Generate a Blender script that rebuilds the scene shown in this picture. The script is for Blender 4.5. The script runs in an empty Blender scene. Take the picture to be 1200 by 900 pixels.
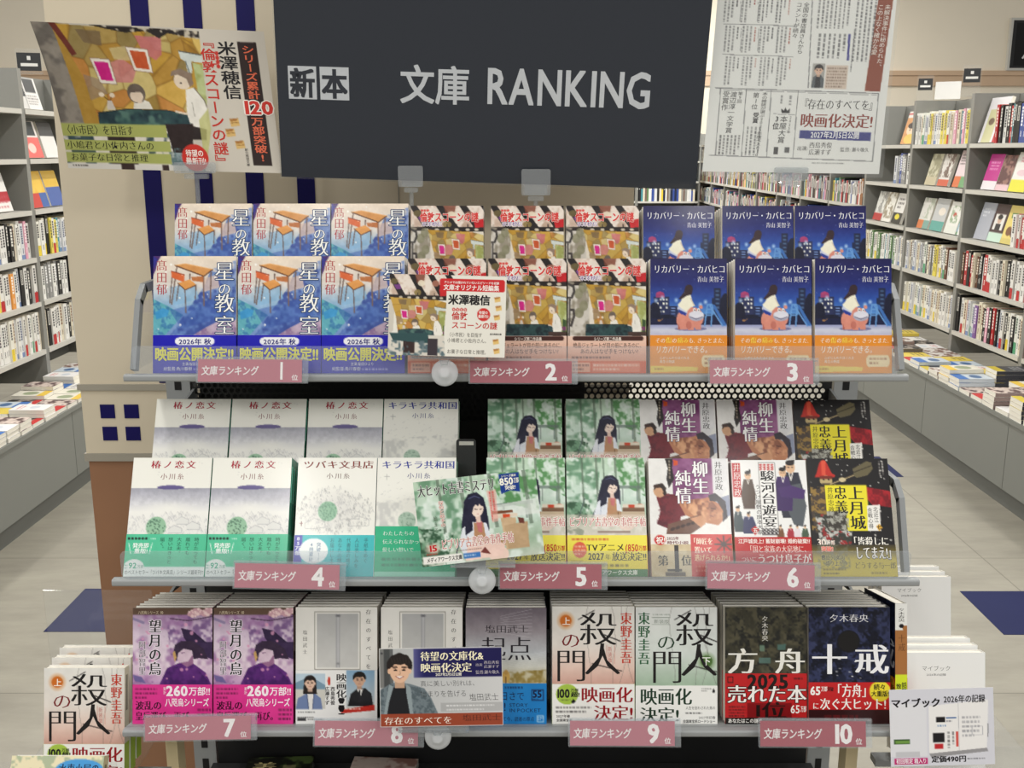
import bpy, math, random
import numpy as np
from mathutils import Vector, Matrix

# ------------------------------------------------------------------ camera, world, lights, exposure
SC = bpy.context.scene
COL = SC.collection
PITCH = math.radians(12.8)
SP, CP = math.sin(PITCH), math.cos(PITCH)
EYE = 1.5
cam_data = bpy.data.cameras.new('camera')
cam_data.sensor_width = 36.0
cam_data.lens = 36.0
cam_data.clip_start = 0.05
cam = bpy.data.objects.new('camera', cam_data)
cam.location = (0, 0, EYE)
cam.rotation_euler = (math.pi / 2 - PITCH, 0, 0)
COL.objects.link(cam)
SC.camera = cam

SC.view_settings.view_transform = 'Standard'
SC.view_settings.look = 'None'
SC.view_settings.gamma = 1.0
SC.view_settings.use_curve_mapping = False
SC.view_settings.exposure = 0.12

world = bpy.data.worlds.new('world')
SC.world = world
world.use_nodes = True
world.node_tree.nodes['Background'].inputs[0].default_value = (1.0, 0.98, 0.945, 1)
world.node_tree.nodes['Background'].inputs[1].default_value = 0.42

LAMP_COLOR = (1.0, 0.975, 0.925)
def tube_lamp(x, y, z, power, sx=0.16, sy=1.25):
    l = bpy.data.lights.new('ceiling_tube', 'AREA')
    l.shape = 'RECTANGLE'; l.size = sx; l.size_y = sy
    l.energy = power; l.color = LAMP_COLOR
    o = bpy.data.objects.new('ceiling_tube', l)
    o.location = (x, y, z)
    COL.objects.link(o)
for lx in (-2.9, -0.95, 0.95, 2.9):
    for ly, pw in ((-1.8, 27), (0.45, 10), (2.2, 15), (4.0, 20), (6.0, 23), (8.2, 14), (10.4, 16), (12.0, 84)):
        tube_lamp(lx, ly, 2.95 if ly < 8 else 3.9, pw)

# pixel (in the 1200 x 900 frame) to a point at a depth along the lens axis, or on a vertical / level plane
def ray(px, py):
    u, v = (px - 600) / 1200, (py - 450) / 1200
    return Vector((u, CP - v * SP, -(SP + v * CP)))
def at_depth(px, py, zc):
    return Vector((0, 0, EYE)) + ray(px, py) * zc
def at_y(px, py, y):
    r = ray(px, py); return Vector((0, 0, EYE)) + r * (y / r.y)

# ------------------------------------------------------------------ small helpers
def lin(c):
    c = np.asarray(c, dtype=float) / 255.0
    return np.where(c <= 0.04045, c / 12.92, ((c + 0.055) / 1.055) ** 2.4)

class MB:
    """one mesh: points, faces and a colour per point"""
    def __init__(s):
        s.v = []; s.f = []; s.c = []; s.n = 0
    def add(s, verts, faces, col):
        verts = np.asarray(verts, dtype=float).reshape(-1, 3)
        k = len(verts)
        s.v.append(verts)
        s.f.extend([tuple(i + s.n for i in f) for f in faces])
        col = np.asarray(col, dtype=float)
        if col.ndim == 1: col = np.tile(col, (k, 1))
        s.c.append(col)
        s.n += k
        return s
    def box(s, x0, y0, z0, x1, y1, z1, col=(128, 128, 128), M=None):
        vs = [(x, y, z) for x in (x0, x1) for y in (y0, y1) for z in (z0, z1)]
        if M is not None: vs = [tuple(M @ Vector(p)) for p in vs]
        return s.add(vs, [(0, 1, 3, 2), (4, 6, 7, 5), (0, 4, 5, 1), (2, 3, 7, 6), (0, 2, 6, 4), (1, 5, 7, 3)], col)
    def rbox(s, x0, y0, z0, x1, y1, z1, r, col=(128, 128, 128), axis='y', seg=4):
        """box with rounded corners seen along the axis"""
        if axis == 'y': A = (x0, x1, z0, z1, y0, y1)
        elif axis == 'x': A = (y0, y1, z0, z1, x0, x1)
        else: A = (x0, x1, y0, y1, z0, z1)
        a0, a1, b0, b1, c0, c1 = A
        ring = []
        for cx, cy, st in ((a1 - r, b1 - r, 0), (a0 + r, b1 - r, 90), (a0 + r, b0 + r, 180), (a1 - r, b0 + r, 270)):
            for k in range(seg + 1):
                t = math.radians(st + 90 * k / seg)
                ring.append((cx + r * math.cos(t), cy + r * math.sin(t)))
        n = len(ring)
        def P(p, c):
            if axis == 'y': return (p[0], c, p[1])
            if axis == 'x': return (c, p[0], p[1])
            return (p[0], p[1], c)
        vs = [P(p, c0) for p in ring] + [P(p, c1) for p in ring]
        fs = [tuple(range(n)), tuple(range(2 * n - 1, n - 1, -1))]
        fs += [(i, i + n, (i + 1) % n + n, (i + 1) % n) for i in range(n)]
        return s.add(vs, fs, col)
    def tube(s, pts, r, col=(128, 128, 128), seg=10):
        pts = [Vector(p) for p in pts]
        vs = []; fs = []
        for i, p in enumerate(pts):
            d = (pts[min(i + 1, len(pts) - 1)] - pts[max(i - 1, 0)]).normalized()
            a = d.cross(Vector((0, 0, 1)) if abs(d.z) < 0.9 else Vector((1, 0, 0))).normalized()
            b = d.cross(a)
            for k in range(seg):
                t = 2 * math.pi * k / seg
                vs.append(tuple(p + a * r * math.cos(t) + b * r * math.sin(t)))
        for i in range(len(pts) - 1):
            for k in range(seg):
                k2 = (k + 1) % seg
                fs.append((i * seg + k, i * seg + k2, (i + 1) * seg + k2, (i + 1) * seg + k))
        fs.append(tuple(range(seg - 1, -1, -1))); fs.append(tuple((len(pts) - 1) * seg + k for k in range(seg)))
        return s.add(vs, fs, col)
    def lathe(s, prof, M, col=(128, 128, 128), seg=24):
        """profile of (radius, height) turned about local z, placed by matrix M"""
        vs = []; fs = []
        for r, z in prof:
            for k in range(seg):
                t = 2 * math.pi * k / seg
                vs.append(tuple(M @ Vector((r * math.cos(t), r * math.sin(t), z))))
        for i in range(len(prof) - 1):
            for k in range(seg):
                k2 = (k + 1) % seg
                fs.append((i * seg + k, i * seg + k2, (i + 1) * seg + k2, (i + 1) * seg + k))
        fs.append(tuple(range(seg - 1, -1, -1))); fs.append(tuple((len(prof) - 1) * seg + k for k in range(seg)))
        return s.add(vs, fs, col)
    def mesh(s, name, mat, smooth=False):
        m = bpy.data.meshes.new(name)
        V = np.concatenate(s.v)
        m.from_pydata(V.tolist(), [], s.f)
        a = m.attributes.new('Col', 'FLOAT_COLOR', 'POINT')
        c = np.ones((len(V), 4)); c[:, :3] = lin(np.concatenate(s.c))
        a.data.foreach_set('color', c.ravel().astype(np.float32))
        m.materials.append(mat)
        if smooth:
            m.polygons.foreach_set('use_smooth', [True] * len(m.polygons))
        m.update()
        return m
    def build(s, name, mat, parent=None, loc=None, M=None, smooth=False):
        o = bpy.data.objects.new(name, s.mesh(name, mat, smooth))
        COL.objects.link(o)
        if parent is not None: o.parent = parent
        if loc is not None: o.location = loc
        if M is not None: o.matrix_world = M
        return o

def tag(o, label=None, cat=None, group=None, kind=None):
    if label: o['label'] = label
    if cat: o['category'] = cat
    if group: o['group'] = group
    if kind: o['kind'] = kind
    return o
def thing(name, label, cat, loc=(0, 0, 0), rot=(0, 0, 0), group=None):
    o = bpy.data.objects.new(name, None)
    COL.objects.link(o)
    o.location = loc; o.rotation_euler = rot
    o.empty_display_size = 0.02
    return tag(o, label, cat, group)
KIDS = {}
def child_list(o):
    return KIDS.setdefault(o.name, [c for c in o.children])
def dup(root, loc, rot=None, label=None, group=None, scale=None):
    r = root.copy(); COL.objects.link(r)
    r.location = loc
    if rot is not None: r.rotation_euler = rot
    if scale is not None: r.scale = scale
    if label: r['label'] = label
    if group: r['group'] = group
    elif 'group' in r: del r['group']
    for ch in child_list(root):
        c = ch.copy(); COL.objects.link(c); c.parent = r
        for g in child_list(ch):
            d = g.copy(); COL.objects.link(d); d.parent = c
    return r
ORD = ('first second third fourth fifth sixth seventh eighth ninth tenth eleventh twelfth thirteenth fourteenth fifteenth sixteenth '
       'seventeenth eighteenth nineteenth twentieth twenty-first twenty-second twenty-third twenty-fourth twenty-fifth twenty-sixth '
       'twenty-seventh twenty-eighth twenty-ninth thirtieth thirty-first thirty-second thirty-third thirty-fourth thirty-fifth thirty-sixth '
       'thirty-seventh thirty-eighth thirty-ninth fortieth').split()

# ------------------------------------------------------------------ materials
def new_mat(name):
    m = bpy.data.materials.new(name); m.use_nodes = True
    nt = m.node_tree
    return m, nt, nt.nodes['Principled BSDF']
def print_mat(name, rough=0.35, coat=0.25, spec=0.4):
    m, nt, b = new_mat(name)
    a = nt.nodes.new('ShaderNodeAttribute'); a.attribute_name = 'Col'
    nt.links.new(a.outputs['Color'], b.inputs['Base Color'])
    b.inputs['Roughness'].default_value = rough
    b.inputs['Specular IOR Level'].default_value = spec
    b.inputs['Coat Weight'].default_value = coat
    b.inputs['Coat Roughness'].default_value = 0.12
    return m
def plain(name, rgb, rough=0.5, metal=0.0, noise=0.0, scale=30.0, bump=0.0):
    m, nt, b = new_mat(name)
    c = lin(rgb)
    b.inputs['Roughness'].default_value = rough
    b.inputs['Metallic'].default_value = metal
    tc = nt.nodes.new('ShaderNodeTexCoord')
    n = nt.nodes.new('ShaderNodeTexNoise'); n.inputs['Scale'].default_value = scale; n.inputs['Detail'].default_value = 5
    nt.links.new(tc.outputs['Object'], n.inputs['Vector'])
    mx = nt.nodes.new('ShaderNodeMix'); mx.data_type = 'RGBA'
    lo = c * (1 - noise); hi = np.minimum(c * (1 + noise), 1)
    mx.inputs[6].default_value = (*lo, 1); mx.inputs[7].default_value = (*hi, 1)
    nt.links.new(n.outputs['Fac'], mx.inputs[0])
    nt.links.new(mx.outputs[2], b.inputs['Base Color'])
    if bump:
        bp = nt.nodes.new('ShaderNodeBump'); bp.inputs['Strength'].default_value = bump; bp.inputs['Distance'].default_value = 0.002
        nt.links.new(n.outputs['Fac'], bp.inputs['Height']); nt.links.new(bp.outputs[0], b.inputs['Normal'])
    return m
def clear_mat(name, tint=(1, 1, 1), gloss=0.35, haze=0.0, haze_col=(1, 1, 1), rough=0.05):
    """thin clear plastic: see-through with a glossy sheen and an optional milky share"""
    m = bpy.data.materials.new(name); m.use_nodes = True
    nt = m.node_tree; nt.nodes.clear()
    out = nt.nodes.new('ShaderNodeOutputMaterial')
    tr = nt.nodes.new('ShaderNodeBsdfTransparent'); tr.inputs[0].default_value = (*tint, 1)
    gl = nt.nodes.new('ShaderNodeBsdfGlossy'); gl.inputs['Roughness'].default_value = rough
    lw = nt.nodes.new('ShaderNodeLayerWeight'); lw.inputs[0].default_value = 0.5
    mx = nt.nodes.new('ShaderNodeMixShader')
    pw = nt.nodes.new('ShaderNodeMath'); pw.operation = 'POWER'; pw.inputs[1].default_value = 2.5
    ml = nt.nodes.new('ShaderNodeMath'); ml.operation = 'MULTIPLY_ADD'; ml.inputs[1].default_value = gloss; ml.inputs[2].default_value = gloss * 0.12
    nt.links.new(lw.outputs['Facing'], pw.inputs[0]); nt.links.new(pw.outputs[0], ml.inputs[0]); nt.links.new(ml.outputs[0], mx.inputs[0]); nt.links.new(tr.outputs[0], mx.inputs[1]); nt.links.new(gl.outputs[0], mx.inputs[2])
    last = mx
    if haze:
        df = nt.nodes.new('ShaderNodeBsdfDiffuse'); df.inputs[0].default_value = (*haze_col, 1)
        m2 = nt.nodes.new('ShaderNodeMixShader'); m2.inputs[0].default_value = haze
        nt.links.new(mx.outputs[0], m2.inputs[1]); nt.links.new(df.outputs[0], m2.inputs[2]); last = m2
    nt.links.new(last.outputs[0], out.inputs[0])
    return m
M = {}
M['cover'] = print_mat('glossy_cover_paper', 0.32, 0.14, 0.22)
M['matte'] = print_mat('matte_print', 0.6, 0.0, 0.3)
M['shelfbook'] = print_mat('shelf_book_print', 0.5, 0.05, 0.3)
M['laminate'] = print_mat('laminated_print', 0.16, 0.5)
M['shelf'] = plain('grey_painted_steel', (150, 153, 154), 0.42, 0.0, 0.05, 14)
M['frame'] = plain('grey_frame_steel', (132, 135, 136), 0.4, 0.1, 0.06, 20)
M['black'] = plain('black_perforated_steel', (20, 20, 21), 0.5, 0.0, 0.1, 30)
M['slot'] = plain('dark_slot', (12, 12, 12), 0.8, 0.0, 0.1, 30)
M['post'] = plain('cream_post_paint', (206, 190, 152), 0.5, 0.0, 0.05, 20)
M['riser'] = plain('dark_riser', (46, 47, 48), 0.6, 0.0, 0.1, 20)
M['clear'] = clear_mat('clear_acrylic', (0.975, 0.98, 0.98), 0.16, 0.03)
M['hazy'] = clear_mat('scuffed_acrylic', (0.93, 0.94, 0.95), 0.2, 0.10, (0.8, 0.85, 0.9))
M['clip'] = clear_mat('clear_clip_plastic', (0.86, 0.88, 0.89), 0.45, 0.12, (0.9, 0.92, 0.93))
M['cup'] = clear_mat('milky_suction_cup', (0.85, 0.87, 0.88), 0.35, 0.55, (0.86, 0.88, 0.9))
M['wall'] = plain('cream_wall_paint', (238, 228, 208), 0.75, 0.0, 0.03, 3)
M['wallboard'] = plain('cream_pillar_board', (214, 202, 178), 0.6, 0.0, 0.035, 6, 0.05)
M['trimwood'] = plain('pale_wood_trim', (205, 176, 146), 0.5, 0.0, 0.06, 8)
M['blue'] = plain('navy_blue_stripe_vinyl', (17, 11, 84), 0.45, 0.0, 0.05, 10)
M['greytrim'] = plain('grey_beige_trim', (160, 154, 140), 0.5, 0.0, 0.05, 10)
M['brown'] = plain('brown_kick_board', (150, 108, 78), 0.6, 0.0, 0.12, 9, 0.1)
M['case'] = plain('bookcase_grey_beige', (132, 132, 127), 0.45, 0.0, 0.04, 8)
M['board'] = plain('bookcase_board_pale', (196, 194, 186), 0.45, 0.0, 0.04, 8)
M['cabinet'] = plain('cabinet_grey_laminate', (122, 124, 119), 0.5, 0.0, 0.05, 2.2)
M['kick'] = plain('cabinet_plinth_grey', (98, 100, 96), 0.5, 0.0, 0.05, 5)
M['darkplastic'] = plain('dark_label_plastic', (40, 42, 44), 0.4, 0.0, 0.05, 10)

def pages_mat():
    m, nt, b = new_mat('page_edges')
    tc = nt.nodes.new('ShaderNodeTexCoord')
    mp = nt.nodes.new('ShaderNodeMapping'); mp.inputs['Scale'].default_value = (8, 2600, 8)
    n = nt.nodes.new('ShaderNodeTexNoise'); n.inputs['Scale'].default_value = 1.0; n.inputs['Detail'].default_value = 2
    r = nt.nodes.new('ShaderNodeValToRGB')
    r.color_ramp.elements[0].position = 0.3; r.color_ramp.elements[0].color = (*lin((222, 215, 198)), 1)
    r.color_ramp.elements[1].position = 0.6; r.color_ramp.elements[1].color = (*lin((246, 242, 232)), 1)
    nt.links.new(tc.outputs['Object'], mp.inputs[0]); nt.links.new(mp.outputs[0], n.inputs['Vector'])
    nt.links.new(n.outputs['Fac'], r.inputs[0]); nt.links.new(r.outputs[0], b.inputs['Base Color'])
    b.inputs['Roughness'].default_value = 0.8
    return m
M['pages'] = pages_mat()

def floor_mat():
    m, nt, b = new_mat('beige_floor_tile')
    tc = nt.nodes.new('ShaderNodeTexCoord')
    br = nt.nodes.new('ShaderNodeTexBrick')
    br.offset = 0.0; br.squash = 1.0
    for k, v in (('Scale', 1.0), ('Mortar Size', 0.003), ('Mortar Smooth', 0.2), ('Brick Width', 0.99), ('Row Height', 0.99)):
        br.inputs[k].default_value = v
    br.inputs['Color1'].default_value = (*lin((146, 142, 130)), 1)
    br.inputs['Color2'].default_value = (*lin((142, 138, 126)), 1)
    br.inputs['Mortar'].default_value = (*lin((118, 114, 103)), 1)
    mp = nt.nodes.new('ShaderNodeMapping'); mp.inputs['Location'].default_value = (0.2, 0.33, 0)
    nt.links.new(tc.outputs['Object'], mp.inputs[0]); nt.links.new(mp.outputs[0], br.inputs['Vector'])
    mp2 = nt.nodes.new('ShaderNodeMapping'); mp2.inputs['Scale'].default_value = (1.0, 3.2, 1)
    n = nt.nodes.new('ShaderNodeTexNoise'); n.inputs['Scale'].default_value = 2.6; n.inputs['Detail'].default_value = 8; n.inputs['Roughness'].default_value = 0.65
    nt.links.new(tc.outputs['Object'], mp2.inputs[0]); nt.links.new(mp2.outputs[0], n.inputs['Vector'])
    r = nt.nodes.new('ShaderNodeValToRGB')
    r.color_ramp.elements[0].position = 0.35; r.color_ramp.elements[0].color = (0.80, 0.79, 0.78, 1)
    r.color_ramp.elements[1].position = 0.68; r.color_ramp.elements[1].color = (1.08, 1.08, 1.06, 1)
    nt.links.new(n.outputs['Fac'], r.inputs[0])
    mx = nt.nodes.new('ShaderNodeMix'); mx.data_type = 'RGBA'; mx.blend_type = 'MULTIPLY'; mx.inputs[0].default_value = 1.0
    nt.links.new(br.outputs['Color'], mx.inputs[6]); nt.links.new(r.outputs[0], mx.inputs[7])
    nt.links.new(mx.outputs[2], b.inputs['Base Color'])
    b.inputs['Roughness'].default_value = 0.5
    return m
M['floor'] = floor_mat()
M['floorblue'] = plain('navy_floor_tile', (27, 33, 74), 0.6, 0.0, 0.06, 6)
M['blue'].node_tree.nodes['Principled BSDF'].inputs['Specular IOR Level'].default_value = 0.2
M['floorblue'].node_tree.nodes['Principled BSDF'].inputs['Specular IOR Level'].default_value = 0.15

# ------------------------------------------------------------------ lettering: glyph outlines from the built-in font
GL = {}
def glyph(ch, off):
    k = (ch, off)
    if k not in GL:
        c = bpy.data.curves.new('glyph', 'FONT'); c.body = ch; c.offset = off; c.resolution_u = 2
        c.dimensions = '2D'; c.fill_mode = 'BOTH'
        o = bpy.data.objects.new('glyph', c); COL.objects.link(o)
        dg = bpy.context.evaluated_depsgraph_get()
        m = bpy.data.meshes.new_from_object(o.evaluated_get(dg))
        v = np.array([p.co[:2] for p in m.vertices], dtype=float).reshape(-1, 2)
        f = [tuple(p.vertices) for p in m.polygons]
        bpy.data.objects.remove(o); bpy.data.curves.remove(c); bpy.data.meshes.remove(m)
        GL[k] = (v, f)
    return GL[k]
def is_cjk(ch): return ord(ch) > 0x2E80
def advance(ch):
    if is_cjk(ch): return 1.0
    if ch == ' ': return 0.3
    v, f = glyph(ch, 0.0)
    return (v[:, 0].max() if len(v) else 0.3) + 0.07
def _ring(rx, ry, n): return tuple((rx * math.cos(2 * math.pi * k / n), ry * math.sin(2 * math.pi * k / n)) for k in range(n))
Z = ((0.0, 0.0),)
WEIGHT = {'r': (0.0, Z), 'l': (-0.012, Z),
          'b': (0.004, Z + tuple((a * .015, b * .010) for a in (-1, 1) for b in (-1, 1))),
          'h': (0.006, Z + tuple((a * .030, b * .018) for a in (-1, 0, 1) for b in (-1, 1))),
          'm': (-0.016, tuple((a, 0.0) for a in (-0.02, 0.0, 0.02))),
          'M': (-0.008, tuple((a, 0.0) for a in (-0.032, -0.01, 0.012, 0.032)))}
TURN = set('ー〈〉『』「」()（）～〜…‐-')

class CV:
    """a printed sheet: a small painted grid plus lettering, drawn in the coordinates of VIEW (x0, y0, x1, y1), y down"""
    SS = 2
    def __init__(s, view, W, H, bg=(255, 255, 255), step=0.0011):
        s.view = view; s.W = W; s.H = H
        s.nx = max(2, int(round(W / step))); s.ny = max(2, int(round(H / step)))
        s.gw, s.gh = (s.nx + 1) * s.SS, (s.ny + 1) * s.SS
        s.a = np.empty((s.gh, s.gw, 3)); s.a[:] = bg
        s.txt = []
        s.rng = np.random.RandomState(7)
        s.tf = None
    def px(s, x, y):
        if s.tf:
            (a0, b0, a1, b1), (c0, d0, c1, d1) = s.tf
            x = c0 + (x - a0) / (a1 - a0) * (c1 - c0); y = d0 + (y - b0) / (b1 - b0) * (d1 - d0)
        x0, y0, x1, y1 = s.view
        return (x - x0) / (x1 - x0) * s.gw, (y - y0) / (y1 - y0) * s.gh
    def _bb(s, xs, ys):
        a, b = max(0, int(math.floor(min(xs)))), min(s.gw, int(math.ceil(max(xs))) + 1)
        c, d = max(0, int(math.floor(min(ys)))), min(s.gh, int(math.ceil(max(ys))) + 1)
        return a, b, c, d
    def _put(s, box, mask, col, al):
        a, b, c, d = box
        reg = s.a[c:d, a:b]
        col = np.asarray(col, dtype=float)
        mm = (mask * al)[..., None]
        reg[:] = reg * (1 - mm) + col * mm
    def poly_mask(s, pts):
        P = [s.px(*p) for p in pts]
        a, b, c, d = s._bb([p[0] for p in P], [p[1] for p in P])
        if b <= a or d <= c: return None, None
        X, Y = np.meshgrid(np.arange(a, b) + 0.5, np.arange(c, d) + 0.5)
        ins = np.zeros(X.shape, bool)
        for i in range(len(P)):
            x1, y1 = P[i]; x2, y2 = P[(i + 1) % len(P)]
            if y1 == y2: continue
            cond = ((y1 > Y) != (y2 > Y)) & (X < (x2 - x1) * (Y - y1) / (y2 - y1) + x1)
            ins ^= cond
        return (a, b, c, d), ins.astype(float)
    def poly(s, pts, col, al=1.0):
        box, m = s.poly_mask(pts)
        if box: s._put(box, m, col, al)
    def rect(s, x0, y0, x1, y1, col, al=1.0):
        s.poly([(x0, y0), (x1, y0), (x1, y1), (x0, y1)], col, al)
    def ell(s, cx, cy, rx, ry, col, al=1.0, rot=0.0, soft=0.0):
        n = 28; t = math.radians(rot)
        if soft:
            p, q = s.px(cx - rx, cy - ry), s.px(cx + rx, cy + ry)
            a, b, c, d = s._bb((p[0], q[0]), (p[1], q[1]))
            if b <= a or d <= c: return
            X, Y = np.meshgrid(np.arange(a, b) + 0.5, np.arange(c, d) + 0.5)
            ux = (X - (p[0] + q[0]) / 2) / ((q[0] - p[0]) / 2); uy = (Y - (p[1] + q[1]) / 2) / ((q[1] - p[1]) / 2)
            r = np.sqrt(ux * ux + uy * uy)
            s._put((a, b, c, d), np.clip((1 - r) / soft, 0, 1), col, al); return
        pts = []
        for k in range(n):
            u = 2 * math.pi * k / n; x, y = rx * math.cos(u), ry * math.sin(u)
            pts.append((cx + x * math.cos(t) - y * math.sin(t), cy + x * math.sin(t) + y * math.cos(t)))
        s.poly(pts, col, al)
    def line(s, pts, w, col, al=1.0):
        for (x1, y1), (x2, y2) in zip(pts, pts[1:]):
            dx, dy = x2 - x1, y2 - y1; L = math.hypot(dx, dy) or 1
            nx, ny = -dy / L * w / 2, dx / L * w / 2
            ex, ey = dx / L * w * 0.25, dy / L * w * 0.25
            s.poly([(x1 + nx - ex, y1 + ny - ey), (x2 + nx + ex, y2 + ny + ey), (x2 - nx + ex, y2 - ny + ey), (x1 - nx - ex, y1 - ny - ey)], col, al)
    def frame(s, x0, y0, x1, y1, w, col):
        s.rect(x0, y0, x1, y0 + w, col); s.rect(x0, y1 - w, x1, y1, col); s.rect(x0, y0, x0 + w, y1, col); s.rect(x1 - w, y0, x1, y1, col)
    def grad(s, x0, y0, x1, y1, stops, horiz=False):
        p, q = s.px(x0, y0), s.px(x1, y1)
        a, b, c, d = [int(round(v)) for v in (max(0, p[0]), min(s.gw, q[0]), max(0, p[1]), min(s.gh, q[1]))]
        if b <= a or d <= c: return
        ts = [t for t, _ in stops]; cs = np.array([k for _, k in stops], float)
        n = (b - a) if horiz else (d - c)
        f = np.linspace(0, 1, n)
        g = np.stack([np.interp(f, ts, cs[:, i]) for i in range(3)], -1)
        s.a[c:d, a:b] = g[None, :, :] if horiz else g[:, None, :]
    def _field(s, h, w, gh, gw, k=1):
        g = s.rng.rand(gh + 1, gw + 1, k)
        yy = np.linspace(0, gh - 1e-6, h); xx = np.linspace(0, gw - 1e-6, w)
        iy = yy.astype(int); ix = xx.astype(int)
        fy = (yy - iy)[:, None, None]; fx = (xx - ix)[None, :, None]
        fy = fy * fy * (3 - 2 * fy); fx = fx * fx * (3 - 2 * fx)
        A = g[iy][:, ix]; B = g[iy][:, ix + 1]; C = g[iy + 1][:, ix]; D = g[iy + 1][:, ix + 1]
        return (A * (1 - fx) + B * fx) * (1 - fy) + (C * (1 - fx) + D * fx) * fy
    def mottle(s, amp=12, cells=8, box=None, k=1):
        """painterly unevenness"""
        x0, y0, x1, y1 = box or s.view
        p, q = s.px(x0, y0), s.px(x1, y1)
        a, b, c, d = s._bb((p[0], q[0]), (p[1], q[1]))
        if b <= a or d <= c: return
        h, w = d - c, b - a
        f = s._field(h, w, max(2, int(cells * h / max(h, w))), max(2, int(cells * w / max(h, w))), k) - 0.5
        f2 = s._field(h, w, max(2, int(3 * cells * h / max(h, w))), max(2, int(3 * cells * w / max(h, w))), k) - 0.5
        s.a[c:d, a:b] = np.clip(s.a[c:d, a:b] + amp * 2 * (f + 0.6 * f2), 0, 255)
    def tint(s, pts, col, cells=6, lo=0.35, hi=0.65, al=1.0):
        """blotches of a second colour inside a polygon"""
        box, m = s.poly_mask(pts)
        if not box: return
        a, b, c, d = box
        h, w = m.shape
        f = s._field(h, w, max(2, int(cells * h / max(h, w))), max(2, int(cells * w / max(h, w))))[..., 0]
        f = 0.6 * f + 0.4 * s._field(h, w, max(2, int(3 * cells * h / max(h, w))), max(2, int(3 * cells * w / max(h, w))))[..., 0]
        s._put(box, m * np.clip((f - lo) / (hi - lo), 0, 1), col, al)
    def cells(s, pts, n, pal, edge=None, ew=0.10):
        """patchwork of irregular patches"""
        box, m = s.poly_mask(pts)
        if not box: return
        a, b, c, d = box
        h, w = m.shape
        sx = s.rng.rand(n) * w; sy = s.rng.rand(n) * h
        Y, X = np.mgrid[0:h, 0:w]
        D = np.sqrt((X[..., None] - sx) ** 2 + (Y[..., None] - sy) ** 2)
        o = np.argpartition(D, 1, axis=-1)[..., :2]
        d1 = np.take_along_axis(D, o[..., :1], -1)[..., 0]; d2 = np.take_along_axis(D, o[..., 1:2], -1)[..., 0]
        idx = np.where(d1 <= d2, o[..., 0], o[..., 1])
        colr = np.array([pal[s.rng.randint(len(pal))] for _ in range(n)], float) + s.rng.randn(n, 1) * 6
        img = colr[idx]
        s._put(box, m, np.clip(img, 0, 255), 1.0)
        if edge is not None:
            e = np.clip(1 - np.abs(d1 - d2) / (ew * math.sqrt(h * w / n)), 0, 1) * 0.55
            s._put(box, m * e, edge, 1.0)
    def dots(s, x0, y0, x1, y1, n, r, col, al=1.0):
        for _ in range(n):
            x = x0 + s.rng.rand() * (x1 - x0); y = y0 + s.rng.rand() * (y1 - y0); k = r * (0.5 + s.rng.rand())
            s.ell(x, y, k, k, col, al)
    def marks(s, x0, y0, x1, y1, rows, col, vert=False, fill=0.5, al=0.75):
        """lines of print too small to read"""
        L = (y1 - y0) if vert else (x1 - x0); T = (x1 - x0) if vert else (y1 - y0)
        for i in range(rows):
            t0 = T * (i + 0.5 - fill / 2) / rows; t1 = T * (i + 0.5 + fill / 2) / rows
            p = 0; unit = T / rows * 0.8
            end = L * (1 if i < rows - 1 else 0.5 + 0.5 * s.rng.rand())
            while p < end:
                q = min(end, p + unit * (0.5 + 0.6 * s.rng.rand()))
                aa = al * (0.55 + 0.45 * s.rng.rand())
                if vert: s.rect(x0 + t0, y0 + p, x0 + t1, y0 + q, col, aa)
                else: s.rect(x0 + p, y0 + t0, x0 + q, y0 + t1, col, aa)
                p = q + unit * 0.25
    def h(s, t, x0, y0, x1, y1, col, w='b', out=None, ow=0.05, layer=1, shear=0.0):
        s.txt.append(('h', t, x0, y0, x1, y1, col, w, out, ow, layer, shear))
    def v(s, t, x0, y0, x1, y1, col, w='b', out=None, ow=0.05, layer=1, lean=0.0):
        s.txt.append(('v', t, x0, y0, x1, y1, col, w, out, ow, layer, lean))
    def crisp(s, pts, col, layer=1):
        """a sharp-edged convex patch, corners going down the left side first"""
        if len(pts) == 2:
            (a, b), (c, d) = pts; pts = [(a, b), (a, d), (c, d), (c, b)]
        s.txt.append(('q', pts, col, layer))
    def flat(s, dx=0.0, dy=0.0, dz=0.0):
        W, H = s.W, s.H
        return lambda u, v, e: np.stack([dx + W * (u - 0.5), np.full_like(u, dy) - e, dz + H * (1 - v)], -1)
    def emit(s, mb, warp=None, eps=0.00012):
        warp = warp or s.flat()
        SS = s.SS
        img = s.a.reshape(s.ny + 1, SS, s.nx + 1, SS, 3).mean((1, 3))
        u, v = np.meshgrid(np.linspace(0, 1, s.nx + 1), np.linspace(0, 1, s.ny + 1))
        P = warp(u.ravel(), v.ravel(), np.zeros(u.size))
        n = s.nx + 1
        fs = []
        for j in range(s.ny):
            r = j * n
            fs.extend([(r + i, r + n + i, r + n + i + 1, r + i + 1) for i in range(s.nx)])
        mb.add(P, fs, np.clip(img.reshape(-1, 3), 0, 255))
        x0, y0, x1, y1 = s.view
        for it in s.txt:
            if it[0] == 'q':
                pts, col, layer = it[1:]
                U = np.array([(p[0] - x0) / (x1 - x0) for p in pts], float); Vv = np.array([(p[1] - y0) / (y1 - y0) for p in pts], float)
                mb.add(warp(U, Vv, np.full(len(pts), eps * layer * .5)), [tuple(range(len(pts)))], np.asarray(col, float))
                continue
            kind, t, a0, b0, a1, b1, col, wt, out, ow, layer, sk = it
            off, smear = WEIGHT[wt]
            passes = []
            if out is not None:
                ext = max(abs(a) for a, _ in smear), max(abs(b) for _, b in smear)
                passes.append((0.0, out, 0, _ring(ow + ext[0] * .9, ow + ext[1] * .9, 10)))
            passes.append((off, col, 1 if out is not None else 0, smear))
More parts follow.
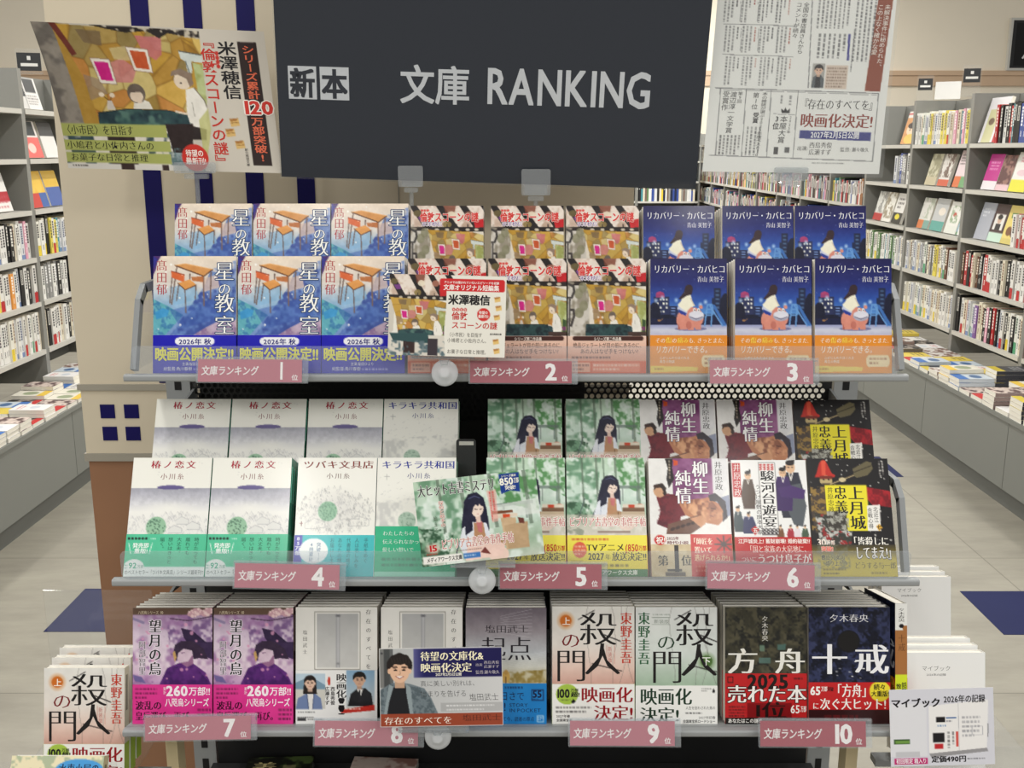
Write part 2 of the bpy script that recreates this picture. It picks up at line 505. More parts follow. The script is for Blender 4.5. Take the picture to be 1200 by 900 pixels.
            latin = kind == 'h' and not any(is_cjk(c) for c in t)
            adv = [(1.0 if kind == 'v' and c != ' ' else advance(c)) for c in t]
            tot = sum(adv)
            pos = 0.0
            for ch, ad in zip(t, adv):
                if ch == ' ':
                    pos += ad; continue
                for o_, c_, lay, sm in passes:
                    gv, gf = glyph(ch, round(o_, 4))
                    if not len(gv): continue
                    for si, (dx, dy) in enumerate(sm):
                        gx, gy = gv[:, 0] + dx, gv[:, 1] + dy
                        if kind == 'h':
                            X = a0 + (pos + gx) / tot * (a1 - a0)
                            if latin: Y = b1 - gy / 0.69 * (b1 - b0)
                            else: Y = b1 - (gy + 0.12) * (b1 - b0)
                            X = X + sk * (b1 - Y)
                        else:
                            if ch in TURN:
                                qx, qy = gx - 0.5, gy - 0.38
                                gx, gy = qy + 0.5, -qx + 0.38
                            elif ch in '、。':
                                gx = gx + 0.55; gy = gy + 0.5
                            elif not is_cjk(ch):
                                gx = gx + 0.5 - (advance(ch) - 0.07) / 2; gy = gy + 0.03
                            X = a0 + gx * (a1 - a0)
                            Y = b0 + (pos + (1 - (gy + 0.12))) / tot * (b1 - b0)
                            X = X + sk * (Y - b0)
                        U = (X - x0) / (x1 - x0); Vv = (Y - y0) / (y1 - y0)
                        Q = warp(U, Vv, np.full(len(U), eps * (layer + lay) + si * 4e-6))
                        mb.add(Q, gf, np.asarray(c_, float))
                pos += ad
        return mb
# ------------------------------------------------------------------ printed covers and bands
WHITE = (240, 238, 232); INK = (28, 26, 28)
QPAL = [(190, 148, 56), (200, 160, 72), (178, 136, 56), (208, 176, 92), (172, 144, 78), (190, 130, 62), (204, 184, 118), (156, 136, 84)]

def person_face(c, cx, cy, r, skin, hair, long_hair=False, smile=True):
    """a small portrait head in print: hair, face, brows, eyes, nose, mouth"""
    if long_hair: c.poly([(cx - 1.15 * r, cy - .4 * r), (cx + 1.15 * r, cy - .4 * r), (cx + 1.35 * r, cy + 2.1 * r), (cx - 1.35 * r, cy + 2.1 * r)], hair)
    c.rect(cx - .45 * r, cy + .6 * r, cx + .45 * r, cy + 1.7 * r, tuple(int(k * .86) for k in skin))
    c.ell(cx, cy - .35 * r, 1.18 * r, 1.12 * r, hair)
    c.ell(cx, cy + .12 * r, .9 * r, 1.12 * r, skin)
    c.ell(cx - .95 * r, cy + .15 * r, .14 * r, .25 * r, skin); c.ell(cx + .95 * r, cy + .15 * r, .14 * r, .25 * r, skin)
    c.poly([(cx - 1.05 * r, cy - .1 * r), (cx - 1.0 * r, cy - .9 * r), (cx + .2 * r, cy - 1.3 * r), (cx + 1.05 * r, cy - .7 * r), (cx + 1.0 * r, cy - .05 * r), (cx + .62 * r, cy - .55 * r), (cx + .1 * r, cy - .42 * r), (cx - .5 * r, cy - .5 * r), (cx - .85 * r, cy - .25 * r)], hair)
    dk = (44, 30, 26)
    for k in (-1, 1):
        c.line([(cx + k * .58 * r, cy - .16 * r), (cx + k * .2 * r, cy - .18 * r)], .1 * r, dk, .8)
        c.ell(cx + k * .38 * r, cy + .06 * r, .17 * r, .09 * r, dk)
    c.line([(cx + .02 * r, cy + .1 * r), (cx + .08 * r, cy + .42 * r), (cx - .08 * r, cy + .44 * r)], .06 * r, tuple(int(k * .75) for k in skin))
    if smile:
        c.poly([(cx - .36 * r, cy + .62 * r), (cx + .36 * r, cy + .62 * r), (cx + .18 * r, cy + .82 * r), (cx - .18 * r, cy + .82 * r)], (236, 226, 220))
        c.line([(cx - .38 * r, cy + .62 * r), (cx, cy + .86 * r), (cx + .38 * r, cy + .62 * r)], .07 * r, (150, 80, 72))
    else:
        c.line([(cx - .28 * r, cy + .72 * r), (cx + .28 * r, cy + .72 * r)], .09 * r, (160, 92, 84))

# --- the watercolour room of patchwork walls, in the coordinates of the large poster
def paint_quilt(c, dest):
    c.tf = ((190, 90, 850, 500), dest)
    c.cells([(190, 88), (720, 110), (850, 140), (845, 500), (290, 500), (260, 300)], 46, QPAL, (120, 84, 30))
    c.poly([(518, 125), (630, 128), (620, 200), (590, 225), (540, 190)], (196, 110, 118), .85)
    c.poly([(390, 240), (440, 220), (500, 262), (470, 320), (400, 322)], (202, 128, 130), .85)
    c.poly([(280, 108), (380, 112), (372, 172), (300, 160)], (118, 98, 72), .8)
    c.poly([(400, 180), (470, 170), (480, 230), (410, 225)], (206, 190, 140), .8)
    c.poly([(262, 290), (330, 310), (350, 370), (270, 400)], (150, 128, 112), .7)
    for q, col in (([(308, 222), (390, 226), (400, 330), (328, 326)], (205, 30, 130)), ([(470, 172), (562, 180), (568, 278), (488, 270)], (196, 86, 44))):
        cx = sum(p[0] for p in q) / 4; cy = sum(p[1] for p in q) / 4
        c.poly(q, (236, 228, 216))
        c.poly([(cx + (x - cx) * .72, cy + (y - cy) * .74) for x, y in q], col)
        c.line(q + q[:1], 4, (120, 84, 60), .5)
    c.poly([(750, 230), (850, 250), (850, 500), (760, 500)], (150, 162, 92), .9)
    c.tint([(750, 230), (850, 250), (850, 500), (760, 500)], (186, 196, 140), 5)
    c.poly([(695, 182), (850, 205), (850, 235), (745, 225), (742, 275), (722, 270), (718, 225), (700, 215)], (206, 214, 208))
    c.line([(695, 182), (850, 205)], 5, (90, 90, 80)); c.line([(720, 225), (730, 275)], 4, (90, 100, 96))
    c.poly([(803, 390), (846, 400), (840, 500), (800, 500)], (60, 84, 48)); c.rect(800, 455, 842, 490, (130, 50, 110), .8)
    # vase with flowers
    c.line([(350, 400), (325, 375)], 4, (110, 80, 40)); c.line([(352, 402), (372, 372)], 4, (110, 80, 40))
    c.ell(322, 374, 12, 10, (230, 214, 190)); c.ell(368, 376, 12, 10, (230, 214, 190)); c.poly([(342, 400), (362, 400), (372, 438), (334, 438)], (210, 200, 190))
    # the table
    c.poly([(290, 452), (420, 434), (600, 436), (700, 452), (704, 500), (286, 500)], (52, 84, 84))
    c.tint([(290, 452), (420, 434), (600, 436), (700, 452), (704, 500), (286, 500)], (36, 58, 66), 8)
    c.tint([(290, 452), (420, 434), (600, 436), (700, 452), (704, 500), (286, 500)], (84, 118, 108), 7, .55, .75)
    c.line([(290, 452), (420, 434), (600, 436), (700, 452)], 4, (30, 40, 44))
    # a child behind the table
    c.poly([(452, 432), (462, 398), (500, 388), (528, 402), (540, 432)], (232, 228, 216))
    c.ell(477, 366, 40, 42, (104, 92, 82)); c.ell(476, 378, 29, 26, (228, 208, 186)); c.poly([(440, 372), (450, 340), (480, 330), (510, 342), (516, 374), (496, 360), (456, 362)], (104, 92, 82))
    c.ell(484, 396, 14, 12, (228, 208, 186))
    # a boy standing at the table
    c.poly([(692, 505), (800, 500), (790, 560), (700, 560)], (44, 34, 34))
    c.poly([(700, 345), (740, 335), (778, 390), (800, 480), (770, 515), (700, 500), (690, 450)], (236, 232, 222))
    c.line([(740, 338), (778, 390), (800, 480)], 4, (110, 96, 84)); c.line([(692, 450), (640, 440)], 9, (230, 212, 190)); c.line([(720, 400), (724, 460)], 3, (170, 164, 152))
    c.ell(692, 308, 38, 36, (230, 212, 190)); c.poly([(642, 290), (650, 268), (690, 256), (735, 275), (740, 320), (722, 336), (712, 300), (676, 282)], (140, 120, 104))
    c.ell(684, 318, 5, 4, (50, 40, 36))
    c.tf = None

def paint_beams(c, dest):
    """the black and white slanting beams over the patchwork room"""
    x0, y0, x1, y1 = dest; w = x1 - x0; h = y1 - y0
    X = lambda u: x0 + u * w
    Y = lambda v: y0 + v * h
    c.rect(x0, y0, x1, y1, (232, 220, 208))
    c.tint([(x0, y0), (x1, y0), (x1, y1), (x0, y1)], (190, 160, 140), 9, .45, .7, .7)
    for u in (-.02, .34, .66, .95):
        c.poly([(X(u), Y(0)), (X(u + .10), Y(0)), (X(u + .34), Y(.92)), (X(u + .22), Y(.92))], (34, 28, 28))
    c.poly([(X(.45), Y(0)), (X(.62), Y(0)), (X(.60), Y(.3)), (X(.48), Y(.35))], (120, 62, 44), .8)
    for u, v, k in ((.1, .3, (110, 96, 60)), (.5, .72, (140, 120, 70)), (.56, .35, (232, 220, 196)), (.8, .35, (170, 110, 90)), (.76, .75, (186, 160, 140))):
        c.ell(X(u), Y(v), .06 * w, .12 * h, k, .9)
    c.rect(X(.0), Y(.82), X(1), Y(1), (40, 32, 30))
    for u in (.22, .36, .5, .63, .78, .9):
        c.line([(X(u), Y(.72)), (X(u), Y(.9))], .012 * w, (30, 24, 24)); c.ell(X(u), Y(.92), .03 * w, .05 * h, (200, 190, 170))
    c.poly([(X(.86), Y(.58)), (X(1), Y(.5)), (X(1), Y(.82)), (X(.88), Y(.85))], (196, 34, 40))
    c.poly([(X(.1), Y(.44)), (X(.2), Y(.4)), (X(.22), Y(.6)), (X(.14), Y(.62))], (118, 60, 130))

def cover_star():
    c = CV((75, 283, 447, 795), .106, .150)
    c.grad(75, 283, 447, 628, [(0, (236, 220, 200)), (.35, (222, 214, 206)), (.6, (150, 186, 216)), (1, (120, 150, 204))])
    c.poly([(447, 330), (400, 360), (330, 350), (300, 420), (330, 470), (250, 520), (150, 628), (447, 628)], (92, 126, 190), .85)
    c.tint([(447, 320), (330, 350), (300, 420), (150, 628), (447, 628)], (60, 84, 158), 8, .4, .65)
    c.tint([(447, 300), (340, 340), (300, 430), (447, 520)], (150, 168, 206), 7, .5, .75)
    c.poly([(75, 470), (140, 500), (210, 540), (130, 628), (75, 628)], (96, 176, 186), .9)
    c.tint([(75, 470), (210, 540), (130, 628), (75, 628)], (62, 128, 172), 8, .45, .6)
    c.poly([(84, 528), (120, 510), (148, 520), (140, 545), (90, 560)], (60, 150, 204))
    c.poly([(150, 420), (260, 400), (280, 470), (170, 500)], (128, 176, 214), .6)
    c.poly([(255, 628), (300, 600), (360, 570), (447, 560), (447, 628)], (188, 166, 186))
    c.tint([(255, 628), (300, 600), (447, 560), (447, 628)], (150, 122, 160), 8)
    c.poly([(290, 385), (360, 365), (372, 420), (300, 440)], (222, 196, 182), .8)
    c.poly([(150, 520), (360, 470), (420, 540), (200, 600)], (58, 92, 172), .5)
    c.poly([(75, 283), (112, 283), (96, 310), (88, 345), (75, 372)], (74, 40, 110))
    c.poly([(75, 283), (96, 298), (84, 330), (75, 340)], (46, 44, 140))
    # the desk and chair
    br = (90, 52, 28)
    for a, b in (((182, 330), (158, 495)), ((300, 372), (302, 500)), ((334, 355), (330, 470)), ((240, 362), (238, 420))): c.line([a, b], 6, (120, 96, 86))
    c.poly([(172, 325), (218, 317), (342, 342), (302, 372)], (214, 150, 84)); c.line([(172, 325), (302, 372), (342, 342)], 5, br); c.line([(172, 325), (218, 317), (342, 342)], 3, (240, 190, 130))
    c.poly([(245, 375), (300, 372), (300, 398), (250, 392)], (186, 112, 60))
    c.poly([(156, 350), (216, 366), (214, 398), (158, 378)], (222, 108, 56)); c.line([(156, 350), (216, 366)], 4, (150, 60, 30))
    c.poly([(186, 402), (240, 385), (268, 410), (218, 432)], (226, 156, 82)); c.line([(186, 402), (218, 432), (268, 410)], 4, br)
    for a, b in (((190, 408), (180, 478)), ((218, 432), (222, 530)), ((266, 412), (264, 470)), ((160, 380), (150, 490))): c.line([a, b], 5, (110, 88, 80))
    c.mottle(8, 14, (75, 283, 447, 628))
    c.dots(90, 300, 440, 620, 16, 4, (255, 255, 250), .8)
    for ch, y in zip('星の教室', (305, 396, 444, 540)):
        s = 62 if ch == 'の' else 92
        x = 395 - s / 2
        c.h(ch, x, y, x + s, y + s * .96, (252, 252, 246), 'm', (40, 66, 110), .03)
    for i, ch in enumerate('髙田郁'):
        c.h(ch, 88, 298 + i * 52, 138, 350 + i * 52, (176, 36, 48), 'm')
    o = CV((75, 628, 447, 795), .106, .150 * 167 / 512, (22, 18, 176))
    o.mottle(5, 6)
    o.ell(192, 656, 18, 16, (246, 246, 250)); o.ell(332, 656, 18, 16, (246, 246, 250)); o.rect(192, 640, 332, 672, (246, 246, 250))
    o.h('2026年 秋', 190, 642, 336, 671, (20, 20, 120), 'b')
    o.h('映画公開決定!!', 82, 680, 438, 742, (232, 226, 70), 'h', (24, 20, 90), .014)
    o.h('主演:桜田ひより', 205, 746, 310, 762, (226, 226, 238), 'r')
    o.h('総監督:角川春樹', 122, 766, 250, 784, (226, 226, 238), 'r')
    o.marks(256, 766, 440, 784, 1, (220, 220, 236))
    return c, o, (238, 236, 230)

def cover_scone():
    V = (18, 305, 415, 875)
    c = CV(V, .100, .147)
    c.rect(18, 305, 415, 690, (222, 214, 200))
    paint_beams(c, (18, 305, 415, 445))
    c.poly([(18, 440), (125, 440), (130, 690), (18, 690)], (206, 200, 190))
    c.tint([(18, 400), (125, 440), (130, 690), (18, 690)], (148, 140, 124), 7, .45, .65)
    for x, y in ((75, 480), (95, 450), (78, 575), (100, 540)): c.ell(x, y, 22, 26, (130, 128, 100), .8)
    c.line([(18, 430), (48, 445), (52, 470), (40, 500), (22, 500)], 12, (64, 60, 58)); c.line([(30, 560), (48, 560), (52, 590), (36, 640)], 12, (70, 64, 62)); c.line([(30, 500), (26, 690)], 9, (80, 76, 74))
    paint_quilt(c, (112, 435, 415, 668))
    c.poly([(112, 630), (320, 632), (322, 690), (108, 690)], (46, 76, 76)); c.tint([(112, 630), (320, 632), (322, 690), (108, 690)], (28, 44, 50), 8)
    c.rect(322, 668, 415, 690, (70, 50, 44))
    c.mottle(7, 16, (18, 305, 415, 690))
    c.h('倫敦スコーンの謎', 68, 338, 388, 392, (214, 62, 58), 'h', (250, 244, 236), .04)
    c.h('米澤穂信', 76, 388, 190, 416, (96, 56, 150), 'm', (246, 238, 236), .05, shear=0.0)
    for x in (80, 96, 112): c.ell(x, 332, 7, 7, (214, 70, 64))
    o = CV((18, 690, 415, 875), .100, .147 * 185 / 570, (228, 176, 150))
    o.grad(18, 690, 415, 815, [(0, (236, 206, 188)), (1, (222, 158, 130))])
    o.ell(56, 704, 12, 12, (66, 32, 26)); o.ell(388, 704, 12, 12, (66, 32, 26)); o.rect(56, 692, 388, 716, (66, 32, 26))
    o.h('シリーズ第二作品集', 150, 695, 290, 714, (240, 226, 214), 'b')
    o.h('絶品ジェラートが目の前にあるのに、', 44, 722, 404, 750, (60, 36, 30), 'r')
    o.h('あの人はなぜ手をつけない?', 80, 752, 376, 780, (60, 36, 30), 'r')
    o.marks(40, 786, 402, 806, 1, (74, 46, 38))
    o.rect(18, 815, 415, 875, (212, 92, 44)); o.rect(36, 820, 132, 866, (232, 170, 140)); o.rect(142, 820, 382, 866, (226, 128, 92))
    o.marks(44, 824, 126, 862, 2, (80, 40, 30)); o.marks(148, 824, 378, 862, 2, (250, 226, 210))
    return c, o, (240, 236, 226)

def cover_night():
    V = (82, 298, 416, 798)
    c = CV(V, .098, .147)
    c.grad(82, 298, 416, 632, [(0, (22, 20, 76)), (.3, (26, 36, 110)), (.55, (40, 82, 168)), (.75, (96, 156, 218)), (.84, (140, 186, 226)), (1, (150, 170, 210))])
    nv = (16, 20, 46)
    c.rect(98, 465, 165, 560, (36, 44, 84)); c.rect(165, 505, 200, 560, (30, 40, 78)); c.rect(200, 520, 250, 565, (40, 60, 110))
    c.ell(126, 455, 18, 12, (170, 60, 110)); c.rect(108, 455, 146, 468, (150, 60, 110))
    for i in range(4):
        for j in range(4):
            if (i * 3 + j * 5) % 4: c.rect(112 + i * 13, 474 + j * 17, 119 + i * 13, 482 + j * 17, (236, 236, 226))
    for j in range(4): c.rect(172, 512 + j * 12, 192, 516 + j * 12, (120, 150, 210))
    c.rect(358, 428, 388, 560, (24, 34, 66)); c.rect(350, 470, 396, 500, (28, 40, 74))
    for j in range(6): c.rect(366, 436 + j * 18, 380, 444 + j * 18, (66, 92, 130))
    c.ell(102, 535, 26, 46, nv); c.ell(88, 560, 26, 60, nv); c.ell(150, 572, 60, 30, nv); c.ell(225, 580, 60, 24, nv); c.ell(330, 570, 60, 30, (18, 26, 60)); c.ell(408, 520, 26, 70, nv); c.ell(396, 570, 36, 40, nv)
    c.rect(82, 560, 416, 592, (20, 26, 62))
    for x, y in ((136, 470), (108, 482), (196, 480), (322, 488), (300, 500)): c.ell(x, y, 12, 14, (200, 226, 250), .9, soft=1.0)
    c.grad(82, 586, 416, 632, [(0, (150, 156, 196)), (.5, (206, 208, 222)), (1, (184, 186, 208))])
    # slide
    for p in ([(330, 500), (318, 592)], [(352, 500), (346, 592)], [(330, 500), (352, 500), (408, 592)], [(342, 506), (396, 592)], [(330, 520), (352, 520)], [(326, 545), (350, 545)]): c.line(p, 6, (104, 156, 214))
    c.poly([(350, 500), (362, 500), (414, 588), (398, 592)], (60, 110, 180))
    # a person in white on a pink playground animal
    c.ell(258, 604, 70, 9, (90, 92, 140), .7)
    pk = (216, 140, 122); dk = (176, 96, 84)
    c.ell(230, 566, 34, 42, pk); c.ell(270, 556, 44, 44, pk); c.rect(203, 570, 232, 608, pk); c.rect(246, 575, 272, 610, pk); c.rect(278, 570, 302, 608, pk)
    c.poly([(204, 580), (214, 608), (204, 608)], dk); c.ell(250, 588, 12, 18, dk, .6)
    c.ell(282, 548, 34, 22, (170, 172, 190)); c.ell(282, 542, 32, 15, (222, 222, 232)); c.line([(256, 552), (282, 562), (308, 552)], 3, (90, 84, 110))
    c.ell(274, 522, 6, 7, (250, 250, 250)); c.ell(292, 522, 6, 7, (250, 250, 250)); c.ell(275, 523, 3, 3, INK); c.ell(292, 523, 3, 3, INK); c.ell(258, 508, 9, 9, pk); c.ell(302, 510, 8, 8, pk)
    c.poly([(206, 500), (225, 512), (245, 530), (240, 545), (214, 535), (200, 518)], (200, 206, 226)); c.poly([(204, 518), (240, 536), (238, 548), (212, 538)], (40, 60, 150))
    c.poly([(226, 456), (256, 450), (264, 480), (274, 505), (258, 512), (240, 530), (214, 512), (202, 500), (216, 485)], (240, 236, 214))
    c.line([(256, 470), (275, 506)], 5, (214, 200, 180))
    c.poly([(236, 418), (258, 412), (268, 430), (262, 455), (240, 462), (214, 478), (206, 474), (228, 446)], (52, 34, 40)); c.ell(251, 426, 15, 14, (52, 34, 40))
    c.ell(122, 568, 7, 5, (150, 110, 70)); c.line([(128, 568), (138, 560)], 3, (150, 110, 70))
    c.mottle(4, 20, (82, 298, 416, 632))
    c.dots(90, 310, 410, 450, 18, 1.4, (220, 226, 250), .6)
    c.h('リカバリー・カバヒコ', 96, 324, 410, 364, (246, 246, 250), 'm')
    c.h('青山 美智子', 286, 375, 404, 402, (236, 236, 244), 'm')
    o = CV((82, 632, 416, 798), .098, .147 * 166 / 500, (232, 150, 44))
    o.grad(82, 632, 416, 798, [(0, (228, 140, 40)), (1, (236, 158, 62))])
    yl = (250, 232, 90); wh = (252, 246, 226)
    x = 102
    for ch in 'その傷の痛みも、きっとまた、':
        s = 27 if ch in '傷痛' else 22
        if ch == '、': s = 14
        o.h(ch, x, 640 + (27 - s) / 2, x + s, 668, yl if ch in '傷痛み' else wh, 'm', shear=.12); x += s + .5
    o.h('リカバリーできる。', 102, 676, 346, 712, wh, 'r', shear=.12)
    o.h('心がじんわりほぐれる', 122, 724, 252, 738, wh, 'r'); o.h('再生の物語', 122, 740, 188, 754, wh, 'r')
    o.poly([(84, 764), (290, 770), (286, 786), (84, 792)], (240, 214, 92)); o.marks(100, 771, 180, 784, 1, (150, 90, 30))
    o.ell(318, 744, 14, 26, (244, 222, 172)); o.ell(392, 744, 14, 26, (244, 222, 172)); o.rect(318, 719, 392, 769, (244, 222, 172)); o.marks(318, 726, 394, 762, 2, (150, 90, 50))
    return c, o, (240, 238, 232)

def bush_scene(c, box, bush, sea=True):
    x0, y0, x1, y1 = box
    if sea:
        c.grad(x0, y0, x1, y1, [(0, (160, 160, 172)), (.14, (182, 182, 192)), (.32, (212, 212, 216)), (.5, (238, 237, 232)), (1, (232, 231, 226))])
        c.mottle(8, 30, (x0, y0, x1, y0 + (y1 - y0) * .35))
        c.ell((x0 + x1) / 2, y0 + (y1 - y0) * .42, (x1 - x0) * .36, (y1 - y0) * .17, (242, 241, 234), .85, soft=1.0)
        c.ell((x0 + x1) / 2, y0 - 3, (x1 - x0) * .17, 10, (96, 86, 140)); c.rect((x0 + x1) / 2 - (x1 - x0) * .17, y0, (x1 - x0) * .17 + (x0 + x1) / 2, y0 + 3, (80, 72, 120))
    w = x1 - x0; h = y1 - y0
    yb = y0 + (h * .5 if sea else h * .25)
    for _ in range(150):
        x = x0 + c.rng.rand() * w; t = abs((x - (x0 + x1) / 2) / (w / 2)); y = yb + (h * .12 * t * t + c.rng.rand() * (y1 - yb - h * .12 * t * t))
        k = 3 + 6 * c.rng.rand()
        g = 150 + 50 * c.rng.rand()
        c.line([(x - k, y + k), (x, y - k), (x + k, y + k)], 1.6, (g, g, g + 4), .55)
    for sx, sy in ((.66, .68), (.8, .78), (.58, .86)):
        X = x0 + sx * w; Y = y0 + sy * h
        c.poly([(X - 26, Y), (X, Y - 18), (X + 34, Y - 4), (X + 34, Y + 16), (X - 20, Y + 18)], (226, 226, 222)); c.line([(X - 26, Y), (X, Y - 18), (X + 34, Y - 4), (X + 34, Y + 16), (X - 20, Y + 18)], 2, (160, 160, 164), .8)
    bx, by, r = bush
    c.ell(bx, by, r, r * 1.04, (150, 192, 160)); c.tint([(bx - r, by - r), (bx + r, by - r), (bx + r, by + r), (bx - r, by + r)], (150, 192, 160), 3, 2, 3)
    for _ in range(46):
        a = c.rng.rand() * 6.28; q = r * .9 * math.sqrt(c.rng.rand())
        c.ell(bx + q * math.cos(a), by + q * math.sin(a), 3.2, 3.2, (56, 92, 76), .75)
def cover_letter():
    V = (90, 308, 440, 838)
    c = CV(V, .1005, .150, (238, 237, 228))
    bush_scene(c, (90, 447, 440, 660), (215, 620, 44))
    c.dots(100, 320, 430, 440, 10, 1.5, (190, 190, 186), .7)
    for i, ch in enumerate('椿ノ恋文'): c.h(ch, 170 + i * 52, 320, 214 + i * 52, 358, (168, 34, 56), 'M')
    for i, ch in enumerate('小川糸'): c.h(ch, 216 + i * 37, 378, 246 + i * 37, 408, (128, 56, 62), 'm')
    o = CV((90, 652, 440, 838), .1005, .150 * 186 / 530, (78, 192, 150))
    o.mottle(4, 6)
    for k in range(6): o.ell(103 + k * 15, 673, 6, 6, (24, 46, 40))
    o.marks(196, 667, 226, 680, 1, (230, 244, 236))
    o.line([(104, 692), (116, 738)], 3, (232, 246, 238)); o.line([(206, 692), (196, 738)], 3, (232, 246, 238))
    o.h('発売即', 120, 690, 192, 715, (240, 250, 244), 'b'); o.h('重版!', 128, 715, 188, 738, (240, 250, 244), 'b')
    dk = (24, 82, 66)
    for x, t in ((398, '時がたっても'), (360, '離れても'), (322, '大丈夫。'), (284, '想いはきっと'), (248, '届く。')):
        o.v(t, x - 11, 666, x + 11, 666 + 19.5 * len(t), dk, 'r')
    o.rect(90, 795, 440, 838, (232, 238, 234)); o.ell(134, 800, 46, 38, (232, 238, 234))
    o.h('92', 110, 778, 146, 802, (78, 180, 146), 'b'); o.h('万部', 148, 786, 176, 802, (70, 150, 126), 'r'); o.marks(94, 782, 108, 804, 2, (80, 150, 126))
    o.h('のベストセラー「ツバキ文具店」シリーズ最新刊!!', 94, 808, 436, 830, (70, 80, 78), 'r')
    return c, o, (50, 150, 122)

def cover_shop():
    V = (818, 308, 1168, 832)
    c = CV(V, .1005, .150, (240, 239, 231))
    c.ell(990, 545, 170, 110, (222, 221, 216), .9, soft=.6)
    for _ in range(420):
        a = c.rng.rand() * 6.28; q = math.sqrt(c.rng.rand())
        x, y = 990 + 165 * q * math.cos(a), 545 + 105 * q * math.sin(a); k = 2 + 7 * c.rng.rand(); g = 130 + 70 * c.rng.rand()
        c.line([(x - k * .6, y + k), (x, y - k), (x + k * .6, y + k)], 1.5, (g, g, g), .6)
    for X, Y in ((1050, 560), (1090, 590), (900, 600)): c.line([(X - 40, Y), (X, Y - 22), (X + 50, Y - 6), (X + 48, Y + 20), (X - 36, Y + 24), (X - 40, Y)], 2, (160, 160, 160), .8)
    c.ell(958, 548, 42, 44, (142, 186, 156))
    for _ in range(90):
        a = c.rng.rand() * 6.28; q = 40 * math.sqrt(c.rng.rand()); c.ell(958 + q * math.cos(a), 548 + q * math.sin(a), 2.6, 2.6, (92, 138, 112), .8)
    c.line([(846, 592), (846, 612)], 3, (110, 60, 60)); c.line([(838, 600), (852, 600)], 3, (130, 60, 60))
    for i, ch in enumerate('ツバキ文具店'): c.h(ch, 840 + i * 53, 320, 890 + i * 53, 358, (128, 44, 32), 'M')
    for i, ch in enumerate('小川糸'): c.h(ch, 946 + i * 37, 376, 976 + i * 37, 404, (96, 50, 42), 'm')
    o = CV((818, 652, 1168, 832), .1005, .150 * 180 / 524, (54, 186, 190))
    o.mottle(4, 6)
    o.rect(818, 654, 854, 772, (70, 66, 176)); o.v('85万部', 822, 658, 848, 740, (232, 236, 246), 'b')
    o.ell(905, 722, 62, 54, (238, 242, 240)); 
    for x, t in ((894, '4冊累計'), (926, '突破!!')): o.v(t, x - 10, 684, x + 10, 684 + 21 * len(t), (60, 110, 150), 'r')
    for x, t in ((1132, '手紙をめぐ'), (1092, '人は悲しみを'), (1056, '代書屋の鳩子'), (1018, 'あなたの想い'), (984, 'お届けします')):
        o.v(t, x - 10, 664, x + 10, 664 + 22 * len(t), (26, 110, 116), 'r')
    return c, o, (60, 160, 160)

def cover_republic():
    V = (42, 310, 385, 828)
    c = CV(V, .1005, .150, (238, 237, 229))
    for _ in range(90):
        x, y = 45 + c.rng.rand() * 335, 400 + c.rng.rand() * 210; k = 2 + 6 * c.rng.rand(); g = 160 + 50 * c.rng.rand()
        c.line([(x - k, y), (x + k * c.rng.rand(), y - k)], 1.5, (g, g, g), .6)
    c.line([(74, 395), (98, 395)], 2, (150, 150, 150)); c.line([(86, 384), (86, 410)], 2, (150, 150, 150))
    c.tint([(42, 500), (385, 480), (385, 612), (42, 612)], (206, 206, 202), 10, .45, .7)
    c.ell(176, 588, 38, 38, (176, 200, 182))
    for _ in range(50):
        a = c.rng.rand() * 6.28; q = 36 * math.sqrt(c.rng.rand()); c.ell(176 + q * math.cos(a), 588 + q * math.sin(a), 2.6, 2.6, (120, 150, 130), .8)
    for i, ch in enumerate('キラキラ共和国'): c.h(ch, 60 + i * 46, 322, 104 + i * 46, 360, (36, 52, 150), 'M')
    for i, ch in enumerate('小川糸'): c.h(ch, 172 + i * 36, 376, 202 + i * 36, 404, (60, 66, 130), 'm')
    o = CV((42, 612, 385, 828), .1005, .150 * 216 / 518, (40, 180, 132))
    o.mottle(4, 6)
    for y, t in ((632, 'わたしたちの'), (668, '伝えられなかった'), (702, '優しい想いで')): o.h(t, 74, y, 74 + 22.5 * len(t), y + 22, (232, 246, 238), 'm')
    o.marks(74, 742, 340, 790, 2, (22, 110, 82)); o.rect(42, 806, 385, 828, (150, 216, 190))
    return c, o, (60, 160, 120)

def forest(c, box, seed=3):
    x0, y0, x1, y1 = box; w, h = x1 - x0, y1 - y0
    c.grad(x0, y0, x1, y1, [(0, (190, 214, 190)), (.5, (206, 226, 214)), (.8, (160, 186, 160)), (1, (196, 204, 190))])
    P = [(x0, y0), (x1, y0), (x1, y1), (x0, y1)]
    c.tint([(x0, y0), (x0 + .45 * w, y0), (x0 + .35 * w, y0 + .75 * h), (x0, y0 + .9 * h)], (112, 154, 124), 7, .35, .6)
    c.tint([(x0 + .6 * w, y0), (x1, y0), (x1, y0 + .5 * h), (x0 + .7 * w, y0 + .35 * h)], (96, 150, 96), 7, .35, .55)
    c.tint(P, (226, 238, 230), 9, .55, .72, .9)
    c.tint([(x0, y0 + .55 * h), (x0 + .3 * w, y0 + .6 * h), (x0 + .2 * w, y1), (x0, y1)], (58, 92, 68), 7, .4, .6)
    for u, tw in ((.2, .025), (.38, .03), (.47, .02), (.62, .03), (.9, .03)):
        c.line([(x0 + u * w, y0), (x0 + (u + .02) * w, y0 + .62 * h)], tw * w, (96, 112, 96), .65)
    c.rect(x0 + .62 * w, y0 + .36 * h, x0 + .95 * w, y0 + .40 * h, (100, 116, 110), .7); c.rect(x0 + .7 * w, y0 + .4 * h, x0 + .72 * w, y0 + .56 * h, (100, 116, 110), .6); c.rect(x0 + .88 * w, y0 + .4 * h, x0 + .9 * w, y0 + .56 * h, (100, 116, 110), .6)

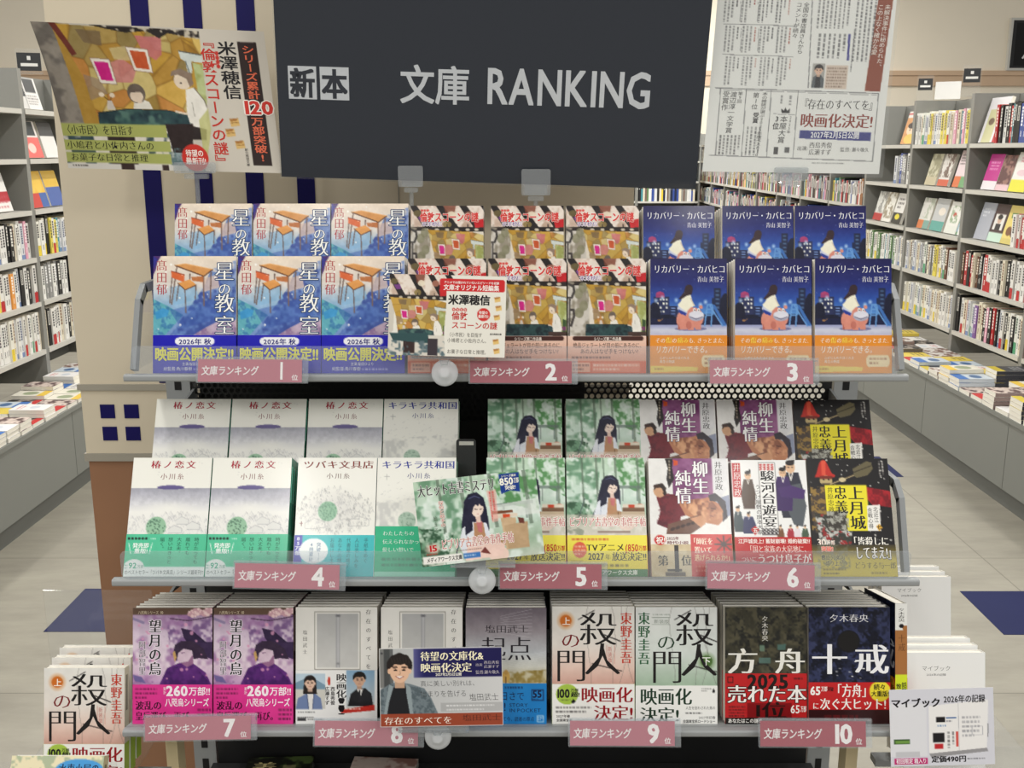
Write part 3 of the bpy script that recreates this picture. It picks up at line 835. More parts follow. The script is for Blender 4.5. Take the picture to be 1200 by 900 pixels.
def reader(c, x, y, s):
    """a plain printed figure with long dark hair bent over an open book; (x, y) is the head, s the head radius"""
    hair = (34, 34, 56); skin = (240, 220, 206)
    X = lambda u: x + u * s
    Y = lambda v: y + v * s
    c.poly([(X(-.9), Y(-.5)), (X(.2), Y(-1.05)), (X(1.0), Y(-.5)), (X(1.2), Y(.8)), (X(1.25), Y(2.6)), (X(.9), Y(3.4)), (X(.4), Y(2.0)), (X(-.9), Y(2.6)), (X(-1.3), Y(4.6)), (X(-1.75), Y(4.4)), (X(-1.45), Y(1.8))], hair)
    c.line([(X(-1.4), Y(2.6)), (X(-2.2), Y(4.4)), (X(-2.5), Y(5.4))], .12 * s, (60, 64, 84))
    c.poly([(X(-1.45), Y(2.3)), (X(-.5), Y(1.75)), (X(1.0), Y(2.0)), (X(1.5), Y(4.2)), (X(1.2), Y(5.4)), (X(-1.4), Y(5.4)), (X(-1.95), Y(3.9))], (226, 230, 238)); c.line([(X(-1.0), Y(2.4)), (X(-1.2), Y(4.0))], .07 * s, (176, 184, 204))
    c.poly([(X(-.25), Y(1.85)), (X(.7), Y(1.95)), (X(.9), Y(5.2)), (X(-.5), Y(5.2))], (186, 140, 104)); c.poly([(X(.0), Y(1.7)), (X(.6), Y(1.8)), (X(.5), Y(2.9)), (X(.1), Y(2.8))], (196, 116, 116))
    c.poly([(X(-.05), Y(.9)), (X(.45), Y(1.0)), (X(.5), Y(1.9)), (X(.05), Y(1.85))], (226, 198, 184))
    c.ell(X(.28), Y(.5), .6 * s, .84 * s, skin, 1, 16)
    c.poly([(X(-1.05), Y(1.0)), (X(-1.0), Y(-.3)), (X(-.5), Y(-1.0)), (X(.35), Y(-1.12)), (X(1.0), Y(-.5)), (X(1.12), Y(.6)), (X(1.0), Y(1.5)), (X(.86), Y(.35)), (X(.66), Y(.28)), (X(.52), Y(.05)), (X(.36), Y(.3)), (X(.14), Y(.08)), (X(-.1), Y(.34)), (X(-.3), Y(.9)), (X(-.42), Y(2.6)), (X(-1.2), Y(3.0))], hair)
    c.line([(X(-.5), Y(-.55)), (X(.1), Y(-.75)), (X(.6), Y(-.5))], .1 * s, (84, 90, 130), .8)
    c.line([(X(-.02), Y(.52)), (X(.26), Y(.6))], .08 * s, (70, 50, 54)); c.line([(X(.5), Y(.62)), (X(.7), Y(.58))], .08 * s, (70, 50, 54))
    c.line([(X(.2), Y(1.04)), (X(.36), Y(1.06))], .06 * s, (196, 120, 112))
    c.poly([(X(-.6), Y(4.3)), (X(.9), Y(3.5)), (X(2.6), Y(3.9)), (X(2.7), Y(4.4)), (X(1.0), Y(4.9)), (X(-.4), Y(5.1))], (176, 140, 104)); c.line([(X(.9), Y(3.6)), (X(1.0), Y(4.9))], .08 * s, (120, 84, 60))
    c.ell(X(.4), Y(4.7), .45 * s, .3 * s, skin); c.ell(X(1.9), Y(5.2), 1.0 * s, .8 * s, (238, 210, 196))

def cover_forest():
    V = (885, 308, 1207, 828)
    c = CV(V, .100, .150)
    forest(c, (885, 308, 1207, 655))
    reader(c, 1062, 425, 34)
    c.poly([(1112, 520), (1190, 512), (1200, 535), (1112, 545)], (190, 100, 70)); c.rect(1112, 515, 1200, 530, (224, 214, 196)); c.rect(1135, 516, 1160, 540, (200, 70, 40)); c.rect(1110, 530, 1200, 548, (120, 90, 66)); c.rect(1105, 548, 1200, 570, (196, 176, 150))
    c.poly([(885, 560), (1207, 560), (1207, 650), (885, 650)], (232, 216, 206), .55)
    c.line([(960, 490), (935, 570)], 4, (60, 70, 80), .7)
    c.mottle(5, 18, (885, 308, 1207, 650))
    c.h('ビブリア古書堂の事件手帖', 893, 570, 1206, 614, (190, 44, 58), 'm', (248, 240, 232), .07)
    c.rect(1010, 630, 1140, 640, (120, 90, 80), .6)
    o = CV((885, 650, 1207, 828), .100, .150 * 178 / 520, (240, 226, 70))
    o.grad(885, 650, 1207, 796, [(0, (244, 232, 90)), (1, (238, 218, 60))])
    o.marks(905, 660, 1180, 678, 1, (196, 60, 44))
    o.ell(936, 714, 28, 34, (222, 96, 70)); o.marks(914, 692, 958, 740, 3, (250, 236, 200))
    o.h('TVアニメ', 962, 684, 1116, 722, INK, 'M'); o.h('(850', 1118, 690, 1172, 720, (196, 40, 36), 'b'); o.h('万部', 1172, 694, 1204, 718, (196, 40, 36), 'b')
    o.h('2027', 968, 728, 1034, 756, INK, 'b'); o.h('年', 1036, 730, 1060, 758, INK, 'm'); o.h('放送決定!!', 1064, 722, 1204, 762, INK, 'M')
    o.marks(940, 768, 1200, 790, 1, (90, 80, 40)); o.marks(900, 756, 950, 776, 2, (120, 90, 40))
    o.rect(885, 794, 1207, 828, (54, 120, 60)); o.h('メディアワークス文庫', 960, 799, 1166, 822, (236, 242, 226), 'b')
    return c, o, (226, 222, 210)

def cover_samurai():
    V = (66, 305, 440, 830)
    c = CV(V, .102, .149, (234, 233, 230))
    c.rect(178, 305, 362, 505, (122, 62, 112)); c.tint([(178, 305), (362, 305), (362, 505), (178, 505)], (150, 92, 138), 4)
    c.poly([(362, 305), (432, 305), (432, 440), (400, 482), (362, 450)], (226, 226, 228)); c.poly([(375, 490), (436, 470), (440, 560), (400, 580)], (120, 130, 160), .8)
    # kneeling figure in maroon
    mr = (116, 30, 44)
    c.poly([(100, 480), (150, 465), (200, 470), (215, 520), (205, 600), (150, 620), (100, 600), (118, 540)], mr); c.tint([(100, 480), (200, 470), (215, 520), (150, 620), (100, 600)], (86, 18, 34), 6)
    c.ell(116, 452, 28, 30, (206, 160, 124)); c.poly([(90, 450), (92, 425), (130, 418), (148, 440), (140, 470), (126, 440), (104, 436)], (40, 26, 22)); c.ell(104, 432, 16, 8, (60, 36, 28)); c.ell(140, 462, 8, 12, (40, 26, 22))
    c.poly([(178, 500), (215, 495), (250, 520), (240, 560), (196, 570)], mr)
    # big resting figure
    c.poly([(200, 500), (270, 500), (340, 480), (400, 520), (415, 570), (380, 605), (300, 590), (230, 560)], (190, 128, 92)); c.tint([(200, 500), (340, 480), (415, 570), (300, 590)], (222, 168, 126), 6); c.tint([(200, 500), (340, 480), (415, 570), (300, 590)], (140, 84, 60), 7, .55, .7)
    c.poly([(340, 472), (372, 462), (418, 500), (424, 570), (400, 592), (404, 540), (380, 500), (346, 498)], (48, 40, 52)); c.line([(350, 530), (372, 534)], 4, (70, 36, 28)); c.line([(344, 562), (360, 568)], 4, (130, 70, 56))
    c.poly([(150, 600), (290, 560), (320, 600), (250, 645), (140, 645)], (110, 76, 62))
    for k in range(6): c.ell(170 + k * 24, 622 - k * 7, 12, 7, (54, 36, 34), .9, -24)
    c.poly([(250, 575), (310, 560), (330, 590), (300, 615)], (206, 150, 112))
    c.poly([(146, 308), (182, 306), (178, 350), (186, 400), (160, 440), (150, 400), (158, 350)], (30, 24, 24)); c.poly([(184, 312), (206, 318), (206, 336), (186, 340)], (214, 84, 44))
    c.mottle(5, 16, (66, 305, 440, 645))
    c.v('柳生', 268, 314, 346, 470, (248, 246, 246), 'M', (80, 40, 76), .02)
    c.v('純情', 188, 356, 264, 512, (248, 246, 246), 'M', (80, 40, 76), .02)
    c.v('井原忠政', 374, 318, 412, 450, (44, 40, 44), 'm')
    c.marks(156, 314, 174, 420, 1, (236, 220, 190), True)
    o = CV((66, 645, 440, 830), .102, .149 * 185 / 525, (200, 40, 36))
    o.rect(66, 645, 250, 690, (236, 232, 226)); o.rect(66, 690, 250, 830, (216, 200, 164)); o.tint([(66, 690), (250, 690), (250, 830), (66, 830)], (200, 180, 140), 4)
    o.ell(110, 672, 26, 22, (200, 40, 36)); o.h('祝!', 90, 655, 134, 688, (250, 244, 236), 'b'); o.h('2025年', 140, 655, 196, 672, (120, 60, 60), 'b'); o.h('時代小説', 140, 674, 240, 690, (120, 60, 60), 'b')
    o.h('第', 94, 735, 146, 785, (30, 24, 22), 'M'); o.h('1', 154, 696, 196, 806, (30, 24, 22), 'h'); o.rect(140, 796, 206, 806, (30, 24, 22)); o.h('位', 202, 735, 252, 785, (30, 24, 22), 'M'); o.rect(130, 810, 222, 826, (60, 50, 44), .8)
    o.h('「師匠を', 248, 660, 352, 692, (250, 236, 214), 'M'); o.h('置いて', 264, 698, 346, 730, (250, 236, 214), 'M'); o.h('逃げられるか!」', 264, 732, 440, 764, (250, 220, 170), 'M')
    for a in range(8): o.line([(400, 690), (400 + 42 * math.cos(a * .785), 690 + 36 * math.sin(a * .785))], 7, (40, 26, 26), .8)
    o.ell(400, 690, 12, 11, (60, 36, 34)); o.marks(268, 776, 430, 812, 2, (240, 200, 170))
    return c, o, (150, 110, 130)

def cover_banquet():
    V = (434, 315, 772, 825)
    c = CV(V, .0955, .147, (240, 240, 238))
    c.rect(440, 330, 476, 480, (190, 36, 42)); c.v('井原忠政', 442, 330, 474, 478, (250, 240, 236), 'm')
    # printed figures in kimono
    def fig(cx, top, h, robe, w=1.0, hair=(36, 30, 30), skin=(226, 186, 150)):
        c.poly([(cx - .12 * h * w, top + .2 * h), (cx + .12 * h * w, top + .2 * h), (cx + .2 * h * w, top + .6 * h), (cx + .16 * h * w, top + h), (cx - .16 * h * w, top + h), (cx - .22 * h * w, top + .6 * h)], robe)
        c.ell(cx, top + .11 * h, .085 * h, .11 * h, skin); c.ell(cx, top + .03 * h, .08 * h, .05 * h, hair); c.ell(cx + .06 * h, top - .02 * h, .03 * h, .04 * h, hair)
        c.line([(cx - .03 * h, top + .2 * h), (cx, top + .34 * h), (cx + .04 * h, top + .2 * h)], .02 * h, (236, 232, 226))
        c.line([(cx - .05 * h, top + .11 * h), (cx - .015 * h, top + .11 * h)], .012 * h, INK); c.line([(cx + .02 * h, top + .11 * h), (cx + .05 * h, top + .11 * h)], .012 * h, INK)
    fig(508, 368, 165, (84, 66, 54), .95)
    fig(700, 322, 250, (44, 46, 62), 1.15); c.poly([(690, 430), (740, 420), (762, 520), (740, 610), (700, 600), (672, 520)], (86, 92, 98))
    fig(664, 352, 190, (64, 40, 96), 1.1); c.poly([(640, 440), (700, 430), (762, 450), (750, 490), (650, 480)], (74, 46, 108))
    fig(502, 548, 92, (50, 54, 96), 1.7); fig(456, 522, 110, (54, 70, 76), 1.0)
    for x, k in ((640, (120, 80, 50)), (684, (170, 44, 60)), (714, (230, 220, 224)), (748, (70, 90, 70))): fig(x, 604, 66, k, 1.2)
    c.poly([(508, 622), (528, 606), (548, 624), (526, 646)], (196, 40, 40)); c.h('五', 516, 614, 540, 638, WHITE, 'b')
    c.rect(556, 328, 632, 645, (244, 243, 240)); c.frame(556, 328, 632, 645, 3, (70, 66, 66))
    for i in range(4):
        for j in range(3): c.ell(568 + i * 17, 338 + j * 10, 7, 4, (190, 40, 40), .9, -20)
    for i in range(4):
        for j in range(2): c.line([(562 + i * 17, 618 + j * 13), (576 + i * 17, 630 + j * 13)], 5, (60, 56, 60)); c.line([(576 + i * 17, 618 + j * 13), (562 + i * 17, 630 + j * 13)], 5, (60, 56, 60))
    c.v('駿河台遊宴', 562, 360, 628, 614, INK, 'M'); c.v('うつけ屋敷の旗本大家', 536, 424, 562, 645, (50, 46, 46), 'r')
    o = CV((434, 655, 772, 825), .0955, .147 * 170 / 510, (190, 34, 36))
    o.h('江戸城炎上! 蓄財崩壊! 婚約破棄!?', 448, 662, 768, 684, (250, 238, 230), 'b')
    o.h('「国と家族の大窮地に、', 484, 690, 764, 724, (250, 236, 226), 'm'); o.h('ついに', 458, 738, 526, 764, (250, 236, 226), 'm'); o.h('うつけ息子が', 528, 726, 768, 772, (250, 240, 230), 'M')
    o.marks(560, 782, 768, 812, 1, (250, 240, 230))
    return c, o, (220, 216, 206)

def cover_castle():
    V = (778, 325, 1146, 835)
    c = CV(V, .104, .149, (26, 24, 26))
    c.dots(785, 330, 1140, 700, 60, 3.2, (230, 228, 222), .85)
    c.poly([(1030, 450), (1146, 470), (1146, 540), (1060, 530), (1020, 480)], (170, 30, 40)); c.tint([(1030, 450), (1146, 470), (1146, 540), (1060, 530)], (120, 16, 28), 5)
    c.poly([(790, 470), (860, 450), (880, 520), (870, 640), (800, 650), (786, 560)], (70, 58, 50)); c.tint([(790, 450), (880, 450), (870, 640), (786, 640)], (150, 120, 60), 12, .5, .6)
    c.poly([(822, 392), (838, 345), (856, 332), (870, 345), (890, 392), (905, 400), (900, 410), (812, 410)], (190, 44, 34)); c.poly([(845, 336), (866, 336), (862, 400), (846, 400)], (222, 84, 60))
    c.ell(862, 424, 28, 22, (190, 170, 120)); c.rect(836, 404, 892, 416, (120, 40, 30)); c.ell(852, 420, 5, 3, INK); c.ell(874, 420, 5, 3, INK); c.poly([(840, 436), (886, 436), (862, 452)], (60, 50, 44))
    c.line([(880, 440), (990, 400)], 5, (170, 150, 110)); c.ell(935, 420, 16, 10, (206, 190, 150))
    c.poly([(985, 372), (1050, 338), (1070, 345), (1076, 372), (1050, 400), (1000, 412), (988, 402)], (104, 96, 70)); c.line([(988, 388), (1070, 358)], 4, (54, 48, 36));
    c.poly([(800, 560), (880, 580), (960, 640), (950, 720), (820, 720)], (54, 56, 50)); c.tint([(800, 560), (880, 580), (960, 640), (950, 720), (820, 720)], (196, 196, 190), 10, .5, .62); c.tint([(800, 560), (880, 580), (960, 640), (950, 720), (820, 720)], (150, 40, 40), 10, .62, .7)
    c.rect(854, 444, 1040, 640, (236, 224, 50)); c.rect(854, 444, 940, 552, (236, 224, 50)); c.poly([(854, 556), (940, 556), (940, 640), (854, 640)], (60, 56, 50)); c.tint([(854, 556), (950, 556), (950, 640), (854, 640)], (170, 170, 160), 9, .45, .6)
    c.poly([(1036, 532), (1092, 528), (1088, 640), (1030, 640)], (240, 238, 232)); c.poly([(1068, 622), (1082, 610), (1096, 626), (1080, 642)], (220, 170, 60)); c.h('七', 1072, 614, 1092, 636, INK, 'b')
    c.v('上月城', 954, 446, 1026, 636, INK, 'M'); c.v('忠義', 892, 446, 950, 568, INK, 'M'); c.v('井原忠政', 862, 450, 890, 562, (50, 46, 20), 'm')
    c.v('北近江', 1062, 536, 1084, 606, INK, 'r'); c.v('合戦心得', 1036, 540, 1058, 632, INK, 'r')
    c.marks(1098, 338, 1126, 400, 2, (200, 196, 190), True); 
    o = CV((778, 700, 1146, 835), .104, .149 * 135 / 510, (180, 160, 40))
    o.grad(778, 690, 1146, 835, [(0, (60, 54, 40)), (.25, (120, 106, 40)), (.45, (190, 172, 48)), (1, (206, 186, 54))])
    o.tint([(800, 700), (940, 700), (940, 800), (800, 800)], (110, 110, 92), 9, .45, .6, .7)
    o.h('突破!', 816, 706, 870, 730, (230, 70, 60), 'b', (250, 240, 220), .05); o.h('豊臣兄弟の', 812, 742, 920, 766, INK, 'b', (226, 214, 130), .05); o.h('成り上がり', 830, 768, 930, 790, INK, 'b', (226, 214, 130), .05)
    o.marks(820, 796, 920, 828, 2, (60, 50, 30))
    o.h('してまえ!」', 966, 704, 1144, 764, (250, 246, 236), 'M', (40, 34, 26), .05); o.h('どうする与一郎', 958, 772, 1142, 804, (54, 44, 20), 'm'); o.marks(1030, 812, 1140, 826, 1, (90, 76, 30))
    c.h('「皆殺しに', 944, 664, 1120, 706, (250, 246, 236), 'M'); c.h('30', 800, 676, 842, 704, (244, 232, 220), 'b'); c.h('万部', 842, 680, 880, 704, (244, 232, 220), 'b')
    return c, o, (60, 56, 50)

def cover_crow():
    V = (468, 165, 832, 695)
    c = CV(V, .1015, .148, (224, 208, 222))
    c.grad(468, 198, 832, 516, [(0, (176, 150, 180)), (.3, (214, 196, 214)), (.7, (226, 208, 220)), (1, (190, 150, 190))])
    c.tint([(468, 198), (832, 198), (832, 516), (468, 516)], (150, 104, 156), 6, .5, .75, .8); c.tint([(620, 198), (832, 198), (832, 400), (640, 380)], (110, 78, 130), 6, .42, .65, .8)
    c.rect(468, 165, 832, 198, (96, 74, 60)); c.h('八咫烏シリーズ', 492, 178, 586, 194, (226, 210, 180), 'r'); c.h('10', 592, 180, 608, 192, (226, 210, 180), 'r')
    for x, y, k in ((760, 185, 26), (800, 190, 24), (735, 195, 18), (820, 178, 22)): c.ell(x, y, k, k * .7, (206, 160, 170)); c.dots(x - k, y - k * .6, x + k, y + k * .6, 6, 6, (236, 206, 206))
    c.line([(640, 215), (720, 225), (832, 205)], 5, (80, 56, 84)); c.line([(470, 215), (520, 235)], 12, (120, 110, 150), .7)
    # crow and figure in violet
    c.poly([(688, 258), (740, 270), (800, 320), (832, 330), (832, 366), (780, 360), (720, 330), (700, 300)], (48, 32, 66)); c.poly([(720, 330), (832, 320), (832, 400), (770, 380)], (58, 40, 76))
    c.poly([(590, 516), (625, 440), (680, 416), (745, 420), (800, 460), (826, 516)], (92, 40, 118)); c.tint([(590, 516), (625, 440), (745, 420), (826, 516)], (64, 24, 92), 6)
    c.poly([(690, 380), (740, 375), (745, 420), (715, 436), (690, 418)], (150, 104, 140)); c.poly([(660, 370), (668, 345), (690, 336), (730, 342), (740, 380), (720, 410), (690, 415), (672, 400)], (212, 188, 204))
    c.poly([(652, 378), (660, 335), (690, 316), (740, 318), (790, 350), (812, 400), (770, 395), (745, 400), (738, 360), (700, 352), (676, 372), (668, 410)], (54, 38, 62))
    c.poly([(650, 372), (660, 360), (668, 392), (660, 414)], (200, 160, 100)); c.line([(690, 372), (704, 370)], 3, (90, 50, 90))
    c.dots(475, 240, 820, 510, 26, 6, (214, 150, 184), .8); c.dots(475, 380, 560, 510, 10, 5, (150, 110, 160), .7); c.poly([(470, 470), (510, 480), (530, 510), (480, 500)], (110, 96, 150))
    c.mottle(6, 18, (468, 198, 832, 516))
    c.v('望月の烏', 540, 216, 600, 474, INK, 'M', (236, 226, 236), .04); c.v('阿部智里', 494, 314, 528, 472, INK, 'm', (236, 226, 236), .03)
    o = CV((468, 515, 832, 695), .1015, .148 * 180 / 530, (222, 56, 144))
    o.mottle(4, 6)
    o.h('260', 622, 522, 722, 566, (252, 240, 246), 'h'); o.h('万部!!', 724, 524, 824, 566, (252, 240, 246), 'b'); o.v('累計', 608, 526, 622, 560, (250, 230, 240), 'r')
    o.h('八咫烏シリーズ', 616, 576, 818, 616, (252, 240, 246), 'b')
    o.h('波乱の', 480, 588, 602, 632, (40, 14, 30), 'M'); o.h('皇后選び、再び。', 480, 636, 762, 680, (40, 14, 30), 'M'); o.marks(764, 620, 824, 680, 3, (60, 20, 44)); o.marks(482, 528, 580, 584, 3, (90, 20, 60))
    o.marks(640, 572, 700, 578, 1, (250, 230, 240))
    return c, o, (90, 70, 66)

def cover_canvas():
    V = (50, 118, 430, 660)
    c = CV(V, .104, .149, (234, 232, 226))
    c.rect(138, 140, 350, 408, (150, 146, 138)); c.rect(142, 144, 346, 404, (236, 234, 228)); c.grad(148, 150, 340, 398, [(0, (178, 178, 178)), (.5, (190, 190, 188)), (1, (202, 201, 198))])
    c.grad(238, 150, 256, 398, [(0, (150, 150, 154)), (.5, (196, 196, 198)), (1, (160, 160, 162))], True); c.ell(247, 160, 16, 8, (80, 80, 86), .8, soft=.8); c.ell(247, 380, 12, 8, (110, 110, 112), .6, soft=.8)
    c.mottle(3, 10)
    for i, ch in enumerate('存在のすべてを'): c.h(ch, 376, 128 + i * 42, 402, 154 + i * 42, (70, 66, 64), 'm')
    for i, ch in enumerate('塩田武士'): c.h(ch, 82, 224 + i * 30, 104, 246 + i * 30, (90, 86, 84), 'm')
    o = CV((50, 410, 430, 660), .104, .149 * 250 / 542, (236, 236, 234))
    o.rect(50, 428, 188, 588, (186, 206, 220)); o.poly([(50, 470), (120, 440), (188, 480), (188, 588), (50, 588)], (120, 150, 170)); o.rect(50, 500, 188, 588, (206, 204, 196))
    o.poly([(52, 590), (62, 540), (100, 520), (140, 518), (168, 540), (176, 590)], (110, 128, 168)); o.poly([(104, 520), (134, 520), (130, 590), (112, 590)], (226, 224, 222)); o.line([(104, 522), (112, 590)], 4, (70, 84, 120)); o.line([(136, 522), (130, 590)], 4, (70, 84, 120))
    person_face(o, 118, 470, 24, (220, 186, 164), (34, 26, 24), True, False)
    o.rect(286, 412, 416, 592, (150, 176, 196)); o.grad(286, 412, 416, 592, [(0, (130, 166, 196)), (1, (206, 208, 204))])
    o.poly([(292, 576), (306, 520), (336, 496), (374, 494), (402, 520), (410, 576)], (30, 30, 34)); o.poly([(334, 500), (352, 530), (362, 498)], (232, 230, 226)); o.line([(346, 506), (350, 560)], 8, (34, 34, 40))
    person_face(o, 346, 456, 26, (206, 166, 140), (28, 24, 22), False, False)
    for i, ch in enumerate('映画化!!'): o.h(ch, 238, 424 + i * 38, 288, 464 + i * 38, INK, 'M')
    o.v('西島秀俊', 212, 486, 234, 572, (40, 36, 36), 'b'); o.v('広瀬すず', 186, 486, 208, 572, (40, 36, 36), 'b'); o.ell(206, 462, 7, 20, (200, 60, 40)); 
    o.poly([(262, 592), (416, 570), (416, 596), (262, 610)], (196, 50, 40)); o.marks(280, 580, 410, 598, 1, (250, 232, 220))
    o.marks(62, 596, 150, 610, 1, (60, 60, 60)); o.marks(60, 622, 160, 632, 1, (60, 60, 60)); o.rect(60, 630, 100, 644, (60, 60, 62)); o.marks(108, 632, 180, 644, 1, (60, 60, 60))
    return c, o, (206, 198, 186)

def cover_origin():
    V = (805, 100, 1166, 626)
    c = CV(V, .103, .148)
    c.grad(805, 100, 1166, 442, [(0, (104, 94, 104)), (.3, (150, 142, 148)), (.6, (186, 190, 194)), (.78, (206, 206, 196)), (1, (190, 176, 130))])
    for k in range(9): c.line([(960, 140 + k * 9), (1100, 108 + k * 16)], 2, (212, 208, 214), .5); c.line([(1000, 330 + k * 6), (1160, 300 + k * 8)], 2, (236, 236, 236), .4)
    c.tint([(805, 400), (1166, 380), (1166, 442), (805, 442)], (150, 130, 70), 12, .35, .6); c.ell(985, 412, 18, 28, (206, 166, 90)); c.line([(985, 412), (985, 442)], 6, (120, 90, 50)); c.ell(985, 392, 9, 12, (190, 150, 84))
    c.mottle(5, 14, (805, 100, 1166, 442))
    c.h('塩田武士', 890, 176, 1088, 216, (60, 54, 60), 'm'); c.h('起点', 872, 226, 1104, 344, (40, 36, 42), 'm')
    o = CV((805, 442, 1166, 626), .103, .148 * 184 / 526, (28, 128, 200))
    o.mottle(4, 6)
    o.marks(980, 454, 1070, 470, 1, (14, 36, 80)); o.h('日さで', 960, 478, 1068, 520, (14, 36, 80), 'r'); o.frame(1098, 470, 1152, 520, 4, (14, 30, 70)); o.h('55', 1104, 474, 1146, 506, (14, 30, 70), 'h'); o.marks(1104, 508, 1146, 518, 1, (14, 30, 70))
    o.h('!', 975, 530, 985, 566, (14, 36, 80), 'b'); o.h('STORY', 1000, 532, 1084, 548, (14, 30, 70), 'r'); o.h('IN POCKET', 1000, 556, 1142, 572, (14, 30, 70), 'r'); o.h('すべて今、読者の原点', 935, 592, 1112, 614, (14, 30, 70), 'r'); o.frame(1122, 586, 1152, 616, 4, (196, 220, 240)); o.marks(1126, 592, 1148, 610, 2, (226, 236, 246))
    return c, o, (70, 80, 100)

def crackle(c, x0, y0, x1, y1, n=3):
    for _ in range(n):
        x = x0 + c.rng.rand() * (x1 - x0); y = y0; P = [(x, y)]
        for _ in range(6):
            x += (c.rng.rand() - .5) * 40; y += (y1 - y0) / 6; P.append((x, y))
        c.line(P, 2, (90, 84, 80), .5)
def gate_glyphs(c, ox, oy):
    """the four big brush characters"""
    c.h('殺', ox + 118, oy + 18, ox + 296, oy + 186, (30, 26, 26), 'm'); c.h('人', ox + 140, oy + 160, ox + 312, oy + 322, (30, 26, 26), 'm')
    c.h('門', ox + 10, oy + 186, ox + 160, oy + 352, (30, 26, 26), 'm')
    c.line([(ox + 118, oy + 62), (ox + 190, oy + 20)], 4, (30, 26, 26)); c.line([(ox + 230, oy + 130), (ox + 305, oy + 160)], 5, (30, 26, 26)); c.line([(ox + 180, oy + 262), (ox + 312, oy + 296)], 5, (30, 26, 26), .8)
def cover_gate_red():
    V = (60, 117, 430, 655)
    c = CV(V, .105, .150)
    c.grad(60, 117, 430, 476, [(0, (230, 228, 222)), (.5, (228, 220, 212)), (.8, (226, 196, 182)), (1, (206, 160, 146))])
    c.mottle(5, 10); crackle(c, 70, 117, 420, 470, 4)
    c.ell(122, 184, 44, 46, (214, 124, 42), 1, 0, .8); c.ell(122, 184, 26, 26, (206, 110, 34)); c.h('上', 104, 166, 142, 204, (250, 240, 226), 'b')
    gate_glyphs(c, 60, 117); c.h('の', 96, 232, 190, 312, (120, 20, 26), 'm')
    c.v('東野圭吾', 366, 142, 420, 380, (196, 60, 40), 'M'); c.v('新装版', 310, 300, 330, 374, (196, 120, 110), 'r'); c.line([(304, 296), (304, 380)], 2, (206, 130, 116)); c.line([(338, 296), (338, 380)], 2, (206, 130, 116))
    o = CV((60, 472, 430, 655), .105, .150 * 183 / 538, (240, 239, 234))
    o.ell(128, 520, 50, 46, (166, 196, 74)); o.h('100', 76, 496, 140, 534, INK, 'h'); o.h('万部', 142, 492, 178, 508, INK, 'b'); o.h('超!', 144, 508, 184, 532, INK, 'h'); o.marks(100, 540, 144, 552, 2, INK); o.poly([(146, 552), (156, 540), (166, 552), (160, 560), (150, 560)], INK)
    o.h('映画化', 188, 482, 424, 560, (150, 20, 30), 'M'); o.h('決定!', 246, 566, 426, 640, (150, 20, 30), 'M')
    o.marks(78, 570, 236, 606, 2, (60, 56, 56)); o.h('2027年春', 78, 612, 140, 626, (60, 56, 56), 'b'); o.h('全国東宝系', 78, 630, 150, 644, (60, 56, 56), 'b')
    return c, o, (226, 220, 206)
def cover_gate_green():
    V = (432, 104, 792, 626)
    c = CV(V, .104, .149)
    c.grad(432, 104, 792, 456, [(0, (228, 230, 228)), (.6, (214, 222, 216)), (1, (160, 184, 160))])
    c.mottle(5, 10); crackle(c, 450, 104, 780, 450, 4)
    c.ell(744, 346, 46, 46, (84, 122, 60), 1, 0, .8); c.ell(744, 346, 26, 26, (78, 112, 54)); c.h('下', 724, 324, 764, 366, (240, 244, 232), 'b')
    gate_glyphs(c, 486, 100); c.h('の', 522, 222, 612, 300, (26, 60, 36), 'm')
    c.v('東野圭吾', 442, 124, 496, 362, (36, 92, 56), 'M'); c.h('新装版', 512, 158, 580, 178, (140, 150, 140), 'r'); c.line([(506, 152), (586, 152)], 2, (150, 160, 150)); c.line([(506, 184), (586, 184)], 2, (150, 160, 150)); c.marks(508, 134, 584, 146, 1, (140, 150, 140))
    o = CV((432, 455, 792, 626), .104, .149 * 171 / 522, (240, 240, 236))
    o.h('映画化', 450, 462, 682, 544, (30, 56, 40), 'M'); o.h('決定!', 450, 548, 626, 622, (30, 56, 40), 'M')
    o.h('人生を狂わされた男の', 652, 546, 784, 562, (60, 60, 60), 'r'); o.marks(652, 568, 784, 584, 1, (60, 60, 60)); o.h('2027年初春', 710, 590, 784, 604, (60, 60, 60), 'r'); o.h('全国東宝系ロードショー', 640, 606, 784, 622, (40, 40, 40), 'b')
    o.marks(720, 466, 764, 484, 2, (60, 60, 60)); o.poly([(768, 482), (774, 468), (782, 482), (778, 488), (770, 488)], INK)
    return c, o, (226, 224, 214)

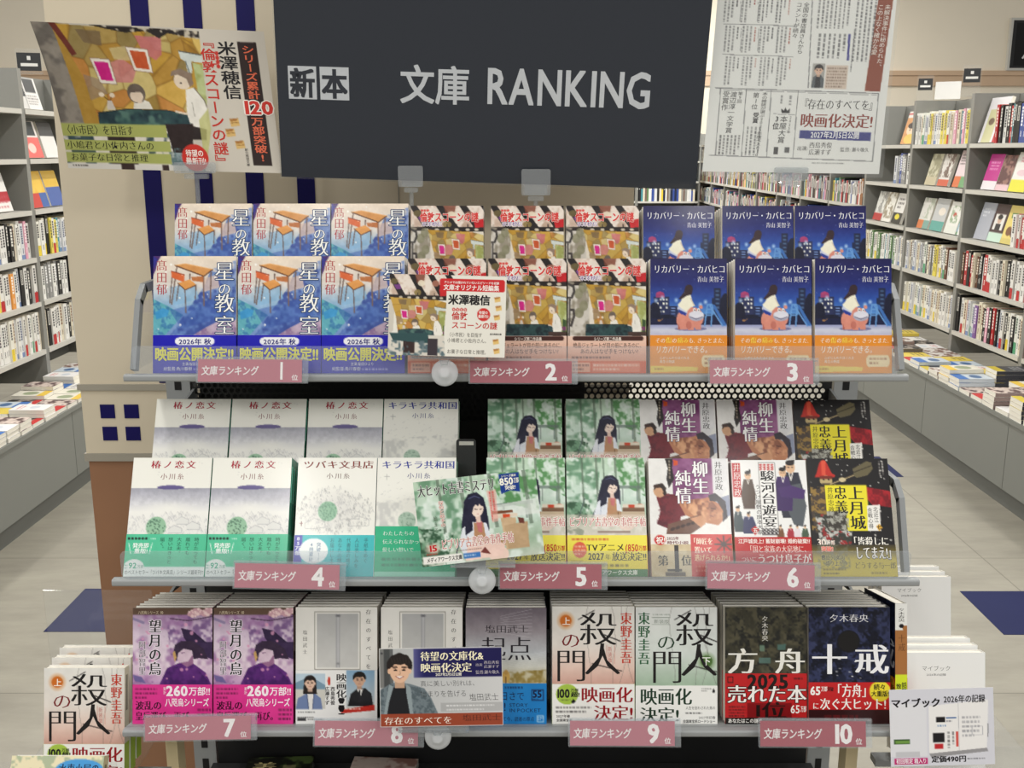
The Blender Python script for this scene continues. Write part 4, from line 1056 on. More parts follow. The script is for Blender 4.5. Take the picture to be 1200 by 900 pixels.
def cover_ark():
    V = (820, 120, 1190, 656)
    c = CV(V, .104, .149, (58, 56, 44))
    c.tint([(820, 120), (1190, 120), (1190, 430), (820, 430)], (84, 80, 62), 10, .35, .65); c.tint([(820, 120), (1190, 120), (1190, 430), (820, 430)], (38, 38, 34), 14, .5, .65)
    c.rect(978, 296, 1000, 322, (104, 128, 110)); c.poly([(1056, 292), (1096, 290), (1092, 318), (1058, 316)], (76, 104, 96)); c.rect(975, 352, 1026, 378, (84, 110, 102)); c.mottle(4, 18, (820, 120, 1190, 430))
    for i, ch in enumerate('夕木春央'): c.h(ch, 986, 160 + i * 29, 1016, 190 + i * 29, (232, 230, 222), 'm')
    c.h('方', 828, 304, 972, 430, (240, 238, 230), 'M'); c.h('舟', 1044, 304, 1186, 430, (240, 238, 230), 'M')
    for k in range(14): c.rect(870 + c.rng.rand() * 90, 396 + c.rng.rand() * 32, 882 + c.rng.rand() * 90, 399 + c.rng.rand() * 34, (58, 56, 44)); 
    o = CV((820, 424, 1190, 656), .104, .149 * 232 / 536, (190, 34, 36))
    o.mottle(4, 6); o.rect(920, 560, 1120, 630, (130, 20, 24)); o.h('1位', 940, 552, 1100, 632, (34, 20, 18), 'M')
    o.rect(820, 626, 1190, 656, (30, 26, 24)); o.h('あなたはこの謎を', 832, 630, 990, 652, (240, 238, 232), 'b')
    o.h('2025', 920, 430, 1108, 492, (30, 22, 20), 'h'); o.h('売れた本', 828, 474, 1190, 562, (248, 244, 238), 'M', (60, 16, 18), .035, 2)
    o.frame(832, 440, 858, 468, 3, (40, 20, 20)); o.marks(1130, 440, 1184, 458, 1, (40, 20, 20)); o.h('65', 1116, 570, 1160, 606, (248, 244, 238), 'b'); o.h('万部', 1162, 572, 1188, 602, (248, 244, 238), 'b'); o.marks(838, 570, 914, 624, 4, (60, 16, 18))
    return c, o, (70, 66, 54)
def cover_ten():
    V = (234, 254, 576, 742)
    c = CV(V, .104, .149, (30, 34, 56))
    P = [(234, 254), (576, 254), (576, 570), (234, 570)]
    c.tint(P, (52, 58, 92), 14, .4, .6); c.tint(P, (18, 20, 34), 16, .5, .65); c.mottle(4, 20)
    c.ell(402, 398, 47, 47, (20, 20, 24)); c.ell(402, 398, 43, 43, (28, 26, 26)); c.ell(456, 345, 18, 18, (22, 24, 38), .8); c.ell(345, 350, 14, 14, (22, 24, 38), .8); c.ell(400, 300, 12, 12, (22, 24, 38), .6)
    c.h('夕木春央', 320, 282, 486, 318, (240, 240, 244), 'm')
    c.h('十', 244, 402, 400, 540, (244, 244, 246), 'M'); c.h('戒', 424, 404, 574, 538, (244, 244, 246), 'M')
    for k in range(22): x = 340 + c.rng.rand() * 120; y = 440 + c.rng.rand() * 110; c.rect(x, y, x + 5 + c.rng.rand() * 8, y + 3, (240, 240, 244) if k % 2 else (30, 34, 56))
    o = CV((234, 568, 576, 742), .104, .149 * 174 / 488, (196, 36, 38))
    o.rect(234, 682, 576, 742, (52, 22, 24)); o.ell(532, 606, 44, 42, (240, 222, 60)); o.h('続々', 506, 574, 558, 600, INK, 'b'); o.h('大重版!', 496, 602, 572, 628, INK, 'b')
    o.h('65', 240, 586, 284, 620, (250, 246, 240), 'h'); o.h('万部', 286, 584, 312, 606, (250, 246, 240), 'b'); o.h('突破', 312, 586, 338, 606, (40, 20, 20), 'b'); o.h('「方舟」', 330, 572, 500, 632, (250, 246, 240), 'M')
    o.h('に', 250, 650, 278, 682, (250, 246, 240), 'M'); o.h('次ぐ大ヒット!', 280, 632, 560, 684, (250, 246, 240), 'M'); o.marks(300, 694, 560, 732, 1, (110, 30, 32))
    return c, o, (40, 44, 66)
# ------------------------------------------------------------------ structure
def struct(name, mb, mat, **k):
    return tag(mb.build(name, mat, **k), kind='structure')
struct('floor', MB().box(-9, -3.5, -0.1, 9, 15, 0), M['floor'])
BACK = 14.0
struct('wall_back', MB().box(-9, BACK, 0, 9, BACK + 0.15, 4.2), M['wall'])
struct('trim_1', MB().box(-9, BACK - 0.03, 2.34, 9, BACK, 2.47).box(-9, BACK - 0.045, 2.47, 9, BACK, 2.53), M['trimwood'])
for i, (x, y) in enumerate(((-1.50, 3.02), (1.565, 3.0), (1.52, 4.62))):
    struct('floor_inlay_tile', MB().box(x, y, 0.0, x + 0.33, y + 0.33, 0.0012), M['floorblue'])

# pillar with blue stripes behind the display
PX0, PX1, PY = -0.727, 0.197, 1.68
pil = thing('pillar', 'cream square pillar with navy blue stripes behind the paperback display', 'pillar', (0, PY, 0))
pil['kind'] = 'structure'
def z_at(px, py): return at_y(px, py, PY).z
zt0, zt1 = z_at(100, 457), z_at(100, 450)
zb0, zb1 = z_at(110, 540), z_at(110, 531)
MB().box(PX0, 0, zt1, PX1, 0.62, 4.2).box(PX0, 0, zb1, PX1, 0.62, zt0).build('panel', M['wallboard'], pil)
MB().box(PX0 + 0.002, 0.002, 0, PX1 - 0.002, 0.618, zb0).build('kick_panel', M['brown'], pil)
MB().box(PX0 - 0.004, -0.004, zt0, PX1 + 0.004, 0.624, zt1).build('trim_band', M['greytrim'], pil)
MB().box(PX0 - 0.003, -0.003, zb0, PX1 + 0.003, 0.623, zb1).build('trim_band', M['greytrim'], pil)
for k in range(4):
    x = (167.5 + 60 * k - 600) / 1200 * 1.645
    MB().box(x, -0.0012, zt1 + 0.002, x + 0.0285, 0.0, 4.19).build('stripe', M['blue'], pil)
for px, py in ((117, 474), (145, 474), (120, 500), (147, 500)):
    a = at_y(px, py, PY); b = at_y(px + 17, py + 16, PY)
    MB().box(a.x, -0.0012, b.z, b.x + 0.002, 0.0, a.z).build('square_decal', M['blue'], pil)
MB().box((466 - 600) / 1200 * 1.645, -0.0012, zt1 + 0.002, (467.5 - 600) / 1200 * 1.645, 0, 4.19).build('panel_joint', M['greytrim'], pil)

# ------------------------------------------------------------------ the display gondola
HW = 0.4925
T1 = dict(d=1.254, z=1.2265); T2 = dict(d=1.174, z=0.986); T3 = dict(d=1.157, z=0.790)
gond = thing('display_rack', 'grey steel book display rack with three tiers of ranked paperbacks', 'display rack', (0, 1.5, 0))
def g(mb, name, mat, parent=None, **k):
    for i in range(len(mb.v)): mb.v[i] = mb.v[i] - np.array([0, 1.5, 0])
    return mb.build(name, mat, parent or gond, **k)
BACKY = 1.50
def tier(T, slope, brk, rz, rk, xl, xr, clear_fence=True, arm=None, deep=0.072):
    d, z = T['d'], T['z']
    b = MB()
    b.rbox(xl, d, z - 0.009, xr, d + 0.012, z, 0.003, axis='x')
    # the deck falls away to the rear so that the books lie back on it
    t = math.tan(math.radians(slope)); y0 = d + 0.012
    yk = min(brk, d + deep); zk = z - 0.0008 - (yk - y0) * t
    prof = [(y0, z - 0.0008), (yk, zk), (brk, zk), (brk, rz), (BACKY, rz - (BACKY - brk) * t * rk), (BACKY, rz - (BACKY - brk) * t * rk - 0.003), (brk + 0.003, rz - 0.003), (brk + 0.003, zk - 0.004), (yk, zk - 0.004), (y0, z - 0.0048)]
    n = len(prof)
    vs = [(xl, y, q) for y, q in prof] + [(xr, y, q) for y, q in prof]
    fs = [(0, 1, 8, 9), (1, 2, 7, 8), (2, 3, 6, 7), (3, 4, 5, 6)]
    b.add(vs, fs + [tuple(i + n for i in reversed(f)) for f in fs] + [(i, i + n, (i + 1) % n + n, (i + 1) % n) for i in range(n)], (128, 128, 128))
    s = g(b, 'shelf', M['shelf'])
    if clear_fence:
        g(MB().rbox(xl + 0.012, d + 0.003, z + 0.0005, xr - 0.012, d + 0.0055, z + 0.036, 0.006), 'front_fence', M['hazy'], )
    if arm:
        for x in arm:
            P = [(x, d + 0.02, z + 0.004), (x, d + 0.055, z + 0.085), (x, d + 0.075, z + 0.10), (x, BACKY - 0.03, z + 0.10)]
            m = MB()
            for (x0, y0, z0), (x1, y1, z1) in zip(P, P[1:]):
                L = math.hypot(y1 - y0, z1 - z0); a = math.atan2(z1 - z0, y1 - y0)
                R = Matrix.Translation((x, y0, z0)) @ Matrix.Rotation(a, 4, 'X')
                m.box(-0.0035, -0.002, -0.006, 0.0035, L + 0.002, 0.006, M=R)
            arm_o = g(m, 'side_arm', M['frame'])
            q = MB()
            pts = [(d + 0.02, z + 0.001), (BACKY - 0.03, z + 0.001), (BACKY - 0.03, z + 0.095), (d + 0.075, z + 0.095), (d + 0.055, z + 0.08)]
            vs = [(x - 0.001, y, zz) for y, zz in pts] + [(x + 0.001, y, zz) for y, zz in pts]
            n = 5
            q.add(vs, [tuple(range(n)), tuple(range(2 * n - 1, n - 1, -1))] + [(i, i + n, (i + 1) % n + n, (i + 1) % n) for i in range(n)], (200, 200, 200))
            g(q, 'side_pane', M['clear'])
tier(T1, 13, 1.389, T1['z'] + 0.0575, 1, -0.4875, 0.4975, arm=(-0.4800, 0.4935), deep=0.1)
tier(T2, 27, 1.2815, T2['z'] + 0.0515, 1, -0.4925, 0.5015, arm=(0.4905,))
tier(T3, 13, 1.42, T3['z'] - 0.03, 0, -0.4895, 0.483, clear_fence=False, deep=0.16)
# slotted uprights
for x in (-0.502, 0.502):
    m = MB().box(x - 0.018, BACKY, 0.02, x + 0.018, BACKY + 0.035, 1.30)
    u = g(m, 'upright', M['shelf'])
    sl = MB()
    for k in range(24): g(MB().box(x - 0.005, BACKY - 0.0008, 0.1 + k * 0.05, x + 0.005, BACKY + 0.001, 0.13 + k * 0.05), 'slot', M['slot'], u)
    # shelf brackets that carry the tiers
    for T in (T1, T2, T3):
        z = T['z']; xi = x * 0.955
        b = MB()
        pts = [(T['d'] + 0.16, z - 0.09), (BACKY + 0.002, z - 0.075), (BACKY + 0.002, z - 0.13), (BACKY - 0.05, z - 0.11)]
        vs = [(xi - 0.002, p, q) for p, q in pts] + [(xi + 0.002, p, q) for p, q in pts]
        b.add(vs, [(0, 1, 2, 3), (7, 6, 5, 4)] + [(i, i + 4, (i + 1) % 4 + 4, (i + 1) % 4) for i in range(4)], (120, 120, 120))
        g(b, 'shelf_bracket', M['frame'])
for x in (-0.468, 0.468):
    g(MB().box(x - 0.008, 1.262, 0.02, x + 0.008, 1.290, T3['z'] - 0.047), 'cream_post', M['post'])
# perforated back sheets: rows of round holes between plain sheets
def perforated(x0, x1, z0, z1, y, p=0.0098, r=0.0036):
    m = MB(); rows = int((z1 - z0) / (p * 0.866)); seg = 8
    for j in range(rows):
        zc = z0 + (j + .5) * p * 0.866
        n = int((x1 - x0 - p) / p)
        off = p * 0.5 * (j % 2)
        V = []; F = []
        for i in range(n):
            xc = x0 + p * (i + .5) + off; b = len(V)
            for k in range(seg):
                t = 2 * math.pi * (k + .5) / seg; c_, s_ = math.cos(t), math.sin(t)
                V.append((xc + r * c_, y, zc + r * s_))
                hx, hz = p / 2, p * 0.433
                f = min(hx / abs(c_) if abs(c_) > 1e-6 else 9, hz / abs(s_) if abs(s_) > 1e-6 else 9)
                V.append((xc + f * c_, y, zc + f * s_))
            F += [(b + 2 * k, b + 2 * k + 1, b + 2 * ((k + 1) % seg) + 1, b + 2 * ((k + 1) % seg)) for k in range(seg)]
            # corners of the cell
            hx, hz = p / 2, p * 0.433
            q = len(V); V += [(xc + hx, y, zc + hz), (xc - hx, y, zc + hz), (xc - hx, y, zc - hz), (xc + hx, y, zc - hz)]
            F += [(q, b + 1, b + 3), (q + 1, b + 5, b + 7), (q + 2, b + 9, b + 11), (q + 3, b + 13, b + 15)]
        m.add(V, F, (20, 20, 20))
        lo = x0; m.add([(lo - .004, y, zc - p * .433), (lo + off + .0001, y, zc - p * .433), (lo + off + .0001, y, zc + p * .433), (lo - .004, y, zc + p * .433)], [(0, 1, 2, 3)], (20, 20, 20))
        hi0 = x0 + p * n + off; m.add([(hi0, y, zc - p * .433), (x1, y, zc - p * .433), (x1, y, zc + p * .433), (hi0, y, zc + p * .433)], [(0, 1, 2, 3)], (20, 20, 20))
    return m
z1b = T1['z'] - 0.020
g(perforated(-0.482, 0.482, T1['z'] - 0.125, T1['z'] - 0.024, BACKY + 0.004), 'perforated_sheet', M['black'])
g(perforated(-0.482, 0.482, T2['z'] - 0.105, T2['z'] - 0.024, BACKY + 0.004), 'perforated_sheet', M['black'])
g(MB().box(-0.482, BACKY + 0.002, T2['z'] - 0.022, 0.482, BACKY + 0.006, T1['z'] - 0.125), 'back_sheet', M['black'])
g(MB().box(-0.482, BACKY + 0.002, 0.08, 0.482, BACKY + 0.006, T2['z'] - 0.105), 'back_sheet', M['black'])
g(MB().box(-0.482, BACKY + 0.040, 0.6, 0.112, BACKY + 0.044, T1['z'] - 0.010), 'hole_darkening_sheet', M['black'])  # added black blocker, keeps the left perforations dark; not part of the rack
# base deck
g(MB().box(-0.49, 1.20, 0.0, 0.49, BACKY, 0.12).box(-0.49, 1.10, 0.12, 0.49, BACKY, 0.15), 'base_deck', M['frame'])
DECK = 0.522
g(MB().box(-0.49, 1.30, DECK - 0.02, 0.49, BACKY, DECK), 'low_shelf', M['riser'])

# ------------------------------------------------------------------ paperbacks on the display
def make_book(label, printed, T, H, spine_pages=(238, 232, 216), group=None, name='paperback_book', cat='book'):
    c, o, sp = printed
    W = c.W
    r = thing(name, label, cat, (0, 0, -5), group=group)
    m = MB()
    c.emit(m)
    cw = 0.0005
    m.box(-W / 2, 0.0001, 0, W / 2, cw, H, sp)
    m.box(-W / 2, T - cw, 0, W / 2, T, H, (226, 224, 218))
    m.box(W / 2 - cw, 0.0001, 0, W / 2, T, H, sp)
    mk = [(W / 2 + 0.00006, T * a, H * b) for b in (0.62, 0.93) for a in (0.3, 0.7)]
    m.add([mk[0], mk[1], mk[3], mk[2]], [(0, 1, 2, 3)], np.clip(np.array(sp, float) * 0.62 if sum(sp) > 330 else np.array(sp, float) + 110, 0, 255))
    m.build('cover', M['cover'], r)
    MB().box(-W / 2 + 0.0004, cw, 0.0012, W / 2 - cw, T - cw, H - 0.0016).build('page_block', M['pages'], r)
    if o is not None:
        ob = MB()
        hb = o.H; z0 = 0.0
        o.emit(ob, o.flat(dy=-0.0005))
        col = o.a[o.gh // 3, o.gw // 8]
        ob.box(-W / 2 - 0.0003, -0.0004, z0, W / 2 + 0.0004, -0.0001, hb, col)
        ob.box(W / 2 + 0.0001, -0.0004, z0, W / 2 + 0.0004, T + 0.0003, hb, col)
        ob.box(-W / 2, T + 0.0001, z0, W / 2, T + 0.0003, hb, col)
        ob.build('obi_band', M['cover'], r)
    return r

USED = set()
def place(proto, loc, rot, label, group):
    if proto.name not in USED:
        USED.add(proto.name)
        proto.location = loc; proto.rotation_euler = rot; proto['label'] = label
        if group: proto['group'] = group
        return proto
    return dup(proto, loc, rot, label, group)

def put_stack(proto, W, T, x, d, z, tilt, label, behind_label, n, group, yaw=0.0, xj=0.0007, rnd=random.Random(5)):
    th = math.radians(tilt)
    place(proto, (x, d, z), (-th, 0, yaw), label, group)
    for k in range(n):
        s_ = (k + 1) * (T + 0.0014)
        dup(proto, (x + rnd.uniform(-xj, xj), d + s_ * math.cos(th), z - s_ * math.sin(th)), (-th, 0, yaw), behind_label, group)

BT = 0.0135
KIND = {
 'star': ('blue paperback showing an orange school desk', cover_star(), .150, 0.0138),
 'scone': ('paperback showing an ochre patchwork room', cover_scone(), .147, 0.0128),
 'night': ('night-blue paperback with orange band', cover_night(), .147, 0.0115),
 'letter': ('white paperback with a purple island', cover_letter(), .150, 0.0130),
 'shop': ('white paperback with brown title and turquoise band', cover_shop(), .150, 0.0130),
 'republic': ('white paperback with blue title', cover_republic(), .150, 0.0130),
 'forest': ('green forest paperback with reading figure', cover_forest(), .150, 0.0130),
 'samurai': ('paperback with maroon samurai and purple block', cover_samurai(), .149, 0.0130),
 'banquet': ('white paperback with small kimono figures', cover_banquet(), .147, 0.0130),
 'castle': ('black paperback with red helmet', cover_castle(), .149, 0.0130),
 'crow': ('violet paperback with crow and pink band', cover_crow(), .148, 0.0130),
 'canvas': ('white paperback with grey framed picture', cover_canvas(), .149, 0.0150),
 'origin': ('grey sky paperback with blue band', cover_origin(), .148, 0.0130),
 'gatered': ('pale paperback with orange spot and black brushwork', cover_gate_red(), .150, 0.0155),
 'gategreen': ('pale paperback with green spot and black brushwork', cover_gate_green(), .149, 0.0155),
 'ark': ('dark olive paperback with red band', cover_ark(), .149, 0.0150),
 'ten': ('dark navy paperback with black disc', cover_ten(), .149, 0.0150),
}
PROTO = {}
def proto(k):
    if k not in PROTO:
        lab, pr, H, T = KIND[k]
        PROTO[k] = make_book(lab, pr, T, H)
    return PROTO[k]
def row(items, zc, d, z, tilt, shelf_txt, n_behind):
    """items: (kind, where its middle stands, how many copies behind)"""
    cnt = {}
    tot = {}
    for it in items: tot[it[0]] = tot.get(it[0], 0) + 1
    for k, (kind, xm, nb) in enumerate(items):
        lab, pr, H, T = KIND[kind]
        W = pr[0].W
        x = (xm - 600) / 1200 * zc
        cnt[kind] = cnt.get(kind, 0) + 1
        side = {1: 'leftmost ', tot[kind]: 'rightmost '}.get(cnt[kind], 'middle ') if tot[kind] > 1 else ''
        full = side + lab + ', ' + shelf_txt
        put_stack(proto(kind), W, T, x, d, z, tilt, full, 'spare ' + lab + ', stacked behind', nb, lab + ' copies')
F1 = [('star', 229, 2), ('star', 328, 2), ('star', 426, 2), ('scone', 524, 3), ('scone', 618, 3), ('scone', 711, 3), ('night', 806.5, 4), ('night', 905.5, 4), ('night', 999, 4)]
row(F1, 1.3138, T1['d'] + 0.027, T1['z'] - 0.0035, 13, 'front row on the top tier', 2)
row([('star', 250, 2), ('star', 342, 2), ('star', 433.5, 2), ('scone', 524, 2), ('scone', 618, 2), ('scone', 706, 2), ('night', 795.5, 3), ('night', 888, 3), ('night', 973, 3)],
    1.41, 1.396, T1['z'] + 0.0572, 13, 'rear row on the top tier', 2)
row([('letter', 202, 2), ('letter', 295.5, 2), ('shop', 395.5, 2), ('republic', 488.5, 2), ('forest', 616, 3), ('forest', 709.5, 3), ('samurai', 806.5, 3), ('banquet', 900.5, 2), ('castle', 993, 3)],
    1.309, T2['d'] + 0.0165, T2['z'] - 0.0025, 27, 'front row on the middle tier', 2)
row([('letter', 228, 1), ('letter', 316.5, 1), ('letter', 406, 1), ('republic', 494, 1), ('forest', 615, 2), ('forest', 706, 2), ('samurai', 793, 2), ('samurai', 883, 2), ('castle', 973, 2)],
    1.392, 1.283, T2['z'] + 0.0525, 27, 'rear row on the middle tier', 2)
row([('crow', 201.5, 6), ('crow', 296.5, 6), ('canvas', 394, 5), ('canvas', 494, 5), ('origin', 593, 6), ('gatered', 695.5, 5), ('gategreen', 793, 5), ('ark', 898, 5), ('ten', 996, 6)],
    1.3056, T3['d'] + 0.022, T3['z'] - 0.003, 13, 'lowest tier', 6)
# ------------------------------------------------------------------ signs, posters, cards
def facing(px, py, zc, roll=0.0, lean=0.0, yaw=0.0):
    """a frame standing square to the viewer's slope at a place on the rack"""
    p = at_depth(px, py, zc)
    R = Matrix.Rotation(math.radians(yaw), 4, 'Z') @ Matrix.Rotation(-PITCH + math.radians(lean), 4, 'X') @ Matrix.Rotation(math.radians(roll), 4, 'Y')
    return Matrix.Translation(p) @ R
def root_at(name, label, cat, Mx, group=None):
    r = thing(name, label, cat, group=group)
    r.matrix_world = Mx
    return r

# the dark header sign
BLp, BRp = at_depth(330, 207, 1.50), at_depth(815, 222, 1.50)
sx = (BRp - BLp); SWD = sx.length; sx.normalize()
sy = Vector((0, SP, CP)); fw = Vector((0, CP, -SP))
up = (sy * math.cos(math.radians(20)) - fw * math.sin(math.radians(20)))
up = (up - sx * up.dot(sx)).normalized()
nb = sx.cross(up).normalized() * -1
Msign = Matrix(((sx.x, nb.x, up.x, (BLp.x + BRp.x) / 2), (sx.y, nb.y, up.y, (BLp.y + BRp.y) / 2), (sx.z, nb.z, up.z, (BLp.z + BRp.z) / 2), (0, 0, 0, 1)))
sign = root_at('header_sign', 'large dark slate header sign with white ranking lettering above the books', 'sign', Msign)
c = CV((0, 0, 606, 420), SWD, .42, (36, 41, 50), .003)
lt = (196, 200, 204)
c.crisp([(16, 264), (56, 309)], lt); c.crisp([(61, 264), (102, 309)], lt)
c.h('新', 18, 266, 54, 308, (40, 44, 52), 'h'); c.h('本', 63, 266, 100, 308, (40, 44, 52), 'h')
c.h('文庫', 174, 256, 274, 312, lt, 'b'); c.h('RANKING', 296, 259, 532, 307, lt, 'b')
m = MB(); c.emit(m, eps=.0003); m.box(-SWD / 2, 0.0002, 0, SWD / 2, 0.004, .42, (36, 41, 50))
m.build('panel', M['laminate'], sign)
cf = MB(); cf.box(-SWD / 2 - .003, 0.0042, -.003, SWD / 2 + .004, 0.0062, .423, (200, 200, 200))
cf.build('acrylic_backing', M['clear'], sign)

def clamp_stand(label, px0, px1, py0, py1, zc, base_z, rod_px=None, group='clear clamp stands along the top tier'):
    """clear clamp that grips a sheet, on a rod that stands on the rack"""
    a, b = at_depth(px0, py0, zc), at_depth(px1, py1, zc)
    cx, cy = (a.x + b.x) / 2, (a.y + b.y) / 2
    w = (b.x - a.x) / 2; h = a.z - b.z
    r = thing('clamp_stand', label, 'stand', (cx, cy, base_z))
    zz = b.z - base_z
    MB().rbox(-w, -.006, zz, w, -.0045, zz + h, .003).build('clamp_jaw', M['clip'], r)
    MB().rbox(-w * .8, .0075, zz, w * .8, .009, zz + h, .003).build('clamp_jaw', M['clip'], r)
    MB().rbox(-w * .55, -.0045, zz - .008, w * .55, .0075, zz - .001, .002).build('hinge', M['clip'], r)
    MB().tube([(0, .0015, 0.002), (0, .0015, zz - .008)], .0032, seg=10).build('rod', M['clip'], r)
    MB().lathe([(.014, 0), (.014, .002), (.006, .004), (.0035, .006)], Matrix.Translation((0, .0015, 0)), seg=18).build('foot', M['clip'], r)
    return r
TOPZ = T1['z'] + 0.0575
clamp_stand('small clear clamp stand under the left half of the dark sign', 467, 496, 194, 219, 1.495, 1.262)
clamp_stand('small clear clamp stand under the middle of the dark sign', 611, 645, 198, 229, 1.492, 1.262)

# the large watercolour poster on the left, its upper left corner bending forward
def bent(TL, TR, BR, BL, bow):
    P = [np.array(at_depth(*q)) for q in (TL, TR, BR, BL)]
    n = np.array((0, 0, EYE)) - sum(P) / 4; n = n / np.linalg.norm(n)
    def f(u, v, e):
        u = np.asarray(u)[:, None]; v = np.asarray(v)[:, None]
        Q = (1 - u) * (1 - v) * P[0] + u * (1 - v) * P[1] + u * v * P[2] + (1 - u) * v * P[3]
        Q = Q + bow * ((1 - u) ** 2 * v * (1 - v) * 4) * (P[1] - P[0]) + n * np.asarray(e)[:, None]
        return Q
    return f, n
def sheet(name, label, cat, cv, warp, n, mat, thick=.0006, part='sheet'):
    m = MB(); cv.emit(m, warp, eps=.0002)
    k = 12
    u, v = np.meshgrid(np.linspace(0, 1, k + 1), np.linspace(0, 1, k + 1))
    Bk = warp(u.ravel(), v.ravel(), np.full(u.size, -thick))
    q = k + 1
    m.add(Bk, [(j * q + i, j * q + i + 1, (j + 1) * q + i + 1, (j + 1) * q + i) for j in range(k) for i in range(k)], (236, 234, 228))
    # edges of the sheet
    t = np.linspace(0, 1, k + 1); o_, l_ = np.zeros(k + 1), np.ones(k + 1)
    for uu, vv in ((t, o_), (l_, t), (t[::-1], l_), (o_, t[::-1])):
        A = warp(uu, vv, np.zeros(k + 1)); B = warp(uu, vv, np.full(k + 1, -thick))
        m.add(np.concatenate([A, B]), [(i, i + 1, i + k + 2, i + k + 1) for i in range(k)], (236, 234, 228))
    ctr = Vector(warp(np.array([.5]), np.array([1.0]), np.zeros(1))[0])
    for i in range(len(m.v)): m.v[i] = m.v[i] - np.array(ctr)
    r = thing(name, label, cat, ctr)
    m.build(part, mat, r)
    return r
c = CV((0, 0, 1000, 600), .32, .195, (206, 199, 186), .0013)
c.rect(0, 0, 110, 600, (150, 142, 132)); c.tint([(0, 0), (130, 0), (110, 400), (0, 400)], (112, 106, 100), 8, .4, .65)
c.poly([(80, 8), (700, 14), (720, 420), (110, 420)], (180, 140, 60))
paint_quilt(c, (80, 6, 752, 404))
c.poly([(230, 4), (720, 12), (700, 44), (560, 26), (520, 48), (470, 20), (380, 30), (300, 18)], (40, 34, 32)); c.tint([(230, 4), (720, 12), (700, 44), (300, 18)], (200, 190, 170), 14, .55, .65)
c.poly([(70, 0), (98, 0), (150, 120), (128, 130)], (110, 50, 40))
c.poly([(0, 405), (560, 405), (560, 600), (0, 600)], (226, 220, 208)); c.tint([(0, 440), (560, 440), (560, 600), (0, 600)], (60, 80, 84), 10, .5, .6); c.rect(205, 430, 330, 585, (48, 36, 34)); c.rect(20, 405, 465, 420, (44, 66, 68))
c.poly([(480, 400), (610, 396), (590, 520), (500, 520)], (46, 34, 34)); c.rect(500, 520, 590, 600, (150, 166, 170)); c.tint([(480, 500), (640, 500), (640, 600), (480, 600)], (96, 120, 124), 8)
c.poly([(700, 0), (1000, 0), (1000, 600), (640, 600), (690, 300)], (206, 199, 186))
c.poly([(640, 380), (690, 330), (690, 420), (650, 560), (640, 520)], (190, 190, 120), .8)
c.mottle(6, 26, (0, 0, 700, 600))
for (x1, y0, y1), t, xx in (((482, 404, 456), '〈小市民〉を目指す', (4, 330)), ((490, 472, 518), '小鳩君と小佐内さんの', (10, 414)), ((486, 526, 570), 'お菓子な日常と推理', (18, 378))):
    c.rect(0, y0, x1, y1, (172, 178, 100)); c.h(t, xx[0], y0 + 4, xx[1], y1 - 3, INK, 'm')
c.rect(0, 574, 560, 600, (222, 218, 210)); c.marks(24, 576, 160, 592, 1, (70, 66, 62)); c.rect(440, 574, 470, 600, (60, 44, 42)); c.rect(250, 574, 310, 600, (60, 44, 42))
c.ell(598, 540, 62, 58, (204, 50, 40)); c.h('待望の', 556, 506, 640, 538, (250, 240, 232), 'b'); c.h('最新刊!', 552, 540, 648, 572, (250, 240, 232), 'b')
c.rect(866, 50, 956, 568, (44, 30, 28)); c.ell(876, 58, 10, 10, (44, 30, 28)); c.ell(946, 58, 10, 10, (44, 30, 28))
c.v('シリーズ累計', 884, 60, 944, 288, (222, 106, 74), 'b'); c.h('120', 846, 296, 1000, 350, (206, 56, 46), 'h', (246, 240, 230), .07, 3); c.v('万部突破!', 884, 362, 944, 556, (222, 106, 74), 'b')
c.v('米澤穂信', 772, 46, 860, 290, INK, 'b')
c.v('『倫敦', 692, 28, 762, 180, (196, 52, 42), 'b'); c.v('スコーンの謎』', 690, 180, 760, 586, (196, 52, 42), 'b')
for k in range(4): c.ell(766, 100 + k * 18, 9, 9, (196, 52, 42)); 
for x, y in ((806, 386), (780, 430), (818, 480)):
    c.poly([(x - 24, y - 14), (x + 18, y - 18), (x + 22, y + 14), (x - 20, y + 20)], (214, 178, 110)); c.poly([(x - 24, y - 14), (x + 18, y - 18), (x + 8, y - 6), (x - 18, y - 2)], (170, 118, 60)); c.line([(x - 18, y + 4), (x + 20, y)], 3, (150, 104, 50))
c.v('創元推理文庫', 836, 496, 852, 574, INK, 'r')
wp, n_ = bent((35, 25, 1.36), (309, 37, 1.495), (331, 203, 1.505), (80, 197, 1.485), .02)
sheet('watercolour_poster', 'wide watercolour poster of a patchwork room with a red title', 'poster', c, wp, n_, M['matte'])
clamp_stand('clear clamp stand holding the watercolour poster beside the blue stripes', 205, 254, 190, 203, 1.495, 1.262)

# the white information sheet on the right in a clear frame
c = CV((0, 0, 640, 660), .26, .265, (232, 232, 228), .0011)
def q(x, y): return x - 115 + .1 * y, y + 36
def hh(t, x0, y0, x1, y1, col, w='b'):
    a = q(x0, (y0 + y1) / 2)[0]; c.h(t, a, y0 + 36, a + x1 - x0, y1 + 36, col, w)
def vv(t, x0, y0, x1, y1, col, w='b', lean=-.05):
    a = q(x0, y0)[0]; c.v(t, a, y0 + 36, a + x1 - x0, y1 + 36, col, w, lean=lean)
def mk(x0, y0, x1, y1, rows, col=(70, 70, 72)):
    a = q(x0, (y0 + y1) / 2)[0]; c.marks(a, y0 + 36, a + x1 - x0, y1 + 36, rows, col, True, .42, .8)
def ln(x0, y0, x1, y1, w=1.6, col=(70, 70, 74)): c.line([q(x0, y0), q(x1, y1)], w, col)
c.poly([q(692, -30), q(745, -30), q(695, 322), q(640, 320)], (140, 64, 36))
